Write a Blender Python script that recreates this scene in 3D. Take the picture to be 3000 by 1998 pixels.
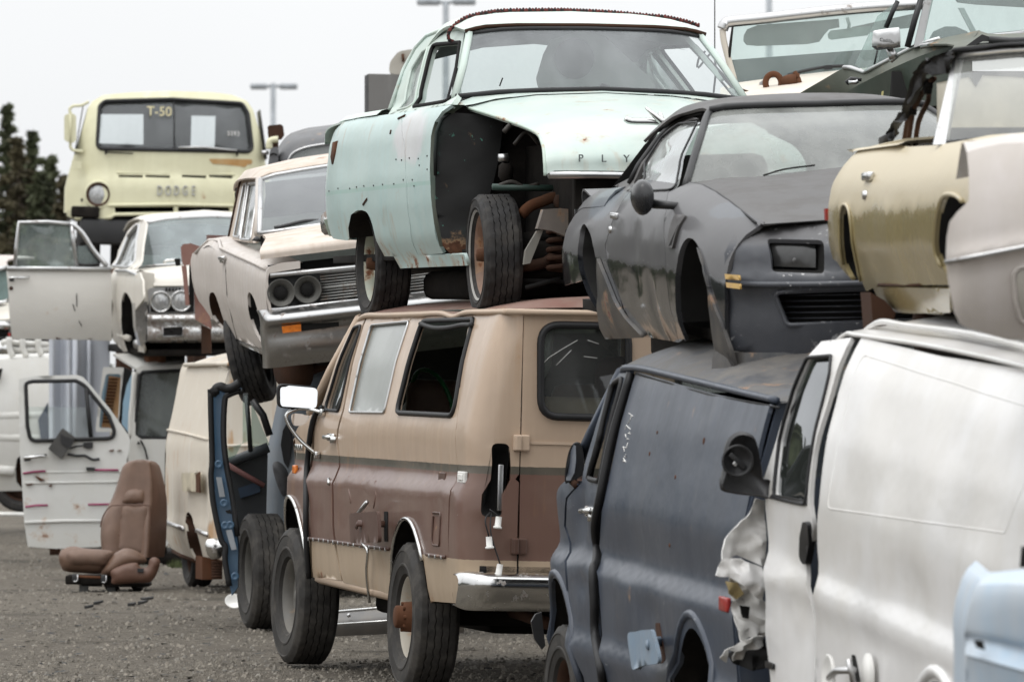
import bpy, bmesh, math, random
from math import sin, cos, pi, radians as rad, sqrt, atan2, hypot
from mathutils import Vector as V, Matrix, noise
from mathutils.geometry import delaunay_2d_cdt
random.seed(7)
sc = bpy.context.scene
for o in list(bpy.data.objects): bpy.data.objects.remove(o)
COL = sc.collection

# ------------------------------------------------------------------ camera
FPX, CX, CY, HOR, CAMH = 18224., 1500., 999., 1121.5, 1.66   # in pixels of the 3000 x 1998 photograph
PIT = math.atan((HOR - CY) / FPX)
cam = bpy.data.cameras.new('camera'); cam.sensor_width = 36; cam.lens = FPX / 3000 * 36
cam.clip_start = 1; cam.clip_end = 3000
cam.dof.use_dof = True; cam.dof.focus_distance = 34.0; cam.dof.aperture_fstop = 7.1
camo = bpy.data.objects.new('camera', cam); COL.objects.link(camo)
camo.location = (0, 0, CAMH); camo.rotation_euler = (pi / 2 + PIT, 0, 0)
sc.camera = camo

# ------------------------------------------------------------------ overcast sky and soft sun
w = bpy.data.worlds.new('World'); sc.world = w; w.use_nodes = True
nt = w.node_tree; nt.nodes.clear()
def wn(t, **k):
    n = nt.nodes.new(t)
    for a, b in k.items(): setattr(n, a, b)
    return n
out = wn('ShaderNodeOutputWorld'); bg = wn('ShaderNodeBackground')
sky = wn('ShaderNodeTexSky', sky_type='NISHITA', sun_disc=False, sun_elevation=rad(48), sun_rotation=rad(215), dust_density=4.0, air_density=1.0)
hs = wn('ShaderNodeHueSaturation'); hs.inputs['Saturation'].default_value = .12; hs.inputs['Value'].default_value = .10
tc = wn('ShaderNodeTexCoord'); sep = wn('ShaderNodeSeparateXYZ')
mr = wn('ShaderNodeMapRange'); mr.inputs[1].default_value = 0; mr.inputs[2].default_value = 1; mr.inputs[3].default_value = .93; mr.inputs[4].default_value = 2.5
cl = wn('ShaderNodeTexNoise'); cl.inputs['Scale'].default_value = 3.0; cl.inputs['Detail'].default_value = 5
clr = wn('ShaderNodeMapRange'); clr.inputs[1].default_value = .3; clr.inputs[2].default_value = .7; clr.inputs[3].default_value = .955; clr.inputs[4].default_value = 1.045
mul = wn('ShaderNodeMath', operation='MULTIPLY')
tint = wn('ShaderNodeMix', data_type='RGBA', blend_type='MULTIPLY'); tint.inputs[0].default_value = 1; tint.inputs[6].default_value = (.975, .99, 1.003, 1)
mix = wn('ShaderNodeMix', data_type='RGBA'); mix.inputs[0].default_value = .06
L = nt.links.new
L(tc.outputs['Generated'], sep.inputs[0]); L(sep.outputs['Z'], mr.inputs[0]); L(tc.outputs['Generated'], cl.inputs['Vector'])
L(cl.outputs['Fac'], clr.inputs[0]); L(mr.outputs[0], mul.inputs[0]); L(clr.outputs[0], mul.inputs[1]); L(mul.outputs[0], tint.inputs[7])
L(sky.outputs[0], hs.inputs['Color']); L(tint.outputs[2], mix.inputs[6]); L(hs.outputs[0], mix.inputs[7])
L(mix.outputs[2], bg.inputs[0]); L(bg.outputs[0], out.inputs[0]); bg.inputs[1].default_value = 1.0
sun = bpy.data.lights.new('sun', 'SUN'); sun.energy = .7; sun.angle = rad(25); sun.color = (1, .965, .92)
suno = bpy.data.objects.new('sun', sun); COL.objects.link(suno)
suno.rotation_euler = V((.45, .40, -1.35)).to_track_quat('-Z', 'Y').to_euler()     # from behind the camera, a little left, high
sc.view_settings.view_transform = 'Standard'; sc.view_settings.look = 'None'; sc.view_settings.exposure = 0; sc.view_settings.gamma = 1

# ------------------------------------------------------------------ measuring: a point of the photograph to a point on a surface of the place
def Zm(x0, y0, k): return lambda *p: [(x0 + p[i] * k, y0 + p[i + 1] * k) for i in range(0, len(p), 2)]
Z1 = Zm(0, 200, .5420); Z2 = Zm(0, 950, .5420); Z3 = Zm(500, 350, .57383); Z4 = Zm(900, 0, .60606)
R1 = Zm(1600, 0, .6058); R2 = Zm(1550, 850, .73232); R3 = Zm(700, 850, .73222); R4 = Zm(1200, 500, .3397)
Q1 = Zm(2380, 100, .58657); Q2 = Zm(2050, 0, .4034); Q3 = Zm(0, 700, .51033); Q4 = Zm(580, 1080, .47205)
DD = Zm(0, 0, 1.2744)
_c, _s = cos(PIT), sin(PIT); CAM = V((0, 0, CAMH))
def ray(p):
    x = (p[0] - CX) / FPX; y = -(p[1] - CY) / FPX
    return V((x, _c - _s * y, _s + _c * y))
def at(p, depth):
    r = ray(p); return CAM + r * (depth / r.y)
def ats(ps, depth): return [at(p, depth) for p in ps]
def gz(x, y):                      # lie of the ground: level far off, falling gently towards the viewer
    t = max(0, min(1, (33.5 - y) / 8.)); return -.34 * t * t * (3 - 2 * t) * (.8 if y > 29 else 1) if False else -.34 * t * t * (3 - 2 * t)
def rotm(yaw, pitch, roll):
    cy, sy = cos(yaw), sin(yaw); cp, sp = cos(pitch), sin(pitch); cr, sr = cos(roll), sin(roll)
    A = Matrix(((-sy, -cy, 0), (cy, -sy, 0), (0, 0, 1))); B = Matrix(((cp, 0, -sp), (0, 1, 0), (sp, 0, cp))); C = Matrix(((1, 0, 0), (0, cr, -sr), (0, sr, cr)))
    return A @ B @ C

# ------------------------------------------------------------------ small maths
def lin(tab, t):
    if t <= tab[0][0]: return tab[0][1]
    for (a, p), (b, q) in zip(tab, tab[1:]):
        if t <= b: return p + (q - p) * (t - a) / (b - a)
    return tab[-1][1]
def soft(tab, h=.013):
    def f(t): return (lin(tab, t - 2 * h) + 2 * lin(tab, t - h) + 3 * lin(tab, t) + 2 * lin(tab, t + h) + lin(tab, t + 2 * h)) / 9
    return f
def cr(pts, n=6, closed=False):    # Catmull-Rom through points
    P = [V(p) for p in pts]; m = len(P); o = []
    for i in range(m if closed else m - 1):
        a = P[(i - 1) % m] if closed or i else P[0] * 2 - P[1]
        b = P[i]; c = P[(i + 1) % m]; d = P[(i + 2) % m] if closed or i + 2 < m else c * 2 - b
        for k in range(n):
            t = k / n; o.append(.5 * (2 * b + (c - a) * t + (2 * a - 5 * b + 4 * c - d) * t * t + (3 * b - a - 3 * c + d) * t ** 3))
    if not closed: o.append(P[-1])
    return o
def rnd(poly, r, n=4):             # round the corners of a polygon
    P = [V(p[:2]) for p in poly]; m = len(P); o = []; rs = r if isinstance(r, (list, tuple)) else [r] * m
    for i in range(m):
        a, b, c = P[i - 1], P[i], P[(i + 1) % m]; e = (a - b); f = (c - b); le, lf = e.length, f.length; R = rs[i]
        if R <= 0 or le < 1e-6 or lf < 1e-6: o.append(b); continue
        e, f = e / le, f / lf; ang = math.acos(max(-1, min(1, e.dot(f))))
        d = min(R / max(math.tan(ang / 2), 1e-3), le * .45, lf * .45)
        p, q = b + e * d, b + f * d
        for k in range(n + 1):
            t = k / n; o.append((1 - t) ** 2 * p + 2 * t * (1 - t) * b + t * t * q)
    return o
def inside(p, poly):
    x, y = p[0], p[1]; c = False; j = len(poly) - 1
    for i in range(len(poly)):
        xi, yi = poly[i][0], poly[i][1]; xj, yj = poly[j][0], poly[j][1]
        if (yi > y) != (yj > y) and x < (xj - xi) * (y - yi) / (yj - yi) + xi: c = not c
        j = i
    return c
def offset(poly, d):               # move an outline inwards by d
    P = [V(p[:2]) for p in poly]; m = len(P)
    ar = sum(P[i - 1].x * P[i].y - P[i].x * P[i - 1].y for i in range(m)); s = 1 if ar > 0 else -1; o = []
    for i in range(m):
        a, b, c = P[i - 1], P[i], P[(i + 1) % m]; e = (b - a); f = (c - b)
        if e.length < 1e-7 or f.length < 1e-7: o.append(b.copy()); continue
        n = (V((-e.y, e.x)).normalized() + V((-f.y, f.x)).normalized())
        if n.length < 1e-4: o.append(b.copy()); continue
        o.append(b + n.normalized() * d * s)
    return o
def resamp(pts, n, closed=False):
    P = [V(p) for p in pts]
    if closed: P = P + [P[0]]
    L = [0]
    for a, b in zip(P, P[1:]): L.append(L[-1] + (b - a).length)
    o = []; j = 0; tot = L[-1]; m = n if closed else n - 1
    for i in range(n):
        t = tot * i / m
        while j < len(L) - 2 and L[j + 1] < t: j += 1
        d = L[j + 1] - L[j]; o.append(P[j].lerp(P[j + 1], (t - L[j]) / d if d > 1e-9 else 0))
    return o
def dens(poly, step):
    o = []; m = len(poly)
    for i in range(m):
        a = V(poly[i][:2]); b = V(poly[(i + 1) % m][:2]); k = max(1, int((b - a).length / step))
        for j in range(k): o.append(a.lerp(b, j / k))
    return o
def fill2(outer, holes, step):
    outs = [dens(outer, step)] + [dens(h, step) for h in holes]
    vs = []; ed = []
    for o in outs:
        s = len(vs); vs += o; m = len(o); ed += [(s + i, s + (i + 1) % m) for i in range(m)]
    nb = len(vs); bd = list(vs)
    xs = [p.x for p in outs[0]]; ys = [p.y for p in outs[0]]
    x = min(xs) + step * .5; grid = {}
    for p in bd: grid.setdefault((int(p.x // step), int(p.y // step)), []).append(p)
    row = 0
    while x < max(xs):
        y = min(ys) + step * (.5 if row % 2 else .9); row += 1
        while y < max(ys):
            p = V((x, y))
            if inside(p, outs[0]) and not any(inside(p, h) for h in outs[1:]):
                gx, gy = int(x // step), int(y // step); ok = True
                for i in (-1, 0, 1):
                    for j in (-1, 0, 1):
                        for q in grid.get((gx + i, gy + j), ()):
                            if (q - p).length < step * .45: ok = False
                if ok: vs.append(p)
            y += step
        x += step
    r = delaunay_2d_cdt(vs, ed, [], 0, 1e-5)
    fs = []
    for f in r[2]:
        c = (r[0][f[0]] + r[0][f[1]] + r[0][f[2]]) / 3
        if inside(c, outs[0]) and not any(inside(c, h) for h in outs[1:]): fs.append(tuple(f))
    return r[0], fs

# ------------------------------------------------------------------ objects
def mk(name, vs, fs, mat, parent=None, smooth=True, kind=None):
    me = bpy.data.meshes.new(name); me.from_pydata([tuple(v) for v in vs], [], fs); me.validate()
    if mat: me.materials.append(mat)
    if smooth: me.shade_smooth()
    o = bpy.data.objects.new(name, me); COL.objects.link(o)
    if parent is not None: o.parent = parent
    if kind: o['kind'] = kind
    return o
def tag(o, label, cat, group=None):
    o['label'] = label; o['category'] = cat
    if group: o['group'] = group
    return o
def empty(name, label, cat, M=None, group=None):
    o = bpy.data.objects.new(name, None); COL.objects.link(o); o.empty_display_size = .2
    if M is not None: o.matrix_world = M
    return tag(o, label, cat, group)
def skin(vs, fs, t):               # give a sheet a folded edge of depth t (against its normals)
    me = bpy.data.meshes.new('t'); me.from_pydata([tuple(v) for v in vs], [], fs); bm = bmesh.new(); bm.from_mesh(me)
    bm.normal_update(); bm.verts.ensure_lookup_table(); nv = [v.co.copy() for v in bm.verts]; fo = [tuple(v.index for v in f.verts) for f in bm.faces]
    bnd = []
    for e in bm.edges:
        if len(e.link_faces) == 1:
            f = e.link_faces[0]; l = [l for l in f.loops if l.edge == e][0]; bnd.append((l.vert.index, l.link_loop_next.vert.index))
    mp = {}
    for a, b in bnd:
        for i in (a, b):
            if i not in mp:
                mp[i] = (len(nv), len(nv) + 1); v = bm.verts[i]; nv.append(v.co.copy()); nv.append(v.co - v.normal * t)
        fo.append((mp[b][0], mp[a][0], mp[a][1], mp[b][1]))
    bm.free(); bpy.data.meshes.remove(me)
    return nv, fo
def orient(vs, fs, away):          # faces turned so that they look away from a point
    s = 0
    for f in fs[::max(1, len(fs) // 60)]:
        a, b, c = vs[f[0]], vs[f[1]], vs[f[2]]; n = (b - a).cross(c - a)
        s += 1 if n.dot(a - away) > 0 else -1
    return fs if s > 0 else [tuple(reversed(f)) for f in fs]
def tubev(pts, r, seg=6, closed=False, flat=1.):
    P = [V(p) for p in pts]; m = len(P); vs = []; fs = []; up = None
    for i, p in enumerate(P):
        a = P[i - 1] if (i or closed) else p; b = P[(i + 1) % m] if (i < m - 1 or closed) else p
        t = (b - a); t = t.normalized() if t.length > 1e-9 else V((0, 0, 1))
        if up is None: up = V((0, 0, 1)) if abs(t.z) < .9 else V((1, 0, 0))
        n = (up - t * up.dot(t)); n = n.normalized() if n.length > 1e-6 else t.orthogonal().normalized(); up = n; bb = t.cross(n)
        rr = r[i] if isinstance(r, (list, tuple)) else r
        for k in range(seg):
            an = 2 * pi * k / seg; vs.append(p + n * cos(an) * rr + bb * sin(an) * rr * flat)
    for i in range(m if closed else m - 1):
        j = (i + 1) % m
        for k in range(seg):
            l = (k + 1) % seg; fs.append((i * seg + k, i * seg + l, j * seg + l, j * seg + k))
    if not closed: fs.append(tuple(range(seg))[::-1]); fs.append(tuple((m - 1) * seg + k for k in range(seg)))
    return vs, fs
def tube(name, pts, r, mat, parent=None, seg=6, closed=False, flat=1.):
    v, f = tubev(pts, r, seg, closed, flat); return mk(name, v, f, mat, parent)
class MB:                          # gathers several shapes of ONE part
    def __init__(s): s.v = []; s.f = []
    def add(s, v, f):
        b = len(s.v); s.v += [V(p) for p in v]; s.f += [tuple(i + b for i in q) for q in f]; return s
    def tube(s, *a, **k): return s.add(*tubev(*a, **k))
    def box(s, c, d, M=None, bev=0): return s.add(*boxv(c, d, M, bev))
    def lathe(s, *a, **k): return s.add(*lathev(*a, **k))
    def build(s, name, mat, parent=None, smooth=True): return mk(name, s.v, s.f, mat, parent, smooth)
def boxv(c, d, M=None, bev=0):
    bm = bmesh.new(); bmesh.ops.create_cube(bm, size=1)
    for v in bm.verts: v.co = V((v.co.x * d[0], v.co.y * d[1], v.co.z * d[2]))
    if bev: bmesh.ops.bevel(bm, geom=list(bm.edges), offset=bev, segments=2, affect='EDGES', profile=.5)
    bm.verts.index_update()
    vs = [((M @ v.co) if M else v.co.copy()) + V(c) for v in bm.verts]; fs = [tuple(v.index for v in f.verts) for f in bm.faces]; bm.free(); return vs, fs
def box(name, c, d, mat, parent=None, M=None, bev=.01, smooth=False):
    v, f = boxv(c, d, M, bev); return mk(name, v, f, mat, parent, smooth)
def lathev(prof, c=(0, 0, 0), axis=(0, 1, 0), seg=40, capped=False):     # prof: (distance along axis, radius)
    A = V(axis).normalized(); u = A.orthogonal().normalized(); 
    if abs(A.z) < .9: u = (V((0, 0, 1)) - A * A.z).normalized()
    w_ = A.cross(u); vs = []; fs = []; n = len(prof)
    for k in range(seg):
        an = 2 * pi * k / seg; d = u * cos(an) + w_ * sin(an)
        for h, r in prof: vs.append(V(c) + A * h + d * r)
    for k in range(seg):
        l = (k + 1) % seg
        for i in range(n - 1): fs.append((k * n + i, k * n + i + 1, l * n + i + 1, l * n + i))
    if capped: fs.append(tuple(k * n for k in range(seg))); fs.append(tuple(k * n + n - 1 for k in range(seg))[::-1])
    return vs, fs
def lathe(name, prof, c, axis, mat, parent=None, seg=32, capped=False): v, f = lathev(prof, c, axis, seg, capped); return mk(name, v, f, mat, parent)
def prismv(poly, depth):           # 3D polygon pushed along a vector, both ends closed
    n = len(poly); P = [V(p) for p in poly]; d = V(depth)
    return P + [p + d for p in P], [tuple(range(n))] + [tuple(range(2 * n - 1, n - 1, -1))] + [(i, n + i, n + (i + 1) % n, (i + 1) % n) for i in range(n)]
def prism(name, poly, depth, mat, parent=None): v, f = prismv(poly, depth); return mk(name, v, f, mat, parent, False)
def loftv(rows, n=None, closed=False):
    if n: rows = [resamp(r, n) for r in rows]
    m = len(rows[0]); vs = [V(p) for r in rows for p in r]; fs = []
    for i in range(len(rows) - 1 + (1 if closed else 0)):
        j = (i + 1) % len(rows)
        for k in range(m - 1): fs.append((i * m + k, i * m + k + 1, j * m + k + 1, j * m + k))
    return vs, fs
def smoothrows(rows, n, k=4):      # rows resampled to n points, splined across
    R = [resamp(r, n) for r in rows]; cols = [cr([r[i] for r in R], k) for i in range(n)]
    return [[c[j] for c in cols] for j in range(len(cols[0]))]

class Car:
    def __init__(s, name, label, cat, pos, yaw, pitch=0, roll=0, prof=None, sg=1, tap=None, group=None):
        s.R = rotm(rad(yaw), rad(pitch), rad(roll)); s.M = Matrix.Translation(V(pos)) @ s.R.to_4x4(); s.Mi = s.M.inverted()
        s.e = empty(name, label, cat, s.M, group); s.sg = sg
        s.prof = soft(prof) if prof else None; s.tap = tap or (lambda x: 0); s.dn = .006; s.ds = random.random() * 50
    sh = staticmethod(lambda x: 0.); dents = (); ax = .45
    def half(s, x, z): return s.prof(z - s.sh(x)) - s.tap(x)
    def lr(s, p): return s.Mi @ CAM, s.R.transposed() @ ray(p)
    def pl(s, ps, ax, val):
        o_ = []
        for p in ps:
            o, d = s.lr(p); t = (val - o[ax]) / d[ax]; o_.append(o + d * t)
        return o_
    def X(s, ps, x): return s.pl(ps, 0, x)
    def Y(s, ps, y): return s.pl(ps, 1, y)
    def Zz(s, ps, z): return s.pl(ps, 2, z)
    def Yz(s, ps, x): return [V((q.y, q.z)) for q in s.pl(ps, 0, x)]
    def S(s, ps):                  # pixel points onto the near flank, as (x, z)
        res = []
        for p in ps:
            o, d = s.lr(p); q = o + d * (((s.half(1.5, 1.) + .02) * s.sg - o.y) / d.y)
            for _ in range(40):
                y = s.half(q.x, q.z) * s.sg; q2 = o + d * ((y - o.y) / d.y); q = q.lerp(q2, .6)
            res.append(V((q.x, q.z)))
        return res
    def flank(s, x, z, sg=None, off=0):
        g = s.sg if sg is None else sg
        d = s.dn * noise.noise(V((x * 2.2 + s.ds, z * 3.1, g)))
        for (a, b, rx, rz, h) in s.dents:
            q = ((x - a) / rx) ** 2 + ((z - b) / rz) ** 2
            if q < 4: d -= h * math.exp(-q) * (1 + .5 * noise.noise(V((x * 7, z * 7, a))))
        return V((x, (s.half(x, z) + off + d) * g, z))
    def panel(s, name, outer, holes, mat, both=True, step=.08, t=.018, off=0, parent=None, mats=None, kind=None):
        k = s.ax; sc_ = lambda pl: [V((p[0] * k, p[1])) for p in pl]; vs2, fs = fill2(sc_(outer), [sc_(h) for h in holes], step * .55); vs2 = [V((p.x / k, p.y)) for p in vs2]; r = []
        for g in ((s.sg, -s.sg) if both else (s.sg,)):
            vs = [s.flank(p.x, p.y, g, off) for p in vs2]; f = orient(vs, fs, V((vs[0].x, 0, vs[0].z)))
            if t: vs, f = skin(vs, f, t)
            r.append(mk(name, vs, f, (mats or {}).get(g, mat), parent or s.e))
        return r
    def seal(s, name, outer, r, mat, both=True, off=0.004, flat=1., parent=None):
        return [tube(name, [s.flank(p[0], p[1], g, off) for p in dens(outer, .06)], r, mat, parent or s.e, 6, True, flat) for g in ((s.sg, -s.sg) if both else (s.sg,))]
    def line(s, name, pts, r, mat, both=True, off=0.004, flat=1., parent=None):
        return [tube(name, [s.flank(p[0], p[1], g, off) for p in pts], r, mat, parent or s.e, 6, False, flat) for g in ((s.sg, -s.sg) if both else (s.sg,))]
def fpanel(name, outer, holes, fmap, mat, parent, step=.07, t=.015, away=V((0, 0, 0)), smooth=True):
    v2, fs = fill2(outer, holes, step); vs = [fmap(p.x, p.y) for p in v2]; fs = orient(vs, fs, away)
    if t: vs, fs = skin(vs, fs, t)
    return mk(name, vs, fs, mat, parent, smooth)
def sheet(name, rows, mat, parent, n=16, k=4, t=.012, away=V((0, 0, 0)), spl=True):
    R = smoothrows(rows, n, k) if spl else [resamp(r, n) for r in rows]
    vs, fs = loftv(R); fs = orient(vs, fs, away)
    if t: vs, fs = skin(vs, fs, t)
    return mk(name, vs, fs, mat, parent)
def mirr(row): return [V((p.x, -p.y, p.z)) for p in reversed(row)]
def full(row):                     # half row from the near edge to the middle -> whole row
    r = list(row); r[-1] = V((r[-1].x, 0, r[-1].z)); return r + mirr(r)[1:]

# ------------------------------------------------------------------ materials
class G:
    def __init__(s, name):
        s.m = bpy.data.materials.new(name); s.m.use_nodes = True; s.t = s.m.node_tree; s.t.nodes.clear()
        s.o = s.n('ShaderNodeOutputMaterial'); s.co = s.n('ShaderNodeTexCoord').outputs['Object']
    def n(s, t, **k):
        x = s.t.nodes.new(t)
        for a, b in k.items(): setattr(x, a, b)
        return x
    def set(s, i, v):
        if hasattr(v, 'links') or isinstance(v, bpy.types.NodeSocket): s.t.links.new(v, i)
        elif isinstance(v, (tuple, list)) and len(v) == 3 and i.type == 'RGBA': i.default_value = (*v, 1)
        else: i.default_value = v
    def mp(s, scale=(1, 1, 1), loc=(0, 0, 0), rot=(0, 0, 0)):
        x = s.n('ShaderNodeMapping'); s.set(x.inputs[0], s.co); x.inputs['Location'].default_value = loc; x.inputs['Scale'].default_value = scale; x.inputs['Rotation'].default_value = rot; return x.outputs[0]
    def noise(s, sc=1, det=4, vec=None, ro=.55, dist=0):
        x = s.n('ShaderNodeTexNoise'); s.set(x.inputs['Vector'], vec or s.co); x.inputs['Scale'].default_value = sc; x.inputs['Detail'].default_value = det; x.inputs['Roughness'].default_value = ro; x.inputs['Distortion'].default_value = dist; return x.outputs['Fac']
    def rng(s, v, a, b, c=0., d=1., sm=True):
        x = s.n('ShaderNodeMapRange'); x.interpolation_type = 'SMOOTHSTEP' if sm else 'LINEAR'
        for i, q in enumerate((v, a, b, c, d)): s.set(x.inputs[i], q)
        return x.outputs[0]
    def mix(s, f, a, b, bt='MIX'):
        x = s.n('ShaderNodeMix', data_type='RGBA', blend_type=bt); s.set(x.inputs[0], f); s.set(x.inputs[6], a); s.set(x.inputs[7], b); return x.outputs[2]
    def math(s, op, a, b=0.):
        x = s.n('ShaderNodeMath', operation=op); s.set(x.inputs[0], a); s.set(x.inputs[1], b); return x.outputs[0]
    def xyz(s): 
        x = s.n('ShaderNodeSeparateXYZ'); s.set(x.inputs[0], s.co); return x.outputs
    def bump(s, h, st=.3, d=.01):
        x = s.n('ShaderNodeBump'); x.inputs['Strength'].default_value = st; x.inputs['Distance'].default_value = d; s.set(x.inputs['Height'], h); return x.outputs[0]
    def bsdf(s, col, rough=.5, metal=0., spec=.5, normal=None, coat=0., alpha=None, emit=None):
        x = s.n('ShaderNodeBsdfPrincipled'); s.set(x.inputs['Base Color'], col); s.set(x.inputs['Roughness'], rough); s.set(x.inputs['Metallic'], metal); s.set(x.inputs['Specular IOR Level'], spec)
        if normal: s.set(x.inputs['Normal'], normal)
        if coat: x.inputs['Coat Weight'].default_value = coat; x.inputs['Coat Roughness'].default_value = .12
        s.set(s.o.inputs[0], x.outputs[0]); return x
def plain(name, col, rough=.6, metal=0., spec=.4, var=.15, sc=6., bump=.0):
    g = G(name); n = g.noise(sc, 5); c = g.mix(g.rng(n, .3, .7), tuple(v * (1 - var) for v in col), tuple(min(1, v * (1 + var)) for v in col))
    g.bsdf(c, rough, metal, spec, g.bump(g.noise(sc * 8, 3), bump, .005) if bump else None); return g.m
RUST = (.125, .05, .024)
def paint(name, col, rough=.38, zones=None, rust=0., dirt=.25, dirtcol=(.32, .28, .23), streak=.25, chips=0., fade=None, dust=None, coat=0., var=.06, metal=0., spec=.5, rustcol=RUST, seed=0., patches=(), rustz=None, chipcol=(.42, .42, .41), chipsc=34, runs=0., runcol=(.36, .19, .075)):
    g = G(name); x = g.xyz(); z = x[2]; lo = (seed * 3.7, seed * 1.9, seed * 2.3)
    base = col
    if zones:
        wob = g.math('ADD', z, g.math('MULTIPLY', g.math('SUBTRACT', g.noise(40, 2, g.mp(loc=lo)), .5), .006))
        for z0, c in zones: base = g.mix(g.math('GREATER_THAN', wob, z0), base, c)
    n1 = g.noise(1.3, 6, g.mp(loc=lo)); base = g.mix(g.rng(n1, .3, .7, 1 - var, 1 + var), (0, 0, 0), base) if var else base
    if fade: base = g.mix(g.rng(g.noise(1.6, 5, g.mp(loc=(lo[0] + 9, lo[1], lo[2]))), .42, .66, 0, fade[1]), base, fade[0])
    for (px, pz, rx, rz, c, a) in patches:      # a worn or repainted patch with an outline of its own
        dx = g.math('DIVIDE', g.math('SUBTRACT', x[0], px), rx); dz = g.math('DIVIDE', g.math('SUBTRACT', z, pz), rz)
        d = g.math('ADD', g.math('ADD', g.math('MULTIPLY', dx, dx), g.math('MULTIPLY', dz, dz)), g.math('MULTIPLY', g.math('SUBTRACT', g.noise(7, 5), .5), 1.3))
        base = g.mix(g.rng(d, .55, 1.15, a, 0), base, c)
    r = rough
    if dirt:
        st = g.noise(1., 5, g.mp((9, 9, .8), lo), .6); blot = g.noise(3.2, 7, g.mp(loc=lo), .62)
        m = g.math('MULTIPLY', g.rng(g.math('ADD', g.math('MULTIPLY', st, streak * 2), g.math('MULTIPLY', blot, 1 - streak)), .38, .95), dirt * 2)
        base = g.mix(m, base, dirtcol); r = g.rng(m, 0, .8, rough, min(.85, rough + .35))
    if dust:                                      # pale dust lying above a ragged tide line, washed off below it
        e = g.math('ADD', z, g.math('MULTIPLY', g.math('SUBTRACT', g.noise(1., 6, g.mp((3.2, 3.2, 2.6), lo), .62), .5), dust[2]))
        m = g.rng(e, dust[1] - dust[3], dust[1] + dust[3], 0, dust[4]); base = g.mix(m, base, dust[0]); r = g.rng(m, 0, dust[4], rough, .62)
    h = g.noise(260, 2)
    if runs:
        rv = g.rng(g.math('MULTIPLY', g.noise(1., 4, g.mp((11, 11, .55), (lo[0], 3, lo[2])), .6), g.rng(g.noise(2.2, 3, g.mp(loc=(lo[0] + 2, 7, 1))), .35, .62)), .50, .68, 0, runs); base = g.mix(rv, base, runcol)
    if chips:
        cm = g.math('MULTIPLY', g.rng(g.noise(chipsc, 6, g.mp(loc=lo), .65), .74 - chips * .08, .755 - chips * .08), g.rng(g.noise(2.5, 3, g.mp(loc=(lo[0] + 4, 2, lo[2]))), .45, .6)); base = g.mix(cm, base, chipcol)
    if rust:
        rn = g.noise(4.5, 9, g.mp(loc=(lo[0], lo[1] + 5, lo[2])), .68); th = .74 - rust * .28
        if rustz: rn = g.math('ADD', rn, g.rng(z, rustz[0], rustz[1], rustz[2], 0))
        rm = g.rng(rn, th, th + .05); rc = g.mix(g.rng(g.noise(30, 5), .3, .7), rustcol, tuple(v * 2.0 for v in rustcol))
        halo = g.rng(rn, th - .07, th + .03, 0, .5); base = g.mix(halo, base, (.42, .25, .13)); base = g.mix(rm, base, rc)
        x_ = g.n('ShaderNodeMix', data_type='FLOAT'); g.set(x_.inputs[0], rm); g.set(x_.inputs[2], r); x_.inputs[3].default_value = .9; r = x_.outputs[0]
    nb = g.n('ShaderNodeBump'); nb.inputs['Strength'].default_value = .10; nb.inputs['Distance'].default_value = .03; g.set(nb.inputs['Height'], g.noise(5, 2, g.mp((1, 1, 1.5), lo))); g.set(nb.inputs['Normal'], g.bump(h, .05, .002))
    g.bsdf(base, r, metal, spec, nb.outputs[0], coat); return g.m
def glass(name, tint=(.86, .92, .90), dust=.16, dustcol=(.55, .56, .55), refl=1.6, sc=2.2, crack=False):
    g = G(name); tr = g.n('ShaderNodeBsdfTransparent'); g.set(tr.inputs[0], tint); gl = g.n('ShaderNodeBsdfGlossy'); gl.inputs['Roughness'].default_value = .02; gl.inputs[0].default_value = (.95, .97, 1, 1)
    df = g.n('ShaderNodeBsdfDiffuse'); g.set(df.inputs[0], dustcol); fr = g.n('ShaderNodeLayerWeight'); fr.inputs[0].default_value = .5; fc = g.math('ADD', g.math('MULTIPLY', g.math('POWER', fr.outputs['Facing'], 4.5), .75), .045)
    a = g.n('ShaderNodeMixShader'); g.set(a.inputs[0], g.math('MINIMUM', g.math('MULTIPLY', fc, refl), .9)); g.set(a.inputs[1], tr.outputs[0]); g.set(a.inputs[2], gl.outputs[0])
    n = g.noise(sc, 6, g.mp((1, 1.4, .7))); m = g.rng(n, .25, .8, dust * .55, min(.95, dust * 1.6))
    b = g.n('ShaderNodeMixShader'); g.set(b.inputs[0], m); g.set(b.inputs[1], a.outputs[0]); g.set(b.inputs[2], df.outputs[0]); g.set(g.o.inputs[0], b.outputs[0]); return g.m
def chrome(name, rough=.16, pit=.3, col=(.62, .62, .61)):
    g = G(name); n = g.rng(g.noise(14, 8, None, .7), .62 - pit * .25, .76 - pit * .2, 0, .85); c = g.mix(n, col, (.16, .11, .08))
    x = g.bsdf(c, g.rng(n, 0, .8, rough, .7), g.rng(n, 0, .85, 1, .2), .5, g.bump(g.noise(7, 4), .12, .01)); return g.m
def rubber(name, col=(.022, .021, .021), wear=.5):
    g = G(name); n = g.noise(7, 7, None, .65); c = g.mix(g.rng(n, .42, .72, 0, wear), col, (.11, .10, .088)); g.bsdf(c, g.rng(n, .3, .7, .62, .85), 0, .3, g.bump(g.noise(60, 5), .35, .004)); return g.m

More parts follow.
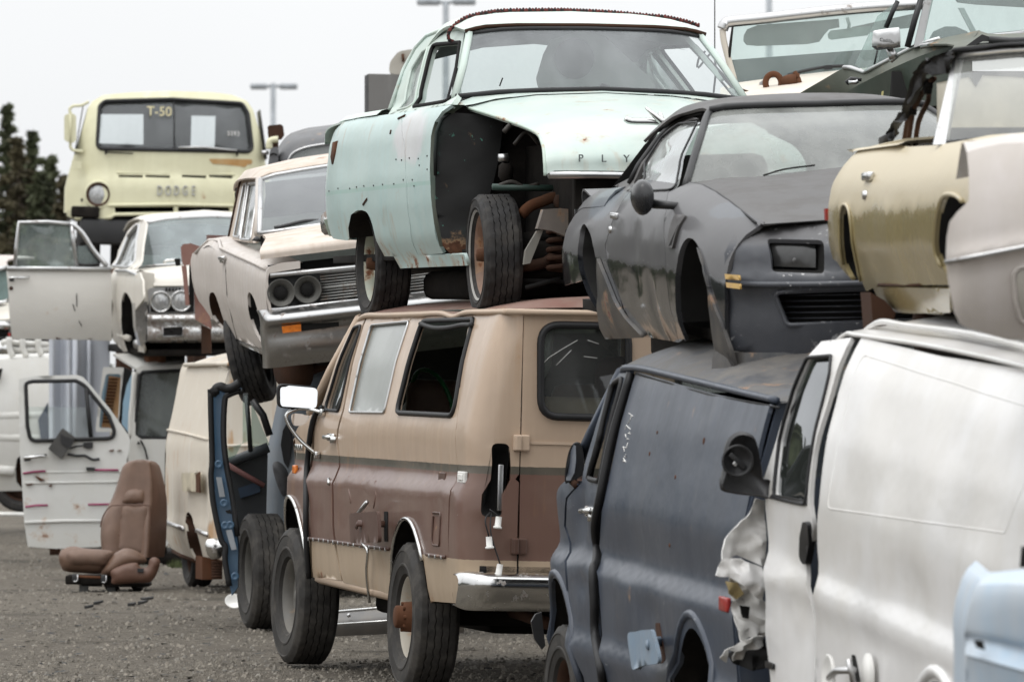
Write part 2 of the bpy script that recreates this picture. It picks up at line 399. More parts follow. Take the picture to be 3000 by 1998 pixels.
M_rub = rubber('tyre_rubber'); M_rubd = rubber('tyre_rubber_dusty', (.028, .026, .024), .6)
M_seal = plain('black_seal_rubber', (.015, .015, .016), .55, spec=.35); M_blk = plain('black_plastic', (.018, .018, .019), .42, spec=.45)
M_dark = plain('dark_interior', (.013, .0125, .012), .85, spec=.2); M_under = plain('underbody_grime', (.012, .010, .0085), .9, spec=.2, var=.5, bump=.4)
M_chr = chrome('old_chrome'); M_chrd = chrome('pitted_chrome', .26, .8); M_alu = chrome('dull_bright_trim', .34, .25, (.52, .52, .52))
M_rust = paint('bare_rust', RUST, .9, dirt=.5, dirtcol=(.07, .035, .02), var=.4, spec=.2); M_rustd = paint('dark_rust', (.075, .036, .022), .9, dirt=.4, dirtcol=(.03, .02, .015), var=.4, spec=.2)
M_glass = glass('window_glass'); M_glassd = glass('dusty_window_glass', dust=.5, dustcol=(.42, .43, .42)); M_glassc = glass('clean_window_glass', dust=.06)
M_amber = plain('amber_lens', (.62, .17, .02), .25, spec=.6, sc=40); M_red = plain('red_lens', (.32, .02, .015), .3, spec=.6, sc=40); M_white = plain('white_plastic', (.72, .71, .68), .45)
M_lamp = None
def _lamp():
    g = G('lamp_glass'); v = g.n('ShaderNodeTexVoronoi'); v.inputs['Scale'].default_value = 60; g.set(v.inputs['Vector'], g.mp((1, 1, .3)))
    g.bsdf(g.mix(v.outputs['Distance'], (.55, .55, .54), (.30, .31, .32)), .12, .35, .8, g.bump(v.outputs['Distance'], .5, .01)); return g.m
M_lamp = _lamp()
M_mirr = plain('mirror_glass', (.85, .86, .87), .04, 1.0, sc=3, var=.03)
M_seatv = plain('brown_vinyl', (.19, .125, .09), .55, var=.08, sc=9, bump=.15)

# ------------------------------------------------------------------ wheels
def wheel(parent, c, side, dia=.68, wid=.2, rim=.40, rmat=None, tmat=None, steer=0, camber=0, flat=0., hub='cap', rd=.05, wall=None, seg=60, tread=True, M=None, hubmat=None):
    seg = 72 if tread else seg
    """side = +1/-1: which way (local y) the outer face looks. Returns the wheel part."""
    rmat = rmat or M_chrd; tmat = tmat or M_rub; R_ = dia / 2; r = rim / 2; h = wid / 2
    rot = Matrix.Rotation(steer, 3, 'Z') @ Matrix.Rotation(camber, 3, 'X')
    if M is not None: rot = M @ rot
    A = V((0, side, 0))
    prof = [(h * .62, r * .98), (h * .86, r + .012), (h * .96, r + (R_ - r) * .28), (h * .985 + .003, r + (R_ - r) * .31), (h * .99 + .003, r + (R_ - r) * .36), (h * .985, r + (R_ - r) * .39), (h, r + (R_ - r) * .6), (h * .985, r + (R_ - r) * .72), (h * .985 + .004, r + (R_ - r) * .75), (h * .97 + .003, r + (R_ - r) * .80), (h * .95, r + (R_ - r) * .85), (h * .84, R_ - .008), (h * .8, R_ - .002)]
    rows = [.74, .52, .515, .465, .46, .19, .185, .135, .13, -.13, -.135, -.185, -.19, -.46, -.465, -.515, -.52, -.74]
    tp = [(h * a, R_ - (.010 if i % 4 in (2, 3) and tread else 0)) for i, a in enumerate(rows)]
    P = prof + tp + [(-a, b) for a, b in reversed(prof)]
    vs, fs = lathev(P, (0, 0, 0), A, seg); n = len(P)
    if tread:
        for k in range(seg):
            for i in range(n):
                a, b = P[i]
                if b > R_ * .93 and abs(a) < h * .9:
                    p = vs[k * n + i]; rr = hypot(p.x, p.z); cut = 0
                    if abs(a) > h * .5: cut = .009 if (k + (a > 0)) % 3 == 0 else 0
                    else:
                        p.y += side * h * .035 * (1 if k % 2 else -1); cut = .005 if (k + int(a * 40)) % 4 == 0 else 0
                    q = (rr - cut + .0015 * noise.noise(V((k * .4, i, dia * 9)))) / rr; p.x *= q; p.z *= q
    if flat:
        for p in vs:
            if p.z < -R_ + flat:
                d = (-R_ + flat - p.z); p.z = -R_ + flat + (p.z + R_ - flat) * .08; p.y *= 1 + d * 2.2
            elif p.z < -R_ + flat * 3: p.y *= 1 + (1 - (p.z + R_ - flat) / (2 * flat)) * flat * .9
    W = bpy.data.objects.new('wheel', None)
    # rim: flange, drop well and pressed disc
    rp = [(-h * .6, r * 1.0), (-h * .55, r * .9), (h * .2, r * .86), (h * .55, r * .93), (h * .66, r * .985), (h * .74, r * 1.035), (h * .70, r * 1.05)]
    v2, f2 = lathev(rp, (0, 0, 0), A, seg)
    dp = [(h * .2, r * .87), (h * .22 - rd * .2, r * .8), (h * .30 - rd * .3, r * .66), (h * .34, r * .5), (h * .22, r * .40), (h * .16, r * .30), (h * .17, 0.001)]
    v3, f3 = lathev(dp, (0, 0, 0), A, seg)
    mb = MB().add(v2, f2).add(v3, f3)
    for k in range(5): 
        an = 2 * pi * k / 5; mb.lathe([(h * .15, .011), (h * .32, .011), (h * .34, .006), (h * .34, .0005)], (cos(an) * r * .29, 0, sin(an) * r * .29), A, 8)
    if hub == 'cap': mb.lathe([(h * .2, r * .22), (h * .42, r * .2), (h * .5, r * .1), (h * .5, .001)], (0, 0, 0), A, 20)
    rm = mb.build('wheel', rmat, parent)
    rm.matrix_local = Matrix.Translation(V(c)) @ rot.to_4x4()
    mk('tyre', vs, fs, tmat, rm).data.set_sharp_from_angle(angle=.55)
    if wall: 
        wp = [(h * .995 + .002, r + (R_ - r) * .42), (h + .004, r + (R_ - r) * .55), (h * .99 + .003, r + (R_ - r) * .66)] if wall == 'band' else [(h * .86 + .002, r + .010), (h * .91 + .002, r + .016), (h * .95 + .002, r + .021)]
        lathe('whitewall', wp, (0, 0, 0), A, plain('grubby_whitewall', (.34, .33, .31), .8), rm, seg)
    if hub == 'axle':
        lathe('hub', [(h * .1, .085), (h * .9, .08), (h * .95, .062), (h * 1.25, .06), (h * 1.3, .05), (h * 1.3, .001)], (0, 0, 0), A, hubmat or M_rust, rm, 16)
        b = MB()
        for k in range(8): an = 2 * pi * k / 8; b.lathe([(h * .85, .012), (h * 1.02, .012), (h * 1.02, .001)], (cos(an) * .068, 0, sin(an) * .068), A, 6)
        b.build('stud_ring', M_rust, rm)
    elif hub == 'stub':
        lathe('hub', [(h * .1, .05), (h * .6, .036), (h * .95, .032), (h * 1.0, .001)], (0, 0, 0), A, hubmat or M_rust, rm, 12)
    return rm

# ------------------------------------------------------------------ ground
def m_gravel():
    g = G('gravel'); big = g.noise(.35, 5); n = g.noise(14, 8, None, .75); v = g.n('ShaderNodeTexVoronoi'); v.inputs['Scale'].default_value = 38; g.set(v.inputs['Vector'], g.co)
    c = g.mix(g.rng(n, .3, .72), (.076, .065, .052), (.28, .248, .20)); c = g.mix(g.rng(big, .35, .65, 0, .55), c, (.118, .10, .080))
    c = g.mix(g.rng(v.outputs['Distance'], 0, .35, .45, 0), c, (.21, .20, .185)); c = g.mix(g.rng(g.noise(.8, 4, g.mp(loc=(3, 8, 0))), .56, .68, 0, .55), c, (.045, .038, .030)); g.bsdf(c, .9, 0, .25, g.bump(g.math('ADD', g.math('MULTIPLY', v.outputs['Distance'], .6), n), 1., .05)); return g.m
M_grav = m_gravel()
xs = [-400, -120, -50, -25] + [-16 + i * .5 for i in range(65)] + [25, 50, 120, 400]; ys = [-60, -20, 0, 10] + [18 + i * .5 for i in range(100)] + [80, 100, 140, 220, 400, 900, 1800]
vs = [V((x, y, gz(x, y) + (.03 * noise.noise(V((x * .5, y * .35, 0))) + .012 * noise.noise(V((x * 2, y * 1.4, 3))) if -17 < x < 17 and 17 < y < 70 else 0))) for y in ys for x in xs]; nx = len(xs)
ground = mk('ground', vs, [(j * nx + i, j * nx + i + 1, (j + 1) * nx + i + 1, (j + 1) * nx + i) for j in range(len(ys) - 1) for i in range(nx - 1)], M_grav, kind='structure')
# loose stones
def stones(name, n, xr, yr, smin, smax, mat, seed, dens=None):
    rg = random.Random(seed); vs = []; fs = []
    for _ in range(n):
        y = yr[0] + (yr[1] - yr[0]) * rg.random() ** 1.6; x = rg.uniform(-y * .085, y * .085 * xr)
        s = smin + (smax - smin) * rg.random() ** 3; b = len(vs); a = rg.random() * 6.28; z = gz(x, y) + .03 * noise.noise(V((x * .5, y * .35, 0))) + .012 * noise.noise(V((x * 2, y * 1.4, 3)))
        for k in range(5): an = a + k * 1.257; rr = s * rg.uniform(.7, 1.2); vs.append(V((x + cos(an) * rr, y + sin(an) * rr, z - .004)))
        for k in range(3): an = a + .5 + k * 2.09; rr = s * rg.uniform(.3, .7); vs.append(V((x + cos(an) * rr, y + sin(an) * rr, z + s * rg.uniform(.5, .9))))
        fs += [(b, b + 1, b + 5), (b + 1, b + 2, b + 6, b + 5), (b + 2, b + 3, b + 6), (b + 3, b + 4, b + 7, b + 6), (b + 4, b, b + 5, b + 7), (b + 5, b + 6, b + 7)]
    o = mk(name, vs, fs, mat, None, False, 'stuff'); o['label'] = 'loose grey gravel lying over the yard'; o['category'] = 'gravel'; return o
M_stone = plain('gravel_stones', (.18, .162, .136), .9, var=.5, sc=9); M_stonel = plain('pale_gravel_stones', (.21, .195, .17), .9, var=.4, sc=9)
stones('gravel', 21000, .55, (33.6, 66), .006, .022, M_stone, 3)
o = stones('pale_gravel', 2200, .55, (33.6, 66), .005, .022, M_stonel, 4); o['label'] = 'scattered paler stones among the dark gravel'

# ================================================================== tan and brown window van (rear towards us)
TAN = (.50, .375, .275); BRN = (.130, .062, .048)
M_tb = paint('tan_brown_paint', (.47, .36, .25), .4, zones=[(.725, BRN), (1.172, (.055, .055, .044)), (1.212, TAN)], dirt=.12, dirtcol=(.20, .15, .11), streak=.7, chips=.3, rust=.13, seed=1, rustz=(.45, .60, .13), runs=.2, coat=.35, fade=((.46, .37, .30), .10), spec=.4)
M_tan = paint('tan_paint', TAN, .42, dirt=.15, seed=2, rust=.1); M_rbr = paint('faded_red_brown_roof', (.20, .095, .075), .6, dirt=.3, rust=.3, fade=((.28, .17, .14), .5), seed=3); M_brn = paint('brown_paint', (.072, .034, .024), .45, dirt=.15, dirtcol=(.15, .1, .07), rust=.3)
VP = [(.40, .94), (.55, .975), (.8, 1.0), (1.06, 1.006), (1.08, 1.004), (1.125, .962), (1.2, .958), (1.33, .968), (1.38, .966), (1.75, .89), (1.95, .83), (2.02, .80), (2.1, .77)]
def vtap(x): return .2 * max(0, (x - 3.4) / .85) ** 2
def arch(c, rx, rz, z0, n=18):     # wheel-arch opening as points from rear foot over the top to front foot
    a0 = math.asin(max(-1, min(1, (z0 - c[1]) / rz))); return [V((c[0] + rx * cos(pi - a0 - (pi - 2 * a0) * i / n), c[1] + rz * sin(a0 + (pi - 2 * a0) * i / n) if False else c[1] + rz * sin(pi - a0 - (pi - 2 * a0) * i / n))) for i in range(n + 1)]
Car.dn_def = .006
bv = Car('window_van', 'tan and brown window van with raised rear corner, under the pale mint car', 'van', (.45, 33.39, 0), 13.3, .2, 1.5, VP, 1, vtap)
E_ = bv.e
S = bv.S
# front door
fd = S(R3(297, 1148, 293, 1000, 293, 700, 322, 488, 432, 190, 466, 112, 506, 112, 414, 480, 388, 600, 385, 740, 380, 1000, 412, 1160))
w1 = rnd(S(R3(494, 140, 402, 484, 344, 478, 432, 222, 462, 150)), .05)
bv.dents = ((1.95, .92, .12, .16, .014), (1.45, .88, .10, .2, .016), (1.7, 1.0, .3, .05, .008), (-.45, .95, .08, .12, .012), (2.6, .9, .1, .2, .010), (1.0, .6, .3, .06, .012)); bv.panel('front_door', fd, [w1], M_tb); bv.seal('window_seal', w1, .010, M_seal); bv.panel('door_window', w1, [], glass('door_tint', (.45, .5, .46), .08, (.3, .32, .3)), t=0, off=-.02)
# side wall with two openings and the rear wheel arch
ra = arch((.27, .40), .455, .505, .47)
top = S(R3(513, 110, 935, 98)); sm = S(R3(922, 120, 872, 520, 847, 800, 840, 1060))
fr = S(R3(418, 1168, 388, 1000, 392, 740, 395, 600, 421, 480))
xb = sm[-1].x
wall = [V((xb, .49))] + list(reversed(sm)) + [top[1], top[0]] + list(reversed(fr))
wall += [V((ra[-1].x + .02, .475))] + list(reversed(ra)) + [V((ra[0].x - .02, .48))]
w2 = rnd(S(R3(532, 140, 682, 126, 585, 490, 444, 488)), .03); w3 = rnd(S(R3(738, 124, 944, 116, 862, 502, 634, 490)), .07)
bv.panel('side_wall', wall, [w2, w3], M_tb, both=False); bv.sg = -1; bv.panel('side_wall', wall, [], M_tb, both=False); bv.sg = 1  # unseen far wall made windowless to keep light out of the van
bv.panel('side_window', w2, [], plain('grey_plastic_pane', (.30, .315, .30), .25, var=.12, sc=2), False, t=0, off=-.012); bv.seal('window_frame', w2, .008, M_alu, False); bv.seal('window_seal', w3, .015, M_seal, False)
tube('loose_seal', cr([bv.flank(p.x, p.y, 1, .012) for p in S(R3(735, 135, 790, 152, 850, 150, 900, 140, 940, 140))], 4), .014, M_seal, E_)
# front fender and nose
fa = arch((3.49, .41), .50, .545, .5)
fx = fr and S(R3(288, 1148, 286, 1000, 286, 700, 316, 490))
fen = [V((p.x + .012, p.y)) for p in fx] + [V((3.25, 1.43)), V((3.75, 1.30)), V((4.1, 1.24)), V((4.25, 1.1)), V((4.27, .62)), V((fa[-1].x, .62))] + list(reversed(fa[:-1]))
bv.panel('front_fender', fen, [], M_tb)
for nm, aa in (('arch_trim', ra), ('arch_trim', fa)): bv.line(nm, aa[3:-1] if aa is ra else aa[1:-1], .012, M_chr, off=.008)
for nm, aa, in_ in (('arch_flare', ra, .07), ('arch_flare', fa, .07)):
    c_ = V((.27, .40)) if aa is ra else V((3.49, .41))
    for g in (1, -1):
        o_ = [bv.flank(p.x, p.y, g, .006) for p in aa]; i_ = [V((q.x + (c_.x - q.x) * .12, q.y - g * .30, q.z + (c_.y - q.z) * .06)) for q in o_]
        v, f = loftv([o_, i_]); mk('wheel_housing', v, f, M_under, E_)
# rear corner, wrapped round from the flank to the rear doors
RC, XR = .12, -1.05
def wrap(s_, z, g=1):
    h = bv.prof(z); al = RC * pi / 2
    if s_ < 0: p = V((XR + RC - s_, h, z))
    elif s_ < al: a = s_ / RC; p = V((XR + RC - RC * sin(a), h - RC + RC * cos(a), z))
    else: p = V((XR, h - RC - (s_ - al), z))
    p.y = (p.y + .003 * noise.noise(V((p.x * 3, z * 3, 9)))) * g; return p
al = RC * pi / 2; zz = [.50 + i * .1 for i in range(16)]
def sr(z, y=.705): return al + bv.prof(z) - RC - y
sxs = [(-(p.x - (XR + RC)), p.y) for p in reversed(sm)]
oc = [V((sxs[0][0] + .008, .49))] + [V((a + .008, b)) for a, b in sxs] + [V((sxs[-1][0] + .008, 2.0))] + [V((sr(z), z)) for z in reversed(zz)]
tl = rnd([(.170, .95), (.285, .95), (.275, 1.33), (.18, 1.33)], .035)
for g in (1, -1):
    fpanel('rear_corner', oc, [tl], lambda a, b, g=g: wrap(a, b, g), M_tb, E_, .07, .02, V((0, 0, 1.2)))
    bx_ = [wrap(a, b, g) for a, b in tl]; bk = [p + V((.09, -.03 * g, 0)) for p in bx_]; bk2 = [p.lerp(sum(bk, V()) / len(bk), .25) for p in bk]
    v, f = loftv([bx_ + bx_[:1], bk2 + bk2[:1]]); f = f + [tuple(range(len(bx_) + 1, 2 * len(bx_) + 1))]; mk('tail_light_recess', v, f, M_dark, E_)
# tail lamp sockets hanging on their wires
def sock(p, a): 
    mb = MB().lathe([(0, .016), (.05, .017), (.052, .023), (.062, .023), (.064, .001)], p, V((0, sin(a) * .5, -1)), 12); return mb
w0 = wrap(.225, .98)
for (a, b, c_) in ((1040, 905, .2), (1000, 985, -.2), (1045, 1095, .3)):
    q = bv.X(R3(a, b), XR - .05)[0]; sock(q, c_).build('lamp_socket', M_white, E_); tube('wire', cr([w0, (w0 + q) / 2 + V((-.02, .03, .02)), q + V((0, 0, .0))], 5), .004, M_blk, E_)
mk('tail_light_bracket', *boxv(bv.X(R3(1045, 790), XR + .02)[0], (.02, .03, .24), None, .004), M_alu, E_)
# rear doors
def rd(y, z): return V((XR + .012 * max(0, z - 1.4) ** 2, y + .002 * noise.noise(V((y * 3, z * 3, 2))), z))
dw = rnd([(.60, 1.475), (.61, 1.95), (.14, 1.955), (.13, 1.475)], .1, 6)
for g in (1, -1):
    do = [(.693 * g, .53), (.698 * g, 1.3), (.70 * g, 2.0), (.004 * g, 2.01), (.004 * g, .53)]; dwg = [(a * g, b) for a, b in dw]
    d = fpanel('rear_door', do, [dwg], rd, M_tb, E_, .07, .02, V((0, 0, 1.2)))
    fpanel('rear_window', dwg, [], lambda y, z: rd(y, z) + V((.015, 0, 0)), M_glassd if g < 0 else glass('cracked_rear_glass', (.7, .78, .74), .07, refl=1.6), d, .1, 0)
    tube('window_seal', [rd(a, b) + V((-.004, 0, 0)) for a, b in dwg], .02, M_seal, d, 6, True); tube('bright_strip', [rd(.5 * g, 1.952) + V((-.012, 0, 0)), rd(.2 * g, 1.955) + V((-.012, 0, 0))], .005, M_chr, d)
    for z in (1.335, .80):
        mb = MB().box((XR - .012, .70 * g, z), (.03, .085, .085), None, .008).box((XR - .03, .72 * g, z), (.03, .03, .08), None, .006); mb.build('hinge', M_tan if z > 1 else M_brn, d, False)
    tube('door_sill_strip', [rd(.70 * g, .60) + V((-.01, 0, 0)), rd(.02 * g, .60) + V((-.01, 0, 0))], .014, M_chr, d)
fpanel('belt_crease', [(.69, 1.33), (.69, 1.345), (-.69, 1.345), (-.69, 1.33)], [], lambda y, z: V((XR - .006, y, z)), M_tan, E_, .1, .006, V((0, 0, 1)))
# cracks in the rear glass
for a in ((1210, 300, 1240, 270, 1295, 235, 1355, 200), (1270, 300, 1330, 240), (1380, 265, 1434, 272), (1395, 200, 1440, 215)):
    tube('glass_crack', bv.X(R3(*a), XR - .004), .0013, M_white, E_, 4)
# roof
rows = []
for x in [-1.04, -1.0, -.9, -.4, .2, .8, 1.4, 2.0, 2.45, 2.6, 2.68]:
    e = {-1.04: .03, -1.0: .06}.get(x, .095) if x < 2.5 else (.07 if x < 2.65 else .03); sag = -.018 * math.exp(-((x - .15) / .35) ** 2)
    rows.append([V((x, y, 2.02 + e * (1 - (abs(y) / .81) ** 2.6) + sag * (abs(y) / .8) ** 3 + .004 * noise.noise(V((x * 2, y * 3, 1))))) for y in [.805 - i * .115 for i in range(15)]])
v, f = loftv(rows); mk('roof', v, orient(v, f, V((1, 0, 0))), M_rbr, E_)
for g in (1, -1): tube('drip_rail', cr([V((x, g * (.815 if -1 < x < 2.6 else .79), 2.012 - (.02 if abs(x - .1) < .3 else 0) - (.05 if x > 2.6 else 0))) for x in (-1.06, -.7, -.2, .1, .4, 1., 1.8, 2.4, 2.75)], 5), .016, M_tan, E_)
tube('drip_rail', [V((-1.065, .8, 2.012)), V((-1.075, 0, 2.02)), V((-1.065, -.8, 2.012))], .016, M_tan, E_)
# windscreen, bonnet and face
ws = [[V((2.66, y, 2.0)) for y in (.74, .4, 0, -.4, -.74)], [V((2.98 + .1 * (1 - (y / .86) ** 2), y, 1.70)) for y in (.84, .45, 0, -.45, -.84)], [V((3.26 + .14 * (1 - (y / .9) ** 2), y, 1.44)) for y in (.91, .5, 0, -.5, -.91)]]
sheet('windscreen', ws, glass('darkened_van_screen', (.22, .26, .24), .2, (.2, .2, .18)), E_, 9, 4, 0, V((0, 0, 1.4)))  # screen glass darkened to keep light out of the van, beside some dust
for g in (1, -1): tube('pillar', [V((2.62, g * .79, 2.0)), V((2.98, g * .875, 1.70)), V((3.26, g * .935, 1.44))], .035, M_tan, E_)
hd = [[V((3.28 + .12 * (1 - (y / .9) ** 2), y, 1.43)) for y in (.92, .5, 0, -.5, -.92)], [V((3.75, y, 1.34 - .04 * abs(y))) for y in (.93, .5, 0, -.5, -.93)], [V((4.12 + .1 * (1 - y * y), y, 1.26)) for y in (.86, .5, 0, -.5, -.86)], [V((4.2 + .1 * (1 - y * y), y, 1.1)) for y in (.83, .5, 0, -.5, -.83)], [V((4.22 + .1 * (1 - y * y), y, .62)) for y in (.83, .5, 0, -.5, -.83)]]
sheet('bonnet', hd, M_tb, E_, 11, 3, .01, V((2, 0, .5)))
# bumper, sills, underside
def bprof(c, z, h, d): return [c + V((d * .2, 0, h * .5)), c + V((-d * .5, 0, h * .5)), c + V((-d, 0, h * .32)), c + V((-d * .86, 0, 0)), c + V((-d * .55, 0, -h * .3)), c + V((-d * .5, 0, -h * .5)), c + V((d * .2, 0, -h * .5))]
br = []
for y in (1.0, .96, .88, .6, 0, -.6, -.88, -.96, -1.0):
    br.append(bprof(V((-1.05 + (.16 if abs(y) > .98 else .07 if abs(y) > .94 else 0), y, .565)), 0, .20 if abs(y) < .98 else .16, .11))
sheet('rear_bumper', br, M_chr, E_, 9, 3, .006, V((0, 0, .57)))
mk('bumper_gravel_pan', *boxv((-1.04, 0, .60), (.12, 1.8, .06), None, .01), M_tan, E_)
tube('sill', [bv.flank(2.9, .5, 1, -.03), bv.flank(.8, .47, 1, -.03)], .035, M_tan, E_); tube('sill', [bv.flank(2.9, .5, -1, -.03), bv.flank(.8, .47, -1, -.03)], .035, M_tan, E_)
mk('underbody', *boxv((1.6, 0, .56), (5., 1.72, .16), None, .02), M_under, E_); mk('drivetrain_blocker', *boxv((1.9, 0, .40), (3.0, 1.0, .22), None, .04), M_under, E_); tube('exhaust_pipe', cr([V((3.0, .45, .36)), V((1.5, .5, .34)), V((.6, .42, .42)), V((-.9, .5, .40))], 4), .035, M_rustd, E_, 8); mk('axle', *tubev([V((.2, -.8, .4)), V((.2, .8, .4))], .06, 8), M_under, E_)  # drivetrain box added to keep light from under the van
# moulding with its clips, lamps and handles
for x0, x1 in ((2.33, 2.95), (.74, 2.30), (-.66, -.22)): 
    bv.line('side_moulding', [V((x0 + (x1 - x0) * i / 6, .727)) for i in range(7)], .010, M_alu if x0 > 2.5 else M_brn, off=.006)
cl_ = MB()
for i in range(26):
    x = -.6 + i * .14
    if not -.22 < x < .76: cl_.box(bv.flank(x, .722, 1, .012), (.02, .01, .022), None, .003)
cl_.build('moulding_clips', M_alu, E_)['kind'] = 'stuff'
mk('side_marker_lamp', *boxv(bv.flank(3.46, 1.115, 1, .012), (.09, .02, .05), None, .006), M_amber, E_)
h0 = bv.flank(S(R3(375, 575))[0].x, 1.315, 1, 0); mb = MB().box(h0 + V((0, .01, 0)), (.16, .02, .045), None, .008).tube([h0 + V((-.06, .03, .0)), h0 + V((.08, .035, .0))], .014, 8); mb.lathe([(0, .02), (.03, .02), (.03, .001)], h0 + V((-.07, 0, -.012)), (0, 1, 0), 12).build('door_handle', M_chr, E_)
q = S(R3(898, 748))[0]; bx1 = bv.flank(q.x, q.y, 1, .004); MB().box(bx1, (.16, .02, .06), None, .006).box(bx1 + V((0, .012, 0)), (.1, .01, .03), None, .003).build('side_marker_base', M_white, E_, False)
q = S(R3(815, 747))[0]; MB().box(bv.flank(q.x, q.y, 1, .0), (.16, .012, .05), None, .005).build('trim_plate', M_brn, E_, False)
for a in ((790, 890, 790, 1020),):
    q0, q1 = S(R3(*a)); bv.line('stake_pocket', rnd([(q0.x + .09, q0.y), (q0.x - .09, q0.y), (q1.x - .09, q1.y), (q1.x + .09, q1.y), (q0.x + .09, q0.y - .02)], .03), .006, M_brn, False, .002)
q0, q1 = S(R3(362, 755, 362, 775)); bv.line('key_lock', [q0, q1], .012, M_chr, False)
# open fuel flap hinged on a bracket
fp = [bv.Y([p], 1.13)[0] for p in R3(440, 892, 552, 884, 558, 1008, 446, 1012)]
fpo = rnd([(p.x, p.z) for p in fp], .03); v2, f2 = fill2(fpo, [], .05); vs = [V((p.x, 1.13 - .25 * (p.x - fp[1].x) * 0, p.y)) for p in v2]; f2 = orient(vs, f2, V((1, 0, .8))); vs, f2 = skin(vs, f2, .02); fl = mk('fuel_flap', vs, f2, M_brn, E_)
a0 = bv.Y(R3(470, 945), 1.15)[0]; a1 = bv.flank(S(R3(590, 935))[0].x, S(R3(590, 935))[0].y, 1, .01); mb = MB().tube([a0, V((a1.x + .05, 1.15, a1.z)), a1], .02, 6, flat=.5); mb.build('flap_arm', M_brn, fl)
fq = S(R3(583, 885, 596, 885, 596, 1005, 583, 1005)); bv.panel('fuel_pocket', rnd(fq, .01), [], M_dark, False, .05, .004, .004)
tube('filler_rod', bv.Y(R3(475, 895, 512, 848), 1.08), .012, M_alu, E_)
# hanging strips
tube('weatherstrip', cr([bv.flank(p.x, p.y, 1, .02) for p in S(R3(345, 470, 322, 492, 302, 560, 286, 700, 280, 850, 284, 1000, 292, 1152))], 5), .017, M_seal, E_)
tube('hanging_trim', cr([bv.flank(p.x, p.y, 1, .03) for p in S(R3(515, 1015, 535, 1045, 528, 1130, 542, 1250))], 5), .008, M_chr, E_)
bv.line('body_ledge_dent', S(R3(440, 745, 436, 800, 445, 850)), .007, M_tb, False, -.003); bv.line('body_ledge_dent', S(R3(545, 765, 550, 820, 540, 870)), .008, M_tb, False, -.003)
# mirror on its bracket
mp_ = bv.X(R3(157, 378, 308, 392, 302, 474, 160, 464), 2.9); mo = rnd([(p.y, p.z) for p in mp_], .03)
m_ = fpanel('mirror', mo, [], lambda a, b: V((2.87 + .10 * (b - 1.54) + .34 * (a - 1.08), a, b)), M_mirr, E_, .1, 0, V((3.2, 1, 1.5))); tube('mirror_frame', [V((2.91, p.x, p.y)) for p in mo], .011, M_blk, m_, 6, True)
v, f = prismv([V((2.915, p.x, p.y)) for p in mo], V((.025, 0, 0))); mk('mirror_shell', v, f, M_blk, m_, False)
mc = bv.X(R3(232, 470), 2.92)[0]; b0 = bv.flank(2.78, 1.455, 1, .02); b1 = bv.flank(2.86, 1.21, 1, .02)
tube('mirror_bracket', cr([b0, V((2.9, 1.06, 1.475)), mc + V((0, .05, -.03)), mc + V((0, .055, -.08)), V((2.9, 1.08, 1.30)), b1], 5), .011, M_chr, m_)
for b_ in (b0, b1): mk('bracket_foot', *boxv(b_, (.05, .03, .04), None, .006), M_chr, m_)
q = bv.X(R3(205, 490, 290, 500, 260, 540, 215, 545), 3.0); o_ = rnd([(p.y, p.z) for p in q], .04); mm = fpanel('round_mirror', o_, [], lambda a, b: V((3.0, a, b)), M_mirr, E_, .1, 0, V((3.2, 1, 1.4)))
# badge on the nose
for i in range(4): mk('badge_letter', *boxv(bv.flank(3.35 + i * .07, 1.245, 1, .008), (.045, .012, .035), None, .004), M_chr, E_)
# wheels
M_grim = paint('grey_steel_rim', (.10, .097, .09), .5, dirt=.4, dirtcol=(.2, .18, .15), rust=.3); wheel(E_, (3.49, .90, .372), 1, .80, .24, .44, M_grim, M_rubd, .04, hub='cap'); wheel(E_, (.27, .90, .378), 1, .80, .24, .44, paint('dusty_white_rim', (.42, .39, .33), .7, rust=.4), M_rubd, hub='axle')
wheel(E_, (3.49, -.88, .40), -1, .80, .24, .44, M_chrd, M_rubd); wheel(E_, (.27, -.88, .395), -1, .80, .24, .44, M_chrd, M_rubd)
# inside: floor, lining, front seats, dash, a loose steering wheel by the open window
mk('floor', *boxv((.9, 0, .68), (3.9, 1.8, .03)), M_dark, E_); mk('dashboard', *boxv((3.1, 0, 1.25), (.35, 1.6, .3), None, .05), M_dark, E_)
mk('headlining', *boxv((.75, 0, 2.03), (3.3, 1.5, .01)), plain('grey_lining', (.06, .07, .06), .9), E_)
for y in (.42, -.42):
    mk('seat_cushion', *boxv((2.2, y, .98), (.5, .5, .16), None, .05), M_seatv, E_); mk('seat_back', *boxv((1.92, y, 1.35), (.14, .5, .62), Matrix.Rotation(-.15, 3, 'Y'), .06), M_seatv, E_)
mk('bench', *boxv((-.72, .28, 1.44), (.3, .62, .28), None, .11), plain('brown_cloth', (.20, .145, .11), .9), E_); mk('bench_back', *boxv((-.55, .02, 1.62), (.14, .34, .36), None, .07), plain('maroon_cloth', (.035, .015, .013), .9), E_); mk('plastic_sheet', *lathev([(0, .02), (.05, .22), (.12, .26), (.2, .2), (.26, .05)], (-.6, .45, 1.72), (.2, .9, .3), 14), plain('pale_plastic_sheet', (.34, .37, .35), .4, bump=.6), E_)
sw = bv.Y(R3(775, 465), .55)[0]; mt = Matrix.Rotation(1.25, 3, 'X') @ Matrix.Rotation(.3, 3, 'Z')
tube('steering_wheel', [sw + Matrix.Rotation(.35, 3, 'Z') @ V((cos(a) * .205, 0.06 * sin(a), sin(a) * .205)) for a in [k * pi / 16 for k in range(32)]], .013, plain('green_rim', (.02, .16, .05), .35), E_, 8, True)
mk('cloth_bundle', *lathev([(0, .02), (.04, .14), (.12, .17), (.2, .1), (.22, .01)], bv.Y(R3(770, 480), .35)[0] - V((0, 0, .1)), (0.2, 0, 1), 14), plain('grey_cloth', (.09, .09, .085), .9, bump=.5), E_)

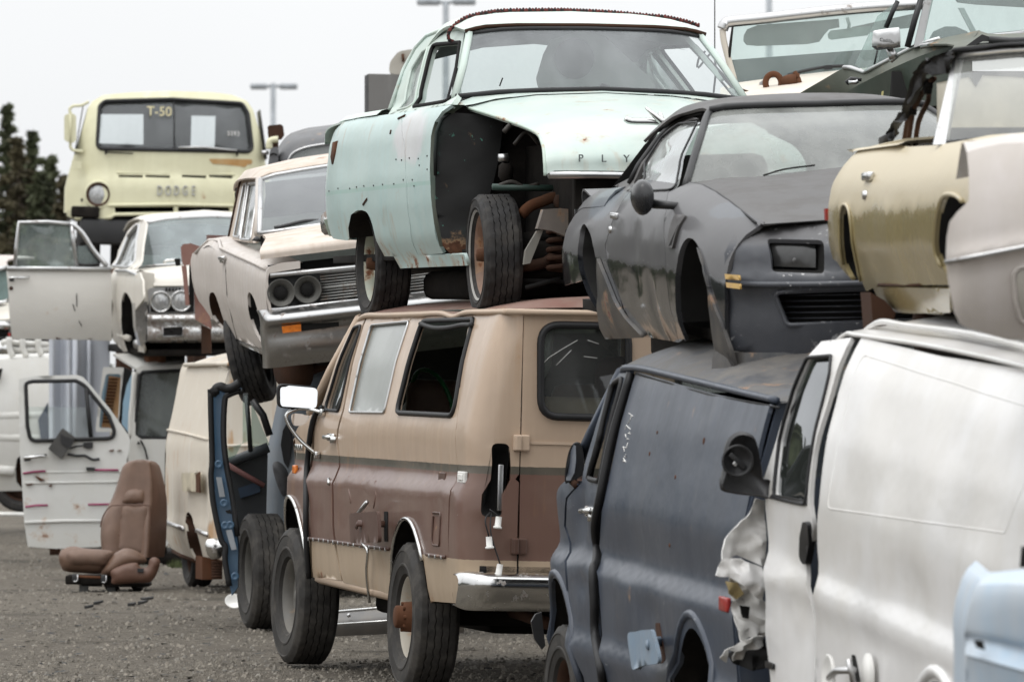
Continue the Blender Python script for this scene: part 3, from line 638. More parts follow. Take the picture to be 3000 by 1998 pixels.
# ================================================================== blue-grey panel van
T1 = Zm(1550, 1000, .63627); T2 = Zm(2080, 1150, .54054); T3 = Zm(2400, 1600, .25478)
def housing(car, aa, c_, mat=None, dep=.3):
    for g in (1, -1):
        o_ = [car.flank(p.x, p.y, g, .0) for p in aa]; m_ = [V((q.x, q.y - g * .03, q.z)) for q in o_]; i_ = [V((q.x + (c_[0] - q.x) * .08, q.y - g * dep, q.z + (c_[1] - q.z) * .04)) for q in o_]
        v, f = loftv([o_, m_, i_]); mk('wheel_housing', v, f, mat or M_under, car.e)
BLU = (.025, .037, .062)
M_bl = paint('blue_grey_paint', BLU, .36, dirt=.16, dirtcol=(.11, .115, .122), streak=.45, chips=.6, rust=.12, seed=4, coat=.1, runs=.2, runcol=(.12, .12, .125), fade=((.050, .060, .082), .7), spec=.32)
M_blr = paint('blue_grey_roof', (.055, .06, .07), .5, dirt=.45, dirtcol=(.17, .155, .135), rust=.36, seed=5)
M_bl2 = paint('light_blue_flap', (.17, .25, .34), .5, dirt=.3, rust=.2)
VPB = [(.40, .93), (.55, .975), (.705, 1.016), (.73, 1.015), (.765, .982), (1.05, 1.0), (1.08, 1.0), (1.125, .952), (1.17, .948), (1.36, .972), (1.40, .967), (1.75, .89), (1.95, .83), (2.02, .80), (2.1, .77)]
bl = Car('cargo_van', 'dull blue-grey panel van with windowless side, beneath the black coupe', 'van', (1.725, 26.624, -.317), 10.12, 1.35, -.4, VPB, 1, lambda x: .2 * max(0, (x - 3.0) / .85) ** 2); E_ = bl.e; S = bl.S; bl.dn = .007
fd = S(T1(250, 1540, 192, 1300, 175, 1050, 170, 850, 180, 720, 235, 650, 258, 560, 330, 330, 375, 180, 402, 128, 470, 132, 400, 400, 328, 720, 300, 940, 298, 1100, 318, 1350, 340, 1568, 350, 1640, 262, 1600))
w1 = rnd(S(T1(438, 168, 328, 645, 268, 632, 330, 440, 392, 190)), .05)
bl.dents = ((2.6, 1.3, .12, .12, .03), (2.45, 1.0, .16, .06, .025), (2.3, 1.22, .05, .12, .02), (1.3, 1.25, .15, .2, .012), (.9, .95, .25, .1, .014), (1.7, .95, .08, .2, .012)); bl.panel('front_door', fd, [w1], M_bl); bl.seal('window_seal', w1, .014, M_seal); bl.line('window_divider', S(T1(275, 630, 320, 470, 385, 200)), .016, M_seal)
seam = S(T1(495, 140, 400, 480, 345, 740, 322, 940, 318, 1100, 340, 1350, 362, 1568, 368, 1640))
ra = arch((-.1, .44), .44, .51, .47); tp = S(R2(437, 342, 720, 400, 1000, 460)); xr = -.95
wall = [V((xr, .48)), V((xr, 1.0)), V((xr, 1.5)), V((xr, 1.92)), tp[2] + V((.02, -.01)), tp[1] - V((0, .01)), seam[0]] + seam[1:] + [V((seam[-1].x, .48)), V((ra[-1].x + .02, .48))] + list(reversed(ra)) + [V((ra[0].x - .02, .48))]
bl.panel('side_wall', wall, [], M_bl, step=.075); housing(bl, ra, (-.1, .44))
bl.line('side_groove', S(R2(425, 335, 720, 418, 1000, 470)), .005, M_seal, off=-.002)
# flared rear arch lip
lip = [V((-.1 + (p.x + .1) * 1.14, .44 + (p.y - .44) * 1.12)) for p in ra]; bl.line('arch_lip', lip, .022, M_bl, off=-.004)
fa = arch((3.05, .46), .46, .53, .5)
fen = [V((p.x + .012, p.y)) for p in S(T1(186, 1300, 168, 1050, 163, 850, 173, 720, 226, 655))] + [V((3.0, 1.45)), V((3.35, 1.38)), V((3.7, 1.28)), V((3.9, 1.1)), V((3.92, .62)), V((fa[-1].x, .62))] + list(reversed(fa[:-1]))
bl.panel('front_fender', fen, [], M_bl); housing(bl, fa, (3.05, .46))
bl.line('arch_lip', [V((3.05 + (p.x - 3.05) * 1.05, .46 + (p.y - .46) * 1.05)) for p in fa], .022, M_bl, off=-.006)
# crumpled skin of door and fender
def crumple(name, car, pts, mat, amp, off, sd, step=.035, parent=None):
    ol = S_(car, pts); v2, fs = fill2(ol, [], step); vs = []
    for p in v2:
        d = amp * (noise.noise(V((p.x * 6 + sd, p.y * 8, sd))) + .5 * noise.noise(V((p.x * 15, p.y * 17 + sd, 2)))); vs.append(car.flank(p.x, p.y, car.sg, off + d))
    fs = orient(vs, fs, V((vs[0].x, 0, vs[0].z))); return mk(name, vs, fs, mat, parent or car.e)
def S_(car, pts): return car.S(pts)
# roof: pressed in by the load
rows = []
for x in [-1.0, -.96, -.8, -.4, 0, .5, 1.0, 1.5, 1.9, 2.2, 2.35, 2.42]:
    zz = 1.925 + .09 * max(0, (x + .95) / 3.1); zz = 1.925 + (2.005 - 1.925) * max(0, min(1, (x + .95) / 2.7)); e = .17 if -.9 < x < 2.3 else (.14 if x == 2.35 else .05); row = []
    for y in [.805 - i * .0895 for i in range(19)]:
        k = 1 - (abs(y) / .81) ** 2.8; dent = -.10 * math.exp(-((x + .2) / .5) ** 2 - ((y - .5) / .25) ** 2) - .07 * math.exp(-((x - 1.2) / .4) ** 2 - ((y - .1) / .4) ** 2)
        row.append(V((x, y, zz + e * k + dent * min(1, k * 2) + .008 * noise.noise(V((x * 3, y * 4, 7))))))
    rows.append(row)
v, f = loftv(rows); mk('roof', v, orient(v, f, V((1, 0, 0))), M_blr, E_)
for g in (1, -1):
    tube('drip_rail', cr([V((x, g * .825, 1.935 + (2.005 - 1.935) * max(0, min(1, (x + .95) / 2.7)))) for x in (-1.0, -.5, 0, .6, 1.2, 1.8)] + [V((2.2, g * .825, 2.0)), V((2.4, g * .80, 1.975))], 4), .016, M_bl, E_)
ws = [[V((2.42, y, 1.97 + .1 * (1 - (y / .8) ** 2))) for y in (.74, .4, 0, -.4, -.74)], [V((2.75 + .1 * (1 - (y / .86) ** 2), y, 1.70)) for y in (.84, .45, 0, -.45, -.84)], [V((3.0 + .14 * (1 - (y / .9) ** 2), y, 1.46)) for y in (.91, .5, 0, -.5, -.91)]]
sheet('windscreen', ws, M_glassd, E_, 9, 4, 0, V((0, 0, 1.4)))
for g in (1, -1): tube('pillar', [V((2.40, g * .80, 1.98)), V((2.72, g * .875, 1.70)), V((3.0, g * .935, 1.45))], .028, M_bl, E_)
hd = [[V((3.0 + .12 * (1 - (y / .9) ** 2), y, 1.45)) for y in (.92, .5, 0, -.5, -.92)], [V((3.4, y, 1.37 - .04 * abs(y))) for y in (.9, .5, 0, -.5, -.9)], [V((3.75 + .1 * (1 - y * y), y, 1.28)) for y in (.82, .5, 0, -.5, -.82)], [V((3.85 + .1 * (1 - y * y), y, 1.1)) for y in (.78, .5, 0, -.5, -.78)], [V((3.86 + .1 * (1 - y * y), y, .62)) for y in (.78, .5, 0, -.5, -.78)]]
sheet('bonnet', hd, M_bl, E_, 11, 3, .01, V((2, 0, .5)))
fpanel('rear_wall', [(.95, .5), (.99, 1.0), (.96, 1.4), (.81, 1.93), (-.81, 1.93), (-.96, 1.4), (-.99, 1.0), (-.95, .5)], [], lambda y, z: V((xr - .02, y, z)), M_bl, E_, .15, .02, V((1, 0, 1)))
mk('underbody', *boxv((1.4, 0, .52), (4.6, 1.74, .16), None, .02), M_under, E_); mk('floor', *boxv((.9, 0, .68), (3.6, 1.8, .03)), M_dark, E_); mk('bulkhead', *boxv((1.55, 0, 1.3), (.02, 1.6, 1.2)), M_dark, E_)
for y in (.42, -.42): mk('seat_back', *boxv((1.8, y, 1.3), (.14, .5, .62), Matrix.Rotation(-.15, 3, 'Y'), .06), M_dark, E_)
# black weatherstrip hanging along the door gap
tube('weatherstrip', cr([bl.flank(p.x, p.y, 1, .012) for p in S(T1(482, 145, 395, 440, 336, 720, 312, 850, 308, 940, 320, 1010, 305, 1060, 312, 1200, 318, 1350, 345, 1500, 355, 1600))], 5), .022, M_seal, E_)
# mirror
mp_ = bl.X(T1(166, 650, 168, 580, 185, 500, 212, 468, 245, 490, 252, 600, 240, 620, 190, 645), 2.75); mo = [(p.y, p.z) for p in cr([V((q.y, q.z, 0)) for q in mp_], 4, True) for p in [V((0, p.x, p.y))]]
v, f = prismv([V((2.75, a, b)) for a, b in mo], V((.14, -.03, 0))); m_ = mk('mirror', v, f, M_blk, E_, False)
gl_ = bl.X(T1(170, 640, 172, 585, 188, 510, 205, 475, 214, 480, 216, 560, 210, 600, 190, 640), 2.74); fpanel('mirror_glass', [(p.y, p.z) for p in gl_], [], lambda a, b: V((2.735, a, b)), M_mirr, m_, .1, 0, V((3, 1, 1.5)))
tube('mirror_arm', [V((2.82, .97, 1.47)), bl.flank(2.72, 1.44, 1, .0)], .018, M_rustd, m_)
mk('side_marker_lamp', *boxv(bl.flank(*S(T1(94, 895))[0], 1, .012), (.14, .02, .055), None, .006), M_amber, E_)
mk('tail_marker_lamp', *boxv(bl.flank(*S(R2(795, 1255))[0], 1, .01), (.16, .02, .06), None, .006), M_red, E_)
q = S(T1(282, 785))[0]; h0 = bl.flank(q.x, q.y, 1, 0); MB().box(h0 + V((0, .01, 0)), (.2, .02, .05), None, .008).tube([h0 + V((-.09, .03, .01)), h0 + V((.1, .035, .0))], .014, 8).lathe([(0, .022), (.03, .022), (.03, .001)], h0 + V((-.05, 0, -.02)), (0, 1, 0), 12).build('door_handle', M_chr, E_)
# open fuel flap
fp = bl.Y(T1(448, 1338, 560, 1325, 585, 1480, 462, 1512), 1.13); v2, f2 = fill2(rnd([(p.x, p.z) for p in fp], .03), [], .04); vs = [V((p.x, 1.13 + .015 * sin((p.x - fp[0].x) * 12), p.y)) for p in v2]; f2 = orient(vs, f2, V((0, 0, .9))); vs, f2 = skin(vs, f2, .015); fl = mk('fuel_flap', vs, f2, M_bl2, E_)
a0 = bl.Y(T1(545, 1395), 1.14)[0]; a1 = bl.flank(*S(T1(608, 1380))[0], 1, .0); tube('flap_arm', [a0, a0.lerp(a1, .5) + V((0, .03, .005)), a1], .022, M_bl2, fl, 6, False, .5)
bl.panel('fuel_pocket', rnd(S(T1(575, 1295, 598, 1295, 625, 1480, 595, 1480)), .02), [], M_rustd, False, .05, .004, .004)
for (a, b, s_) in ((805, 460, .008), (650, 937, .005), (675, 625, .005), (555, 518, .005), (590, 420, .004)):
    q = S(T1(a, b))[0]; mk('rust_spot', *lathev([(0, s_ * 2.2), (.003, s_ * 1.6), (.0035, .001)], bl.flank(q.x, q.y, 1, 0), (0, 1, .1), 9), M_rust, E_)
# chalked code on the panel edge
rg = random.Random(5)
for k in range(12):
    b = 330 + k * 21 + rg.uniform(-5, 5); a = 466 - (b - 330) * .13 + rg.uniform(-6, 6); P = [(a + rg.uniform(-12, 12), b + rg.uniform(-14, 14)) for _ in range(3)]
    bl.line('chalk_mark', [V(p) for p in S(T1(*[c for p in P for c in p]))], .0022, M_white, False, .001)
wheel(E_, (3.05, .88, .40), 1, .74, .2, .41, M_rustd, M_rubd, .05, hub='stub'); wheel(E_, (3.05, -.86, .40), -1, .74, .2, .41, M_rustd, M_rubd)
mf = bl.X(T1(10, 1290, 30, 1255, 58, 1245, 75, 1400, 60, 1418, 25, 1370), 3.5); prism('mud_flap', mf, V((.02, 0, 0)), M_blk, E_)
lathe('brake_drum', [(-.15, .14), (.0, .15), (.02, .12), (.02, .001)], (-.1, .8, .44), (0, 1, 0), M_rustd, E_, 20); lathe('brake_drum', [(-.15, .14), (.0, .15), (.02, .12), (.02, .001)], (-.1, -.8, .44), (0, -1, 0), M_rustd, E_, 20)

# ================================================================== white panel van with torn front corner
WHT = (.78, .772, .765)
M_wh = paint('white_van_paint', WHT, .32, dirt=.12, dirtcol=(.52, .50, .46), streak=.2, seed=6, var=.03, coat=.3, fade=((.64, .615, .57), .6), runs=.10, runcol=(.55, .50, .40)); M_whi = paint('torn_white_metal', (.60, .59, .57), .4, dirt=.35, dirtcol=(.25, .24, .22), rust=.12)
VPW = [(.25, .93), (.45, .965), (.90, .985), (.985, 1.004), (1.0, 1.003), (1.08, .972), (1.28, .984), (1.34, .982), (1.6, .94), (1.85, .875), (1.97, .82), (2.06, .76), (2.15, .7)]
wv = Car('cargo_van', 'dirty white panel van with torn front corner and black door mirror', 'van', (2.56, 22.06, -.32), 10.85, 4.1, .5, VPW, 1, lambda x: .25 * max(0, (x - 3.2) / .9) ** 2); E_ = wv.e; S = wv.S; wv.dn = .008
fd = S(T2(330, 1600, 325, 1540, 300, 1300, 292, 1000, 300, 620, 300, 582) + R2(930, 800, 985, 600, 1060, 380, 1110, 275, 1170, 205, 1290, 190) + T2(650, 0, 568, 330, 535, 600, 545, 720, 500, 925, 490, 1110, 552, 1490, 560, 1600))
w1 = rnd(S(R2(1212, 262, 1205, 330, 1110, 858, 982, 830, 1000, 600, 1060, 400, 1120, 270)), .04)
wv.dents = ((1.4, .9, .3, .12, .014), (.9, 1.15, .25, .1, .010), (2.6, .8, .2, .3, .03), (2.5, 1.05, .1, .2, .02)); wv.panel('front_door', fd, [w1], M_wh, step=.06); wv.seal('window_seal', w1, .008, M_seal); wv.panel('door_window', w1, [], glass('tinted_door_glass', (.10, .13, .10), .05, (.3, .33, .3), 1.5), t=0, off=-.015)
wv.panel('window_ledge', S(R2(975, 815, 1112, 838, 1110, 862, 962, 832)), [], M_blk, False, .05, .01, .006)
bf = S(R2(1330, 190) + T2(690, 0, 612, 400, 588, 600, 572, 850, 565, 1050, 545, 1200, 552, 1420, 575, 1568, 580, 1640))
ra = arch((.47, .37), .42, .50, .34); xr = -1.25
rec = rnd(S(R2(1335, 258, 1190, 872, 1905, 972)) + [V((-.55, 1.90))], .05)
wall = [V((xr, .34)), V((xr, 1.0)), V((xr, 1.7)), V((xr, 2.03)), V((0, 2.02)), V((1.2, 1.99))] + bf + [V((bf[-1].x, .36)), V((ra[-1].x + .02, .34))] + list(reversed(ra)) + [V((ra[0].x - .02, .34))]
wv.panel('side_wall', wall, [], M_wh, step=.07); housing(wv, ra, (.47, .37)); v_ = [wv.flank(p.x, p.y, 1, 0) for p in dens(rec, .05)]; w_ = [wv.flank(p.x, p.y, 1, -.012) for p in dens(offset(rec, .012), .05)]
wv.seal('panel_bead', rec, .005, M_wh, off=-.003)
lip = [V((.47 + (p.x - .47) * 1.10, .37 + (p.y - .37) * 1.08)) for p in ra]; wv.line('arch_lip', lip, .028, M_wh, off=-.006)
rows = []
for x in [-1.27, -1.2, -1., -.4, .4, 1.2, 2.0, 2.5, 2.7, 2.82]:
    e = .10 if x < 2.6 else .06; rows.append([V((x, y, (2.035 if x < 1 else 2.035 - .03 * (x - 1)) - (.05 if x > 2.8 else 0) + e * (1 - (abs(y) / .80) ** 2.6) + .004 * noise.noise(V((x * 3, y * 4, 4))))) for y in [.795 - i * .0884 for i in range(19)]])
v, f = loftv(rows); mk('roof', v, orient(v, f, V((1, 0, 0))), M_wh, E_)
for g in (1, -1): tube('roof_gutter', cr([V((x, g * .81, 2.03 - .03 * max(0, x - 1))) for x in (-1.2, -.5, .5, 1.5, 2.2, 2.5)] + [V((2.75, g * .80, 1.965)), V((3.0, g * .845, 1.83))], 4), .010, M_wh, E_)
tube('roof_rail', cr(wv.Zz([], 0) + [V((x, .74, 2.085 - .03 * max(0, x - 1) - (.05 if x > 2.55 else 0))) for x in (-1., 0, 1., 2., 2.4, 2.66)], 4), .012, M_wh, E_)
ws = [[V((2.82, y, 1.96 + .08 * (1 - (y / .8) ** 2))) for y in (.76, .4, 0, -.4, -.76)], [V((3.12 + .1 * (1 - (y / .86) ** 2), y, 1.65)) for y in (.84, .45, 0, -.45, -.84)], [V((3.4 + .1 * (1 - (y / .9) ** 2), y, 1.35)) for y in (.9, .5, 0, -.5, -.9)]]
sheet('windscreen', ws, M_glassd, E_, 9, 4, 0, V((0, 0, 1.4)))
for g in (1, -1): tube('pillar', [V((2.8, g * .80, 1.95)), V((3.1, g * .885, 1.65)), V((3.38, g * .93, 1.34))], .03, M_blk if g > 0 else M_wh, E_)
hd = [[V((3.4 + .05 * (1 - (y / .9) ** 2), y, 1.34)) for y in (.6, .3, 0, -.5, -.9)], [V((3.46, y, 1.2)) for y in (.5, .3, 0, -.5, -.9)], [V((3.5, y, 1.0)) for y in (.45, .3, 0, -.5, -.85)], [V((3.5, y, .5)) for y in (.45, .3, 0, -.5, -.8)]]
sheet('bonnet', hd, M_wh, E_, 9, 3, .01, V((2, 0, .5)))
fpanel('rear_wall', [(.95, .3), (.99, 1.0), (.96, 1.4), (.81, 2.02), (-.81, 2.02), (-.96, 1.4), (-.99, 1.0), (-.95, .3)], [], lambda y, z: V((xr - .01, y, z)), M_wh, E_, .15, .02, V((1, 0, 1)))
mk('underbody', *boxv((1.2, 0, .38), (4.4, 1.74, .16), None, .02), M_under, E_); mk('floor', *boxv((.9, 0, .5), (4.0, 1.8, .03)), M_dark, E_); mk('door_gap_lining', *boxv((2.45, .80, 1.0), (.5, .02, 1.3)), M_dark, E_)
for y in (.42, -.42): mk('seat_back', *boxv((2.2, y, 1.15), (.14, .5, .7), Matrix.Rotation(-.15, 3, 'Y'), .06), M_dark, E_)
def torn(name, pts, x, amp, sd, mat, lean=0.):     # sheet metal torn from the corner, facing the rear
    ol = [(p.y, p.z) for p in wv.X(pts, x)]; v2, fs = fill2(ol, [], .015); y0 = min(p[0] for p in ol); vs = []
    for p in v2: vs.append(V((x + amp * (noise.noise(V((p.x * 9 + sd, p.y * 9, sd))) + .6 * noise.noise(V((p.x * 24, p.y * 21 + sd, 2)))) - lean * (p.x - y0), p.x, p.y)))
    fs = orient(vs, fs, V((x + 1, .9, .8))); vs, fs = skin(vs, fs, .006); o = mk(name, vs, fs, mat, E_); o.data.set_sharp_from_angle(angle=.75); return o
torn('torn_fender', T2(240, 572, 300, 584, 298, 940, 275, 935, 150, 882, 100, 892, 52, 895, 56, 850, 80, 790, 130, 735, 218, 650), 3.34, .05, 1, M_wh, .1)
torn('torn_fender', T2(36, 992, 72, 905, 100, 895, 170, 905, 282, 945, 292, 1130, 250, 1110, 190, 1050, 110, 1000, 60, 1000), 3.30, .06, 5, M_wh, -.15)
torn('torn_inner_wing', T2(100, 1000, 190, 1050, 290, 1130, 296, 1330, 210, 1320, 150, 1350, 145, 1250, 130, 1150), 3.38, .10, 9, M_whi)
torn('torn_bumper_end', T2(55, 1440, 75, 1395, 150, 1350, 215, 1320, 292, 1320, 296, 1375, 200, 1400, 185, 1450, 140, 1460, 130, 1400, 95, 1390, 92, 1465), 3.30, .09, 13, M_whi, .2)
torn('broken_lamp_shell', T2(82, 1020, 150, 1030, 185, 1090, 150, 1125, 105, 1090), 3.34, .05, 21, plain('yellowed_plastic', (.35, .27, .13), .5))
torn('torn_bracket', T2(160, 1150, 225, 1165, 215, 1225, 180, 1215), 3.33, .05, 25, M_dark)
torn('wing_liner', T2(100, 1420, 296, 1330, 310, 1480, 220, 1500, 130, 1470), 3.45, .08, 30, M_dark)
# black mirror
mo = wv.X(T2(55, 520, 75, 420, 78, 330, 100, 250, 150, 213, 210, 220, 250, 262, 280, 400, 290, 470, 330, 480, 335, 575, 250, 562, 130, 548), 3.2); mo2 = cr([V(p) for p in mo], 4, True)
cen = sum(mo2, V()) / len(mo2); bk = [p.lerp(cen, .12) + V((.07, 0, 0)) for p in mo2]; bk2 = [p.lerp(cen, .5) + V((.12, 0, 0)) for p in mo2]; fr0 = [p.lerp(cen, .08) + V((-.02, 0, 0)) for p in mo2]
v, f = loftv([r_ + r_[:1] for r_ in (fr0, mo2, bk, bk2)]); n_ = len(mo2) + 1; f += [tuple(range(n_ - 1)), tuple(range(3 * n_, 4 * n_ - 1))]; m_ = mk('mirror', v, f, M_blk, E_)
c_ = wv.X(T2(145, 368), 3.17)[0]; lathe('mirror_motor', [(.0, .062), (.016, .066), (.02, .058), (.004, .052), (.002, .001)], c_, (-1, 0, 0), M_blk, m_, 28); mk('motor_plate', *boxv(c_ + V((-.012, 0, 0)), (.012, .085, .022), Matrix.Rotation(.7, 3, 'X'), .004), M_blk, m_); mk('motor_clip', *boxv(c_ + V((-.02, .012, -.012)), (.008, .018, .014), Matrix.Rotation(.7, 3, 'X'), .002), M_alu, m_)
# handle, badge, fuel cap plates
wv.panel('door_handle', rnd(S(T2(515, 700, 540, 705, 528, 820, 505, 940, 492, 900, 500, 780)), .03), [], M_blk, True, .04, .03, .018)
wv.panel('badge', S(T2(312, 1452, 355, 1470, 352, 1500, 312, 1488)), [], M_blk, False, .05, .01, .012)
fc = wv.Y(T3(115, 1510), 1.06)[0]; lathe('filler_flap', [(-.004, .085), (.006, .09), (.010, .085), (.006, .076), (.006, .001)], fc, (0, 1, 0), M_white, E_, 36)
fc2 = wv.Y(T3(560, 1490), 1.0)[0]; lathe('filler_plate', [(-.004, .085), (.004, .086), (.003, .001)], fc2, (0, 1, 0), M_white, E_, 36)
a1 = wv.Y(T3(400, 1420), 1.03)[0]; MB().tube([fc, fc.lerp(a1, .6) + V((0, .03, .01)), a1], .014, 6).tube([a1 + V((0, 0, -.05)), a1 + V((.01, .02, .04))], .012, 6).build('flap_hinge', M_alu, fl if False else E_)
wv.panel('filler_pocket', rnd(S(T3(365, 1240, 400, 1250, 470, 1562, 410, 1562)), .01), [], M_dark, False, .05, .004, .004)
wheel(E_, (.47, .80, .37), 1, .70, .2, .41, M_rustd, M_rub); wheel(E_, (.47, -.82, .37), -1, .70, .2, .41, M_rustd, M_rub); wheel(E_, (3.5, -.82, .36), -1, .70, .2, .41, M_rustd, M_rub)

# ================================================================== pale mint sedan without front wing, standing on the window van
MNT = (.44, .545, .50)
M_mi = paint('pale_mint_paint', MNT, .45, dirt=.2, dirtcol=(.55, .56, .50), streak=.6, rust=.20, chips=0, seed=7, fade=((.56, .67, .64), .6), zones=None, patches=[(1.75, .98, .45, .16, (.63, .60, .63), .8)], var=.05)
M_mis = paint('mint_paint_flank', (.41, .56, .55), .42, zones=[(.70, (.33, .52, .48)), (.722, (.43, .575, .56))], dirt=.16, dirtcol=(.52, .55, .50), streak=.6, rust=.15, seed=8, runs=.3, coat=.2, patches=[(1.75, .98, .45, .16, (.63, .60, .63), .8)], rustz=(.30, .42, .16))
M_mih = paint('mint_hood_paint', (.42, .505, .47), .45, dirt=.2, dirtcol=(.6, .6, .53), streak=.3, rust=.30, seed=9, var=.04, runs=.3, coat=.15)
M_inner = paint('black_inner_panel_mint_specks', (.012, .012, .012), .5, dirt=0, seed=11, spec=.25, chips=1.3, chipsc=11, chipcol=(.07, .22, .17), fade=((.028, .055, .046), .9), rust=.2, rustcol=(.05, .022, .012), rustz=(.28, .5, .25))
mc_ = Car('sedan', 'pale mint old sedan with missing front wing, stacked on the tan van', 'car', (-.052, 36.09, 2.05), 193.3, -.5, 0, [(.28, .84), (.42, .92), (.6, .952), (.75, .957), (1.0, .935), (1.10, .905), (1.15, .85), (1.18, .80), (1.25, .78), (1.42, .70), (1.58, .62), (1.7, .5)], -1, lambda x: .25 * max(0, -x / 1.5) ** 2); E_ = mc_.e; S = mc_.S
# lower body: door and quarter
ar = [V((1.12, .325))] + cr([V(p) for p in S(Z4(372, 1240, 345, 1190, 318, 1110, 300, 1050, 280, 1022, 245, 1018, 212, 1040))], 3) + [V((.08, .50)), V((.06, .44))]
fe = S(Z4(640, 1192, 612, 1080, 598, 950, 592, 800, 600, 660, 620, 590, 655, 540, 700, 508))
dl = S(Z4(478, 540, 470, 700, 478, 900, 500, 1100, 520, 1200))
tail = [V((.0, .43)), V((-.6, .45)), V((-1.05, .55)), V((-1.2, .70)), V((-1.27, .95)), V((-1.22, 1.10)), V((-.6, 1.14)), V((.3, 1.13))]
tp = S(Z4(400, 553, 470, 542))
quarter = tail + tp + [p + V((-.006, 0)) for p in dl] + [V((dl[-1].x - .006, .325))] + ar
mc_.panel('quarter_panel', quarter, [], M_mis, step=.07)
door = [p + V((.006, 0)) for p in reversed(dl)] + list(reversed(fe)) + [V((fe[0].x, .33)), V((dl[-1].x, .325))]
mc_.panel('front_door', door, [], M_mis, step=.07)
mc_.panel('rocker_panel', [V((1.0, .33)), V((1.05, .26)), V((2.75, .26)), V((2.75, .32))], [], M_mis, step=.1)
for g in (1, -1):                      # lining of the arch
    o_ = [mc_.flank(p.x, p.y, g) for p in ar]; i_ = [V((p.x, p.y - g * .28, p.z + .03)) for p in o_]; v, f = loftv([o_, i_]); mk('wheel_housing', v, f, M_under, E_)
# door edge return, dark green
v, f = loftv([[mc_.flank(p.x, p.y, -1, .0) for p in fe], [mc_.flank(p.x, p.y, -1, .0) + V((.02, .07, 0)) for p in fe]]); mk('door_shut_face', v, f, paint('dark_green_jamb', (.02, .06, .045), .5, rust=.3), E_)
# tail end and fin
def tailx(y, z): return V((-1.27 + .10 * (abs(y) / .75) ** 4 + (.05 if z < .7 else 0), y, z))
fpanel('tail_panel', rnd([(-.72, .45), (-.74, 1.1), (.74, 1.1), (.72, .45)], .06), [], tailx, M_mis, E_, .1, .02, V((0, 0, .8)))
bm_ = [V((x, s_ * .85, z)) for x, s_, z in ((-1.3, -1, .5),)]
bp = mc_.X(Z4(80, 1062, 125, 1056, 145, 1140, 105, 1142, 88, 1090), -1.15); prism('rear_bumper_end', bp, V((-.12, .1, 0)), paint('flaking_mint_bumper', (.45, .55, .45), .5, rust=.5, dirt=.4), E_); tube('rear_bumper', [V((-1.25, -.8, .55)), V((-1.42, 0, .55)), V((-1.25, .8, .55))], .07, M_chrd, E_, 8)
q = mc_.S(Z4(143, 682, 132, 795, 120, 795, 113, 760, 122, 690)); 
tlp = [mc_.Y(Z4(144, 682, 134, 795, 118, 796, 112, 760, 122, 690), -.93)]; mk('tail_lamp_hole', *prismv([p + V((0, -.0, 0)) for p in tlp[0]], V((0, .02, 0))), M_rust, E_)
# deck
rows = [[V((-1.26, y, 1.08 - .05 * (abs(y) / .8) ** 2)) for y in (-.8, -.5, 0, .5, .8)], [V((-.9, y, 1.16 - .05 * (abs(y) / .8) ** 2)) for y in (-.86, -.5, 0, .5, .86)], [V((-.35, y, 1.19 - .05 * (abs(y) / .8) ** 2)) for y in (-.86, -.5, 0, .5, .86)], [V((.42, y, 1.19 - .03 * (abs(y) / .8) ** 2)) for y in (-.78, -.5, 0, .5, .78)]]
sheet('boot_lid', rows, M_mi, E_, 11, 4, .01, V((0, 0, .5)))
for g in (1, -1):
    rows = [[V((x, g * (.88 - .25 * max(0, -x / 1.5) ** 2), 1.135)), V((x, g * (.84 - .25 * max(0, -x / 1.5) ** 2), 1.17)), V((x, g * .70, 1.165))] for x in (-1.24, -.8, -.35, .1, .6)]
    sheet('quarter_top', rows, M_mi, E_, 6, 3, 0, V((0, 0, .6)))
# cabin sides
cs = S(Z4(392, 556, 412, 505, 470, 345, 525, 240, 585, 178, 650, 150, 765, 143, 748, 230, 715, 400, 700, 505)); dw = rnd(S(Z4(520, 517, 690, 490, 742, 207, 612, 218)), .03); qw = rnd(S(Z4(440, 534, 500, 518, 586, 236, 560, 252, 505, 340)), .025)
mc_.panel('cabin_side', cs, [dw, qw], M_mi, step=.05, t=.03)
mc_.panel('quarter_window', qw, [], M_glassd, t=0, off=-.02); mc_.seal('window_channel', dw, .012, M_dark); mc_.seal('window_channel', qw, .008, M_mi)
mc_.line('vent_bar', S(Z4(672, 485, 735, 225)), .007, M_seal, off=-.01); mc_.line('drip_rail', S(Z4(400, 530, 470, 335, 525, 232, 580, 175, 650, 147, 770, 140)), .011, M_mi)
# roof
def X_(c, x, *pp): return c.X([p for q in pp for p in q], x)
rf = [X_(mc_, 1.97, Z4(762, 146, 840, 124, 1000, 116, 1300, 116)), X_(mc_, 1.80, Z4(735, 138, 800, 92, 950, 74, 1318, 72)), X_(mc_, 1.5, Z4(690, 125, 790, 78, 960, 56, 1345, 52))]
h = [full([V((1.97, min(-.05, p.y), p.z)) for p in rf[0]]), full([V((1.8, min(-.04, p.y), p.z)) for p in rf[1]]), full([V((1.5, min(-.04, p.y), p.z)) for p in rf[2]])]
for x, zc, zs, hw in ((1.2, 1.70, 1.585, .65), (.98, 1.67, 1.53, .655), (.76, 1.60, 1.45, .66), (.70, 1.57, 1.42, .66)):
    h.append(full([V((x, -hw * cos(a), zs + (zc - zs) * sin(a) ** .8)) for a in [k * pi / 16 for k in range(9)]]))
sheet('roof', h, M_mi, E_, 21, 3, .015, V((1, 0, 1.2)))
tube('visor_edge', [p + V((.012, 0, -.008)) for p in resamp(h[0], 24)], .011, M_rustd, E_)
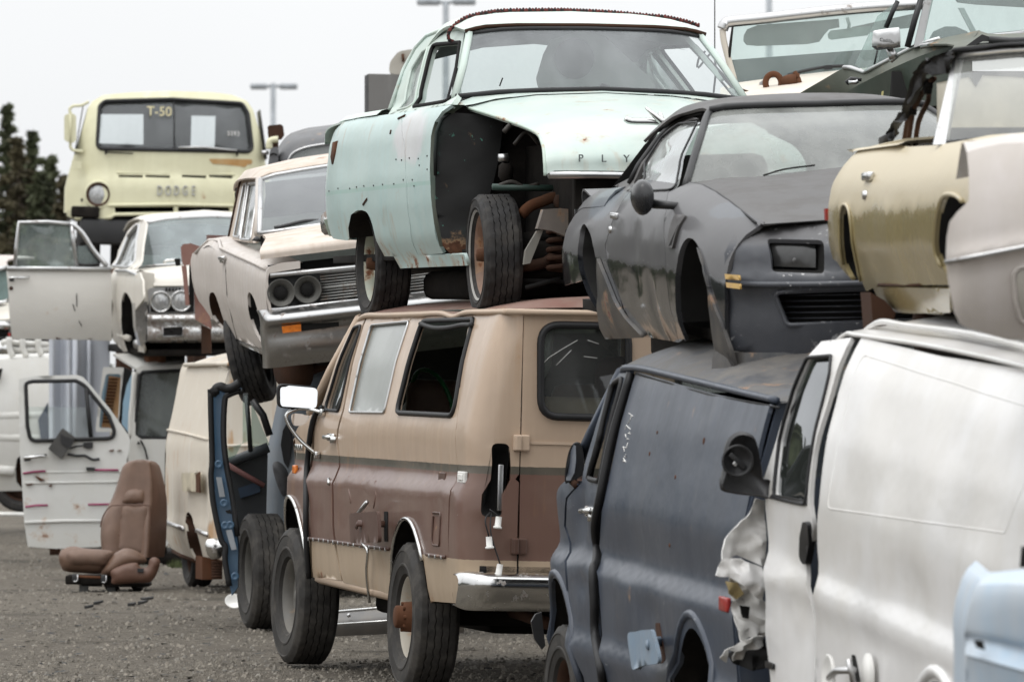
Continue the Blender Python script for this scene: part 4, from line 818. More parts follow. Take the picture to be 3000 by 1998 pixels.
# windscreen (wrapped) and rear window
wb = X_(mc_, 2.32, Z4(713, 472, 780, 466, 900, 452, 1100, 442, 1424, 436)); wt = [V((1.99, p.y * .995 + .015, p.z - .022)) for p in resamp(rf[0], 5)]; wt[0] = X_(mc_, 1.97, Z4(785, 160))[0]
def wrapx(row, a, k): return [V((p.x - a * (abs(p.y) / .8) ** 3 + k, p.y, p.z)) for p in row]
rb = full(wrapx(resamp(wb, 8), .0, .0)); rt = full(resamp(wt, 8)); md = [(a + b) / 2 + V((.03, 0, 0)) for a, b in zip(rb, rt)]
sheet('windscreen', [rt, md, rb], glass('mint_screen_glass', (.82, .87, .86), .26, (.40, .42, .43), 1.2), E_, 21, 4, 0, V((1, 0, 1.2)))
tube('windscreen_seal', [p + V((.012, 0, .004)) for p in rb], .014, M_seal, E_); tube('windscreen_seal', [p + V((.01, 0, -.006)) for p in rt], .012, M_seal, E_)
for g in (0, -1): tube('windscreen_pillar', [rt[g] + V((.0, 0, .0)), md[g], rb[g]], .022, M_mi, E_)
rw = [[V((.71, y, 1.565 - .14 * (abs(y) / .68) ** 2)) for y in (-.58, -.3, 0, .3, .58)], [V((.40, y, 1.19)) for y in (-.66, -.3, 0, .3, .66)]]; sheet('rear_window', rw, M_glassc, E_, 9, 3, 0, V((1, 0, 1.2)))
for g in (1, -1): v, f = loftv([[V((.80, g * .655, 1.47)), V((.6, g * .70, 1.36)), V((.40, g * .77, 1.17))], [V((.71, g * .55, 1.54)), V((.55, g * .60, 1.38)), V((.42, g * .65, 1.17))]]); mk('rear_pillar', v, f, M_mi, E_)
# bonnet
hr = [X_(mc_, 2.38, Z4(772, 517, 900, 482, 1100, 458, 1438, 448)), X_(mc_, 2.9, Z4(950, 574, 1040, 548, 1220, 522, 1554, 508)), X_(mc_, 3.45, Z4(1098, 634, 1170, 610, 1320, 588, 1678, 572)), X_(mc_, 3.75, Z4(1136, 690, 1195, 672, 1330, 655, 1745, 640)), X_(mc_, 3.90, Z4(1146, 765, 1195, 752, 1400, 742, 1775, 736)), X_(mc_, 3.93, Z4(1150, 846, 1172, 826, 1400, 826, 1780, 832))]
sheet('bonnet', [full(r) for r in hr], M_mih, E_, 25, 5, .02, V((2.8, 0, .4)))
tube('bonnet_flange', [r[0] + V((0, .0, -.004)) for r in smoothrows([r[:2] for r in hr], 3, 5) for r in [r]], .009, paint('rusty_mint_edge', (.48, .6, .53), .5, rust=.6), E_)
tube('bonnet_lip', [p + V((-.02, 0, -.02)) for p in full(hr[-1])[1:-1]], .022, M_alu, E_, 6, False, 1.6)
sheet('cowl', [full(X_(mc_, 2.34, Z4(705, 505, 730, 482, 800, 470, 1000, 452, 1424, 440))), full(X_(mc_, 2.42, Z4(700, 520, 775, 512, 900, 480, 1100, 456, 1440, 448)))], M_mih, E_, 15, 2, 0, V((2, 0, .5)))
# hood letters and bird ornament
def letter(name, ch, M, size, mat, parent, ext=.004):
    c = bpy.data.curves.new(name, 'FONT'); c.body = ch; c.size = size; c.extrude = ext; c.align_x = 'CENTER'; o = bpy.data.objects.new('t', c); COL.objects.link(o)
    bpy.context.view_layer.update(); me = o.evaluated_get(bpy.context.evaluated_depsgraph_get()).to_mesh().copy(); bpy.data.objects.remove(o); me.name = name
    me.materials.clear(); me.materials.append(mat); ob = bpy.data.objects.new(name, me); COL.objects.link(ob); ob.parent = parent; ob.matrix_local = M; return ob
FR = Matrix(((0, 0, 1), (1, 0, 0), (0, 1, 0))).to_4x4()          # text reading upright on a surface that faces local +x
M_let = plain('tarnished_letters', (.10, .11, .11), .35, .8)
for i, ch in enumerate('PLYMOUTH'):
    p = V((3.945, -.515 + i * .122, .785)); letter('hood_letter', ch, Matrix.Translation(p) @ Matrix.Rotation(-.12, 4, 'Y') @ FR, .055, M_let, E_, .006)
oc = [mc_.X([p], 3.78)[0] for p in R1(370, 575, 400, 588, 500, 590, 600, 602, 640, 610)]; oc = [p + V((.05, 0, 0)) for p in oc]; bo = MB().tube(cr(oc, 3), [.016, .017, .018, .018, .018, .018, .018, .018, .018, .018, .018, .015, .012], 6, flat=.6)
ob = mc_.X(R1(482, 522, 520, 555, 555, 585, 610, 600), 3.86); bo.tube(ob, [.006, .014, .02, .012], 6).tube(mc_.X(R1(550, 545, 562, 600), 3.82), [.012, .02], 6); bo.build('hood_ornament', M_chr, E_)
# front structure seen through the missing wing
ip = rnd([(p.y, p.z) for p in mc_.X(Z4(640, 585, 692, 545, 880, 562, 935, 592, 912, 760, 880, 905, 800, 1150, 755, 1245, 700, 1240, 655, 1190, 625, 1000, 618, 750), 2.40)], .02)
fpanel('splash_shield', ip, [], lambda y, z: V((2.40 + .10 * (y + .9) + .05 * sin((y + .9) * 6) + .012 * noise.noise(V((y * 9, z * 7, 1))), y, z)), M_inner, E_, .05, .01, V((1, 0, .7)))
tube('shield_flange', [V((2.41, p.x, p.y)) for p in dens(ip[:0] + [V((p.y, p.z)) for p in mc_.X(Z4(700, 540, 650, 575, 625, 640, 618, 750, 622, 950, 640, 1120, 660, 1200), 2.41)], .08)[:-12]], .010, M_inner, E_)
mk('inner_wing', *boxv((2.95, -.42, .66), (1.2, .03, .50), None, .01), M_under, E_); mk('inner_wing', *boxv((2.95, .60, .66), (1.2, .03, .50), None, .01), M_under, E_)
mk('radiator_support', *boxv((3.72, .1, .62), (.05, 1.2, .4), None, .01), M_under, E_); mk('engine_bay_floor', *boxv((3.0, .1, .42), (1.3, 1.1, .05)), M_under, E_); mk('firewall', *boxv((2.36, 0, .75), (.04, 1.7, .75)), M_under, E_)
for y in (-.38, .42): mk('frame_rail', *boxv((1.4, y, .30), (4.8, .09, .10), None, .01), M_under, E_)
mk('floor_pan', *boxv((.8, 0, .33), (3.6, 1.6, .04)), M_under, E_); mk('brace', *tubev(mc_.X(Z4(895, 905, 1280, 912), 3.0), .018, 6), plain('dark_green_brace', (.03, .055, .045), .5), E_)
tube('horn_pipe', mc_.X(Z4(925, 765, 970, 762), 3.0), .022, M_alu, E_, 10)
tube('upper_control_arm', cr(mc_.X(R4(960, 385, 1040, 310, 1150, 265, 1250, 232, 1330, 262, 1360, 290), 3.05), 4), .030, M_rust, E_, 8, False, .7)
lathe('arm_bush', [(-.04, .05), (.04, .05), (.045, .03), (.045, .001)], mc_.X(R4(1330, 265), 3.1)[0], (1, 0, 0), M_rustd, E_, 16)
prism('bumper_bracket', mc_.X(R4(1155, 335, 1300, 325, 1425, 340, 1440, 470, 1400, 592, 1235, 520, 1105, 500), 3.35), V((-.06, 0, 0)), paint('grey_rust_steel', (.16, .14, .13), .6, rust=.45, dirt=.3), E_)
prism('stay_plate', mc_.X(R4(1100, 520, 1155, 510, 1040, 800, 985, 810, 1000, 690), 3.3), V((-.03, 0, 0)), paint('grey_steel', (.2, .2, .18), .5, rust=.3), E_)
hx = mc_.X(R4(1330, 700), 3.2)[0]; tube('coil_spring', [hx + V((.06 * cos(a), .06 * sin(a) * 1.4, -.12 + a * .0075)) for a in [k * .35 for k in range(90)]], .014, M_rustd, E_, 6)
tube('lower_control_arm', cr(mc_.X(R4(960, 830, 1150, 800, 1260, 740, 1400, 715), 3.1), 4), .03, M_rustd, E_); tube('lower_control_arm', cr(mc_.X(R4(960, 880, 1200, 880, 1450, 850), 3.0), 3), .035, M_under, E_); tube('tie_rod', mc_.X(R4(950, 945, 1500, 962), 3.1), .012, M_dark, E_); tube('tie_rod', mc_.X(R4(1000, 1010, 1300, 930), 3.2), .012, M_dark, E_)
for a, r_ in (((925, 900, 990, 880, 1050, 905, 1120, 890), .012), ((1000, 700, 1060, 640, 1120, 700), .010), ((950, 640, 1000, 600, 1100, 640), .014), ((1180, 930, 1250, 960, 1330, 950), .016)): tube('engine_bay_hose', cr(mc_.X(Z4(*a), 3.0), 4), r_, plain('grimy_hose', (.03, .026, .022), .6), E_)
lathe('steering_box', [(-.05, .025), (-.03, .04), (.03, .04), (.05, .02)], mc_.X(Z4(960, 830), 2.7)[0], (.3, 0, 1), M_under, E_, 12)
mk('front_crossmember', *boxv((2.95, 0, .33), (.25, 1.2, .12), None, .03), M_under, E_); mk('rear_axle', *tubev([V((.06, -.72, .32)), V((.06, .72, .32))], .05, 8), M_under, E_); lathe('differential', [(-.15, .04), (-.1, .12), (.1, .12), (.15, .04)], (.06, 0, .32), (1, 0, 0), M_under, E_, 16)
# inside
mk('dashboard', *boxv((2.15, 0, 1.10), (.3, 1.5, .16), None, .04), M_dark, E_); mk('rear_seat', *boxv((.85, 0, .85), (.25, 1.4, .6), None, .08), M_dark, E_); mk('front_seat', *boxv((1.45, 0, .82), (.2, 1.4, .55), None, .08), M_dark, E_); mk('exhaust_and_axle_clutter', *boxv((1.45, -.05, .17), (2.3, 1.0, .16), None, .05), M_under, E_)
mk('headlining', *loftv([[V((x, y, z - .10 * (abs(y) / .6) ** 2)) for y in (-.6, -.3, 0, .3, .6)] for x, z in ((1.9, 1.56), (1.4, 1.61), (1.0, 1.60), (.76, 1.54))]), plain('grey_headlining', (.22, .22, .21), .9), E_)
lp = rnd([(p.y, p.z) for p in mc_.X(Z4(1110, 380, 1145, 262, 1180, 195, 1320, 150, 1440, 180, 1560, 290, 1640, 360, 1700, 430, 1120, 432), 1.45)], .03); sp = fpanel('loose_panel', lp, [], lambda y, z: V((1.45, y, z)), M_mi, E_, .08, .02, V((0, 0, 1)))
lathe('speaker_hole', [(.004, .115), (.006, .11), (.003, .001)], mc_.X(Z4(1290, 285), 1.46)[0], (1, 0, 0), plain('grey_mesh', (.16, .18, .17), .8), sp, 32)
tube('hanging_wire', cr(mc_.X(R1(770, 250, 740, 280, 735, 330, 800, 260, 820, 330, 810, 450), 1.9), 5), .006, M_dark, E_); tube('wiper', mc_.X(Z4(930, 418, 945, 378), 2.36), .004, M_dark, E_)
# wheels
wf = mc_.Y(Z4(812, 1232), -.83)[0]; wr = mc_.Y(Z4(282, 1275), -.83)[0]
M_mrim = paint('mint_rim_rusting', (.45, .5, .42), .55, rust=.5, dirt=.4); M_rrim = paint('rusty_rim', (.20, .10, .06), .8, rust=.4, dirt=.4, dirtcol=(.3, .27, .24))
wheel(E_, (wf.x + .02, -.73, wf.z), -1, .645, .2, .44, M_rrim, M_rub, -.05, .02, .045, 'stub', wall='thin'); wheel(E_, (wr.x + .02, -.73, wr.z), -1, .645, .2, .44, M_mrim, M_rub, 0, 0, .04, 'stub')
wheel(E_, (wf.x, .75, wf.z), 1, .645, .2, .44, M_rrim, M_rub, -.05, 0, .04); wheel(E_, (wr.x, .75, wr.z), 1, .645, .2, .44, M_mrim, M_rub, 0, 0, .04)
# trim-clip holes along the flank
mb = MB()
for a, b in ((105, 925), (150, 912), (205, 912), (240, 905), (275, 900), (320, 898), (365, 893), (420, 890), (462, 870), (430, 772), (455, 775), (490, 765), (535, 768), (580, 755), (405, 640), (540, 800), (505, 870), (515, 900), (580, 820)):
    q = S(Z4(a, b))[0]; mb.box(mc_.flank(q.x, q.y, -1, .001), (.016, .004, .008))
o = mb.build('trim_holes', M_dark, E_, False); o['kind'] = 'stuff'
for a in ((443, 575, 475, 560), (403, 650, 408, 630), (272, 990, 290, 962)): mc_.line('rust_gash', S(Z4(*a)), .008, M_rustd, False, .0)
# braided rope over the roof
rp = mc_.X(Z4(705, 205, 685, 195, 681, 165, 700, 132, 750, 94, 790, 77, 870, 60, 960, 51, 1200, 48), 1.62) + mc_.X(R1(130, 50, 300, 58, 480, 74, 560, 80, 600, 86, 680, 104, 740, 124), 1.62)
rp = resamp(cr([mc_.M @ p for p in rp], 6), 300); r0 = MB(); tv = []
for s_ in (0, pi): r0.tube([p + V((cos(i * .9 + s_) * .006, .0, sin(i * .9 + s_) * .006)) for i, p in enumerate(rp)], .0075, 5)
def m_rope():
    g = G('braided_rope'); v = g.n('ShaderNodeTexChecker'); v.inputs['Scale'].default_value = 45; g.set(v.inputs['Vector'], g.co); g.bsdf(g.mix(v.outputs['Fac'], (.02, .015, .015), (.13, .03, .025)), .9); return g.m
tag(r0.build('rope', m_rope()), 'dark red and black braided rope laid over the mint roof', 'rope')
kn = mc_.M @ mc_.X(R1(590, 80), 1.6)[0]

# ================================================================== black sports coupe on the blue-grey van
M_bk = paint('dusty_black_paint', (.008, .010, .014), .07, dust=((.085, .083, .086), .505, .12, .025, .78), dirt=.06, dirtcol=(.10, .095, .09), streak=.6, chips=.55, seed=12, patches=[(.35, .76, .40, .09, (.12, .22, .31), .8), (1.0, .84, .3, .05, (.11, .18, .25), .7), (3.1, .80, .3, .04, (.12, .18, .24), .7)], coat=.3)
M_bkt = paint('dusty_black_top', (.05, .047, .046), .5, dirt=.5, dirtcol=(.12, .113, .107), streak=.1, chips=.3, seed=13); M_bkn = paint('black_nose_rubber', (.052, .056, .067), .34, dirt=.3, dirtcol=(.10, .103, .112), chips=1.5, chipcol=(.5, .5, .5), seed=14, dust=((.10, .097, .097), .665, .06, .03, .75)); M_spat = paint('spat_black_rusting', (.014, .017, .023), .35, rust=.35, rustcol=(.12, .06, .05), dirt=.2, chips=.5, seed=15)
bd = Car('sports_coupe', 'dusty black sports coupe with square headlamps, stacked on the blue-grey van', 'car', (1.24, 30.6, 1.816), 189.45, -3.1, 1.88, [(.10, .80), (.2, .86), (.32, .905), (.5, .925), (.62, .925), (.74, .90), (.82, .85), (.87, .79), (.90, .73), (1.0, .685), (1.18, .53), (1.25, .4)], -1, lambda x: .13 * max(0, (x - 3.0) / .75) ** 2 + .10 * max(0, (.1 - x) / 1.1) ** 2); bd.sh = lambda x: -.165 * max(0, (x - 2.2) / 1.4) ** 1.4 - .07 * max(0, 1.2 - x); E_ = bd.e; S = bd.S
fa = [V(p) for p in cr(S(R1(640, 1560, 622, 1400, 640, 1245, 662, 1180, 688, 1152, 718, 1165, 745, 1215, 768, 1290, 785, 1380, 800, 1540)), 3)]
rar = [V(p) for p in cr(S(R1(270, 1500, 262, 1400, 240, 1250, 222, 1150, 200, 1100, 182, 1085, 166, 1110, 156, 1180, 155, 1260, 190, 1400, 240, 1490)), 3)]
zs = lambda x: .895 + bd.sh(x)
ft = [V((x, zs(x))) for x in (2.0, 2.3, 2.6, 2.9, 3.2, 3.45)]
sill = S(R2(455, 185, 600, 210, 735, 238))
seam = S(R1(590, 930, 585, 1010, 575, 1200) + R2(560, 40, 585, 130, 600, 208))
fen = seam + [V((fa[0].x - .03, sill[2].y + .01)), V((fa[0].x - .01, sill[2].y))] + fa + [V((3.40, .2)), V((3.44, .40)), V((3.44, .62)), V((3.44, .70))] + list(reversed(ft))
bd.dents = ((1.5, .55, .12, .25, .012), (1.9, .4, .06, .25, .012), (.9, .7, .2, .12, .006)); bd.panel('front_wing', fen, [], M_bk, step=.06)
dr = S(R1(402, 932, 345, 1010, 290, 1150, 280, 1190, 300, 1300, 360, 1450) + R2(440, 182))
dtop = [V((p.x, .885)) for p in S(R1(420, 930, 580, 924))]
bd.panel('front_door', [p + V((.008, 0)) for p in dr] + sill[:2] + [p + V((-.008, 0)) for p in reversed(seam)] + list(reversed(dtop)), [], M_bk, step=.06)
qt = [V((-1.05, .40)), V((-1.12, .60)), V((-1.08, .76)), V((-.6, .83)), V((-.1, .87)), V((.5, .885)), V((dr[0].x - .1, .89))] + [p + V((-.004, 0)) for p in dr] + [V((dr[-1].x - .05, dr[-1].y))] + [V((rar[0].x + .04, dr[-1].y + .02))] + rar + [V((rar[-1].x - .03, rar[-1].y - .02))]
qt = [V((-.72, .32)), V((-.80, .50)), V((-.80, .66)), V((-.6, .735)), V((-.3, .77)), V((.1, .805)), V((.5, .84)), V((dr[0].x - .1, .88))] + [p + V((-.004, 0)) for p in dr[:-1]] + [V((dr[-1].x - .1, dr[-1].y))] + rar[:-4] + [V((-.1, .36))]
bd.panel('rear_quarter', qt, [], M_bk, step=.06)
for aa, c_ in ((fa, (2.85, .35)), (rar, (.3, .35))):
    for g in (1, -1):
        o_ = [bd.flank(p.x, p.y, g) for p in aa]; m_ = [p + V((0, -g * .025, 0)) for p in o_]; i_ = [V((p.x + (c_[0] - p.x) * .1, p.y - g * .32, p.z + .01)) for p in o_]; v, f = loftv([o_, m_]); mk('arch_lip', v, f, M_bk, E_); v, f = loftv([m_, i_]); mk('wheel_housing', v, f, M_dark, E_)
bd.panel('wheel_spat', [p + V((.012, 0)) for p in fa[-11:]] + [V((3.26, .06)), V((3.30, .0)), V((3.46, .0)), V((3.47, .20)), V((3.40, .32)), V((3.28, .44)), V((3.16, .56))], [], M_spat, step=.05, off=.012); bd.panel('wheel_spat', S(R1(262, 1250, 330, 1420, 400, 1540) + R2(470, 190, 320, 196, 296, 150, 290, 20)), [], M_spat, step=.05, off=.02)
# tail spoiler
for g in (1, -1): 
    rows = [[V((x, g * (.90 - .1 * max(0, (.1 - x) / 1.1) ** 2), .80 - .02 * (x < -1))), V((x, g * (.87 - .1 * max(0, (.1 - x) / 1.1) ** 2), z)), V((x, g * .76, z + .01)), V((x, g * .70, .88))] for x, z in ((.30, .885), (.05, .91), (-.25, .935), (-.55, .935), (-.78, .90), (-.84, .84))]; rows = [[V((x, g * (bd.half(x, z - .09) + .004), z - .09)), V((x, g * (bd.half(x, z - .05) + .004), z - .03)), V((x, g * (bd.half(x, z - .04) - .03), z)), V((x, g * .66, z - .005)), V((x, g * .58, z - .03))] for x, z in ((.45, .84), (.1, .825), (-.2, .815), (-.5, .80), (-.78, .77))]; sheet('spoiler_end', rows, M_bk, E_, 8, 3, .01, V((-.3, 0, .5)))
sheet('rear_spoiler', [[V((-.55, y, .77)) for y in (-.75, 0, .75)], [V((-.74, y, .80)) for y in (-.75, 0, .75)], [V((-.80, y, .78)) for y in (-.75, 0, .75)], [V((-.80, y, .70)) for y in (-.75, 0, .75)]], M_bk, E_, 7, 3, .01, V((-.8, 0, .5)))
fpanel('tail_panel', [(-.80, .33), (-.80, .70), (.80, .70), (.80, .33)], [], lambda y, z: V((-.74, y, z)), M_bk, E_, .15, .01, V((0, 0, .5)))
# bonnet
hr = [X_(bd, 1.97, R1(728, 921, 800, 915, 1000, 894, 1250, 884, 1452, 880))]
hr = [[V((x, -.735 + .02 * (x > 3.2), zs(x) - .006)), V((x, -.60, zs(x) + .004 + .01 * (x < 3))), V((x, -.35, zs(x) + .008 + .012 * (x < 3))), V((x, -.12, zs(x) + .022 + .02 * (x < 3.2))), V((x, 0, zs(x) + .03 + .022 * (x < 3.2)))] for x in (1.93, 2.3, 2.7, 3.1, 3.35, 3.50)]
sheet('bonnet', [full(r) for r in hr], M_bkt, E_, 21, 3, .003, V((2.6, 0, .3)))
for g in (1, -1): tube('bonnet_gap', [V((x, g * .738, zs(x) - .004)) for x in (1.95, 2.3, 2.6, 2.9, 3.2, 3.45)], .006, M_seal, E_)
# nose
def nx(y, z): return V((3.73 - .32 * (abs(y) / .86) ** 3 - .225 * max(0, (z - .60) / (.137 + .03 * (1 - min(1, abs(y) / .74)))) ** 2.6 - .05 * max(0, (.30 - z) / .15) + .05 * math.exp(-((z - .495) / .035) ** 2), y, z))
P_ = lambda *a: [V((q.y, q.z)) for q in bd.X(R1(*a), 3.65)]
l1 = rnd(P_(1098, 1160, 1342, 1162, 1338, 1322, 1112, 1318), .02); wd = l1[0].x
l2 = [V((p.x + .29, p.y + .004)) for p in l1]; gr = rnd([(-.69, .455), (-.08, .465), (-.08, .32), (-.64, .31)], .025); Pm = lambda pl: [V((-p.x, p.y)) for p in pl]; gr = [V(p) for p in gr]
no = [V(p) for p in ((-.87, .62), (-.84, .675), (-.79, .715), (-.72, .737), (-.4, .750), (0, .767), (.4, .750), (.72, .737), (.79, .715), (.84, .675), (.87, .62), (.87, .4), (.85, .2), (.6, .15), (0, .15), (-.6, .15), (-.85, .2), (-.87, .4))]
fpanel('front_fascia', no, [l1, l2, Pm(l1), Pm(l2), gr, Pm(gr)], nx, M_bkn, E_, .045, .02, V((2.8, 0, .4)))
tube('nose_gap', full([V((3.497, -.73, zs(3.5) - .003)), V((3.507, -.4, zs(3.5) + .010)), V((3.507, 0, zs(3.5) + .03))]), .003, M_seal, E_)
for pl in (l1, l2, Pm(l1), Pm(l2)):
    fr_ = [nx(p.x, p.y) for p in pl]; bk_ = [nx(p.x, p.y) + V((-.09, 0, 0)) for p in offset(pl, .012)]; v, f = loftv([fr_ + fr_[:1], bk_ + bk_[:1]]); c_ = mk('headlamp_recess', v, f, M_dark, E_)
    il = offset(pl, .022); ym = sum(p.x for p in il) / len(il); zm = sum(p.y for p in il) / len(il)
    fpanel('headlamp', il, [], lambda y, z: nx(y, z) + V((-.055 - 1.2 * ((y - ym) ** 2 + (z - zm) ** 2), 0, 0)), plain('dull_dark_lamp', (.045, .045, .045), .18, .2, .7, sc=14), c_, .04, .012, V((2.5, 0, .5)))
    lathe('lamp_centre', [(0, .012), (.003, .009), (.004, .001)], nx(ym, zm - .02) + V((-.058, 0, 0)), (1, 0, 0), plain('lamp_tip', (.12, .12, .12), .4), c_, 12)
for pl in (gr, Pm(gr)):
    fr_ = [nx(p.x, p.y) for p in pl]; bk_ = [nx(p.x, p.y) + V((-.12, 0, 0)) for p in offset(pl, .012)]; v, f = loftv([fr_ + fr_[:1], bk_ + bk_[:1]]); f.append(tuple(range(len(pl) + 1, 2 * len(pl) + 1))); c_ = mk('grille_recess', v, f, M_dark, E_)
    y0 = min(p.x for p in pl) + .03; y1 = max(p.x for p in pl) - .03
    for k in range(5): z = .335 + k * .025; tube('grille_bar', [nx(y0, z) + V((-.08, 0, 0)), nx((y0 + y1) / 2, z) + V((-.08, 0, 0)), nx(y1, z) + V((-.08, 0, 0))], .0035, M_bkn, c_, 4)
    tube('bumper_bead', [nx(p.x, p.y) + V((.004, 0, 0)) for p in pl], .012, M_bkn, E_, 6, True)
tube('bumper_bead', [nx(y, .488) + V((.006, 0, 0)) for y in [-.82 + i * .082 for i in range(21)]], .014, M_bkn, E_)
sheet('air_dam', [[V((3.25, -.90, .19)), V((3.45, -.86, .19)), nx(-.5, .19), nx(0, .19), nx(.5, .19), V((3.45, .86, .19)), V((3.25, .9, .19))], [V((3.27, -.92, .05)), V((3.5, -.86, .02)), V((3.68, -.5, .02)), V((3.70, 0, .02)), V((3.68, .5, .02)), V((3.5, .86, .02)), V((3.27, .92, .05))]], M_spat, E_, 15, 2, .02, V((2.5, 0, .2)))
# screens, roof, side glass
rb = full([V((1.95, -.755, .87)), V((1.98, -.66, .885)), V((2.02, -.40, .90)), V((2.04, 0, .905))]); wtp = X_(bd, 1.36, R1(790, 545, 870, 528, 1050, 520, 1310, 515)); rt = full([V((1.36, min(p.y, -.03), p.z)) for p in wtp])
rb = resamp(rb, 15); rt = resamp(rt, 15); md = [(a + b) / 2 + V((.03, 0, .03)) for a, b in zip(rb, rt)]; sheet('windscreen', [rt, md, rb], glass('coupe_screen_glass', (.80, .85, .82), .42, (.38, .39, .37), 1.2), E_, 17, 4, 0, V((1, 0, .8)))
for g in (0, -1): tube('screen_trim', cr([rb[g], md[g] + V((0, 0, 0)), rt[g], rt[g].lerp(rt[g + (1 if g == 0 else -1)], .9)], 5), .019, M_blk, E_)
tube('screen_trim', [p + V((.005, 0, .012)) for p in rt], .016, M_blk, E_)
rr = [rt, [V((p.x - .16, p.y * 1.0, p.z + .02 + .008 * (1 - (p.y / .5) ** 2))) for p in rt]] + [full([V((x, -hw * cos(a), zl + (zc - zl) * sin(a) ** .7)) for a in [k * pi / 16 for k in range(9)]]) for x, zc, zl, hw in ((.9, 1.275, 1.20, .53), (.55, 1.25, 1.17, .54), (.25, 1.19, 1.10, .57), (.05, 1.14, 1.05, .59))]
sheet('roof', rr, M_bkt, E_, 19, 3, .015, V((.8, 0, .8)))
sg_ = rnd(S(R1(418, 928, 618, 917, 640, 860, 733, 592, 650, 598, 560, 668, 480, 790)), .02); bd.panel('door_window', sg_, [], M_glassd, t=0, off=-.012); bd.seal('window_seal', sg_, .006, M_seal)
cp = S(R1(402, 932, 425, 880, 475, 780, 555, 662, 620, 612, 700, 580, 735, 575, 690, 555, 620, 595, 550, 672, 480, 765, 400, 862, 330, 900)); bd.panel('sail_panel', cp, [], M_bkt, step=.05, t=.02)
bd.line('roof_rail', S(R1(405, 890, 450, 800, 520, 705, 560, 655, 620, 600, 690, 562, 760, 548)), .014, M_blk)
for g in (1, -1): sheet('sail_inner', [[V((.9, g * .52, 1.21)), V((.3, g * .58, 1.10)), V((-.3, g * .70, .80))], [V((.9, g * .45, 1.24)), V((.1, g * .5, 1.13)), V((-.4, g * .60, .80))]], M_bkt, E_, 6, 2, 0, V((.8, 0, .5)))
rwv = [[V((.05, y, 1.14 - .08 * (abs(y) / .6) ** 2)) for y in (-.52, 0, .52)], [V((-.40, y, .82)) for y in (-.62, 0, .62)]]; sheet('rear_window', rwv, M_glassd, E_, 7, 2, 0, V((0, 0, .5)))
sheet('deck', [[V((-.38, y, .81)) for y in (-.68, 0, .68)], [V((-.62, y, .77)) for y in (-.68, 0, .68)]], M_bkt, E_, 7, 2, 0, V((-.8, 0, .3)))
mk('dashboard', *boxv((1.75, 0, .80), (.35, 1.4, .12), None, .03), M_dark, E_); mk('floor_pan', *boxv((1.3, 0, .22), (4.3, 1.5, .05)), M_under, E_); tube('interior_mirror', [V((1.45, -.06, 1.12)), V((1.45, .16, 1.13))], .03, M_dark, E_, 8)
for y in (.36, -.36): mk('seat_back', *boxv((.75, y, .72), (.16, .5, .55), Matrix.Rotation(-.3, 3, 'Y'), .06), M_dark, E_)
tube('roof_brace', bd.X(R1(1080, 620, 1250, 700, 1420, 780), 1.0), .025, M_dark, E_); tube('wiper_arm', cr(bd.X(R1(1050, 850, 1150, 820, 1300, 800), 2.0), 3), .004, M_dark, E_)
# mirror, handle, lock, vent, marker
c_ = bd.Y(R1(465, 955), -1.0)[0]; vs, fs = lathev([(-.075, .002), (-.07, .03), (-.04, .058), (.0, .068), (.03, .062), (.05, .045), (.052, .002)], (0, 0, 0), (1, 0, 0), 18); vs = [V((p.x * 1.6, p.y * .75, p.z * 1.22)) for p in vs]; m_ = mk('mirror', [c_ + p for p in vs], fs, paint('mirror_black', (.014, .014, .016), .25, dirt=.12, dirtcol=(.06, .06, .06), chips=.6), E_); tube('mirror_foot', [c_ + V((.02, .04, -.03)), V((c_.x + .10, -.82, c_.z - .045))], [.022, .016], M_blk, m_, 8)
q = S(R1(330, 1045))[0]; MB().box(bd.flank(q.x, q.y, -1, .006), (.16, .02, .03), None, .006).box(bd.flank(q.x, q.y, -1, .014), (.11, .012, .014), None, .003).build('door_handle', M_alu, E_)
q = S(R1(308, 1112))[0]; lathe('door_lock', [(0, .018), (.012, .016), (.012, .001)], bd.flank(q.x, q.y, -1, 0), (0, -1, 0), M_alu, E_, 12)
vp = S(R1(640, 1035, 692, 1040, 625, 1200, 595, 1195)); bd.panel('fender_vent', rnd(vp, .01), [], M_bkt, step=.05, t=.02, off=.014); vi = S(R1(632, 1140, 655, 1090, 622, 1185, 608, 1190)); bd.panel('vent_slot', vi, [], M_dark, step=.05, t=.002, off=.0155)
for dz in (0, 1):
    q = S(R1(*((872, 1325, 940, 1330, 945, 1355, 876, 1350) if not dz else (878, 1365, 946, 1372, 948, 1398, 882, 1390)))); bd.panel('marker_lamp', q, [], paint('amber_marker', (.52, .30, .03), .35, rust=.5), step=.05, t=.01, off=.008)
lathe('brake_hub', [(-.2, .10), (0, .12), (.03, .10), (.04, .05), (.04, .001)], (2.85, -.62, .28), (0, -1, 0), M_rustd, E_, 20); lathe('brake_hub', [(-.2, .10), (0, .12), (.03, .10), (.04, .05), (.04, .001)], (.25, -.62, .25), (0, -1, 0), M_rust, E_, 20); mk('rear_axle', *tubev([V((.25, -.65, .25)), V((.25, .65, .25))], .05, 8), M_under, E_)
cl2 = bd.X(R2(845, 310), 3.2)[0]; lathe('steering_joint', [(-.05, .05), (0, .065), (.05, .04), (.06, .001)], cl2, (0, -1, 0), plain('grey_casting', (.1, .1, .1), .6, bump=.5), E_, 14); tube('steering_arm', [cl2 + V((0, .05, .05)), cl2 + V((.05, .5, .02))], .03, M_under, E_)
mk('front_subframe', *boxv((2.7, 0, .16), (.5, 1.2, .14), None, .03), M_under, E_); mk('exhaust_and_floor_clutter', *boxv((1.3, .05, .07), (2.6, 1.25, .20), None, .05), M_under, E_)

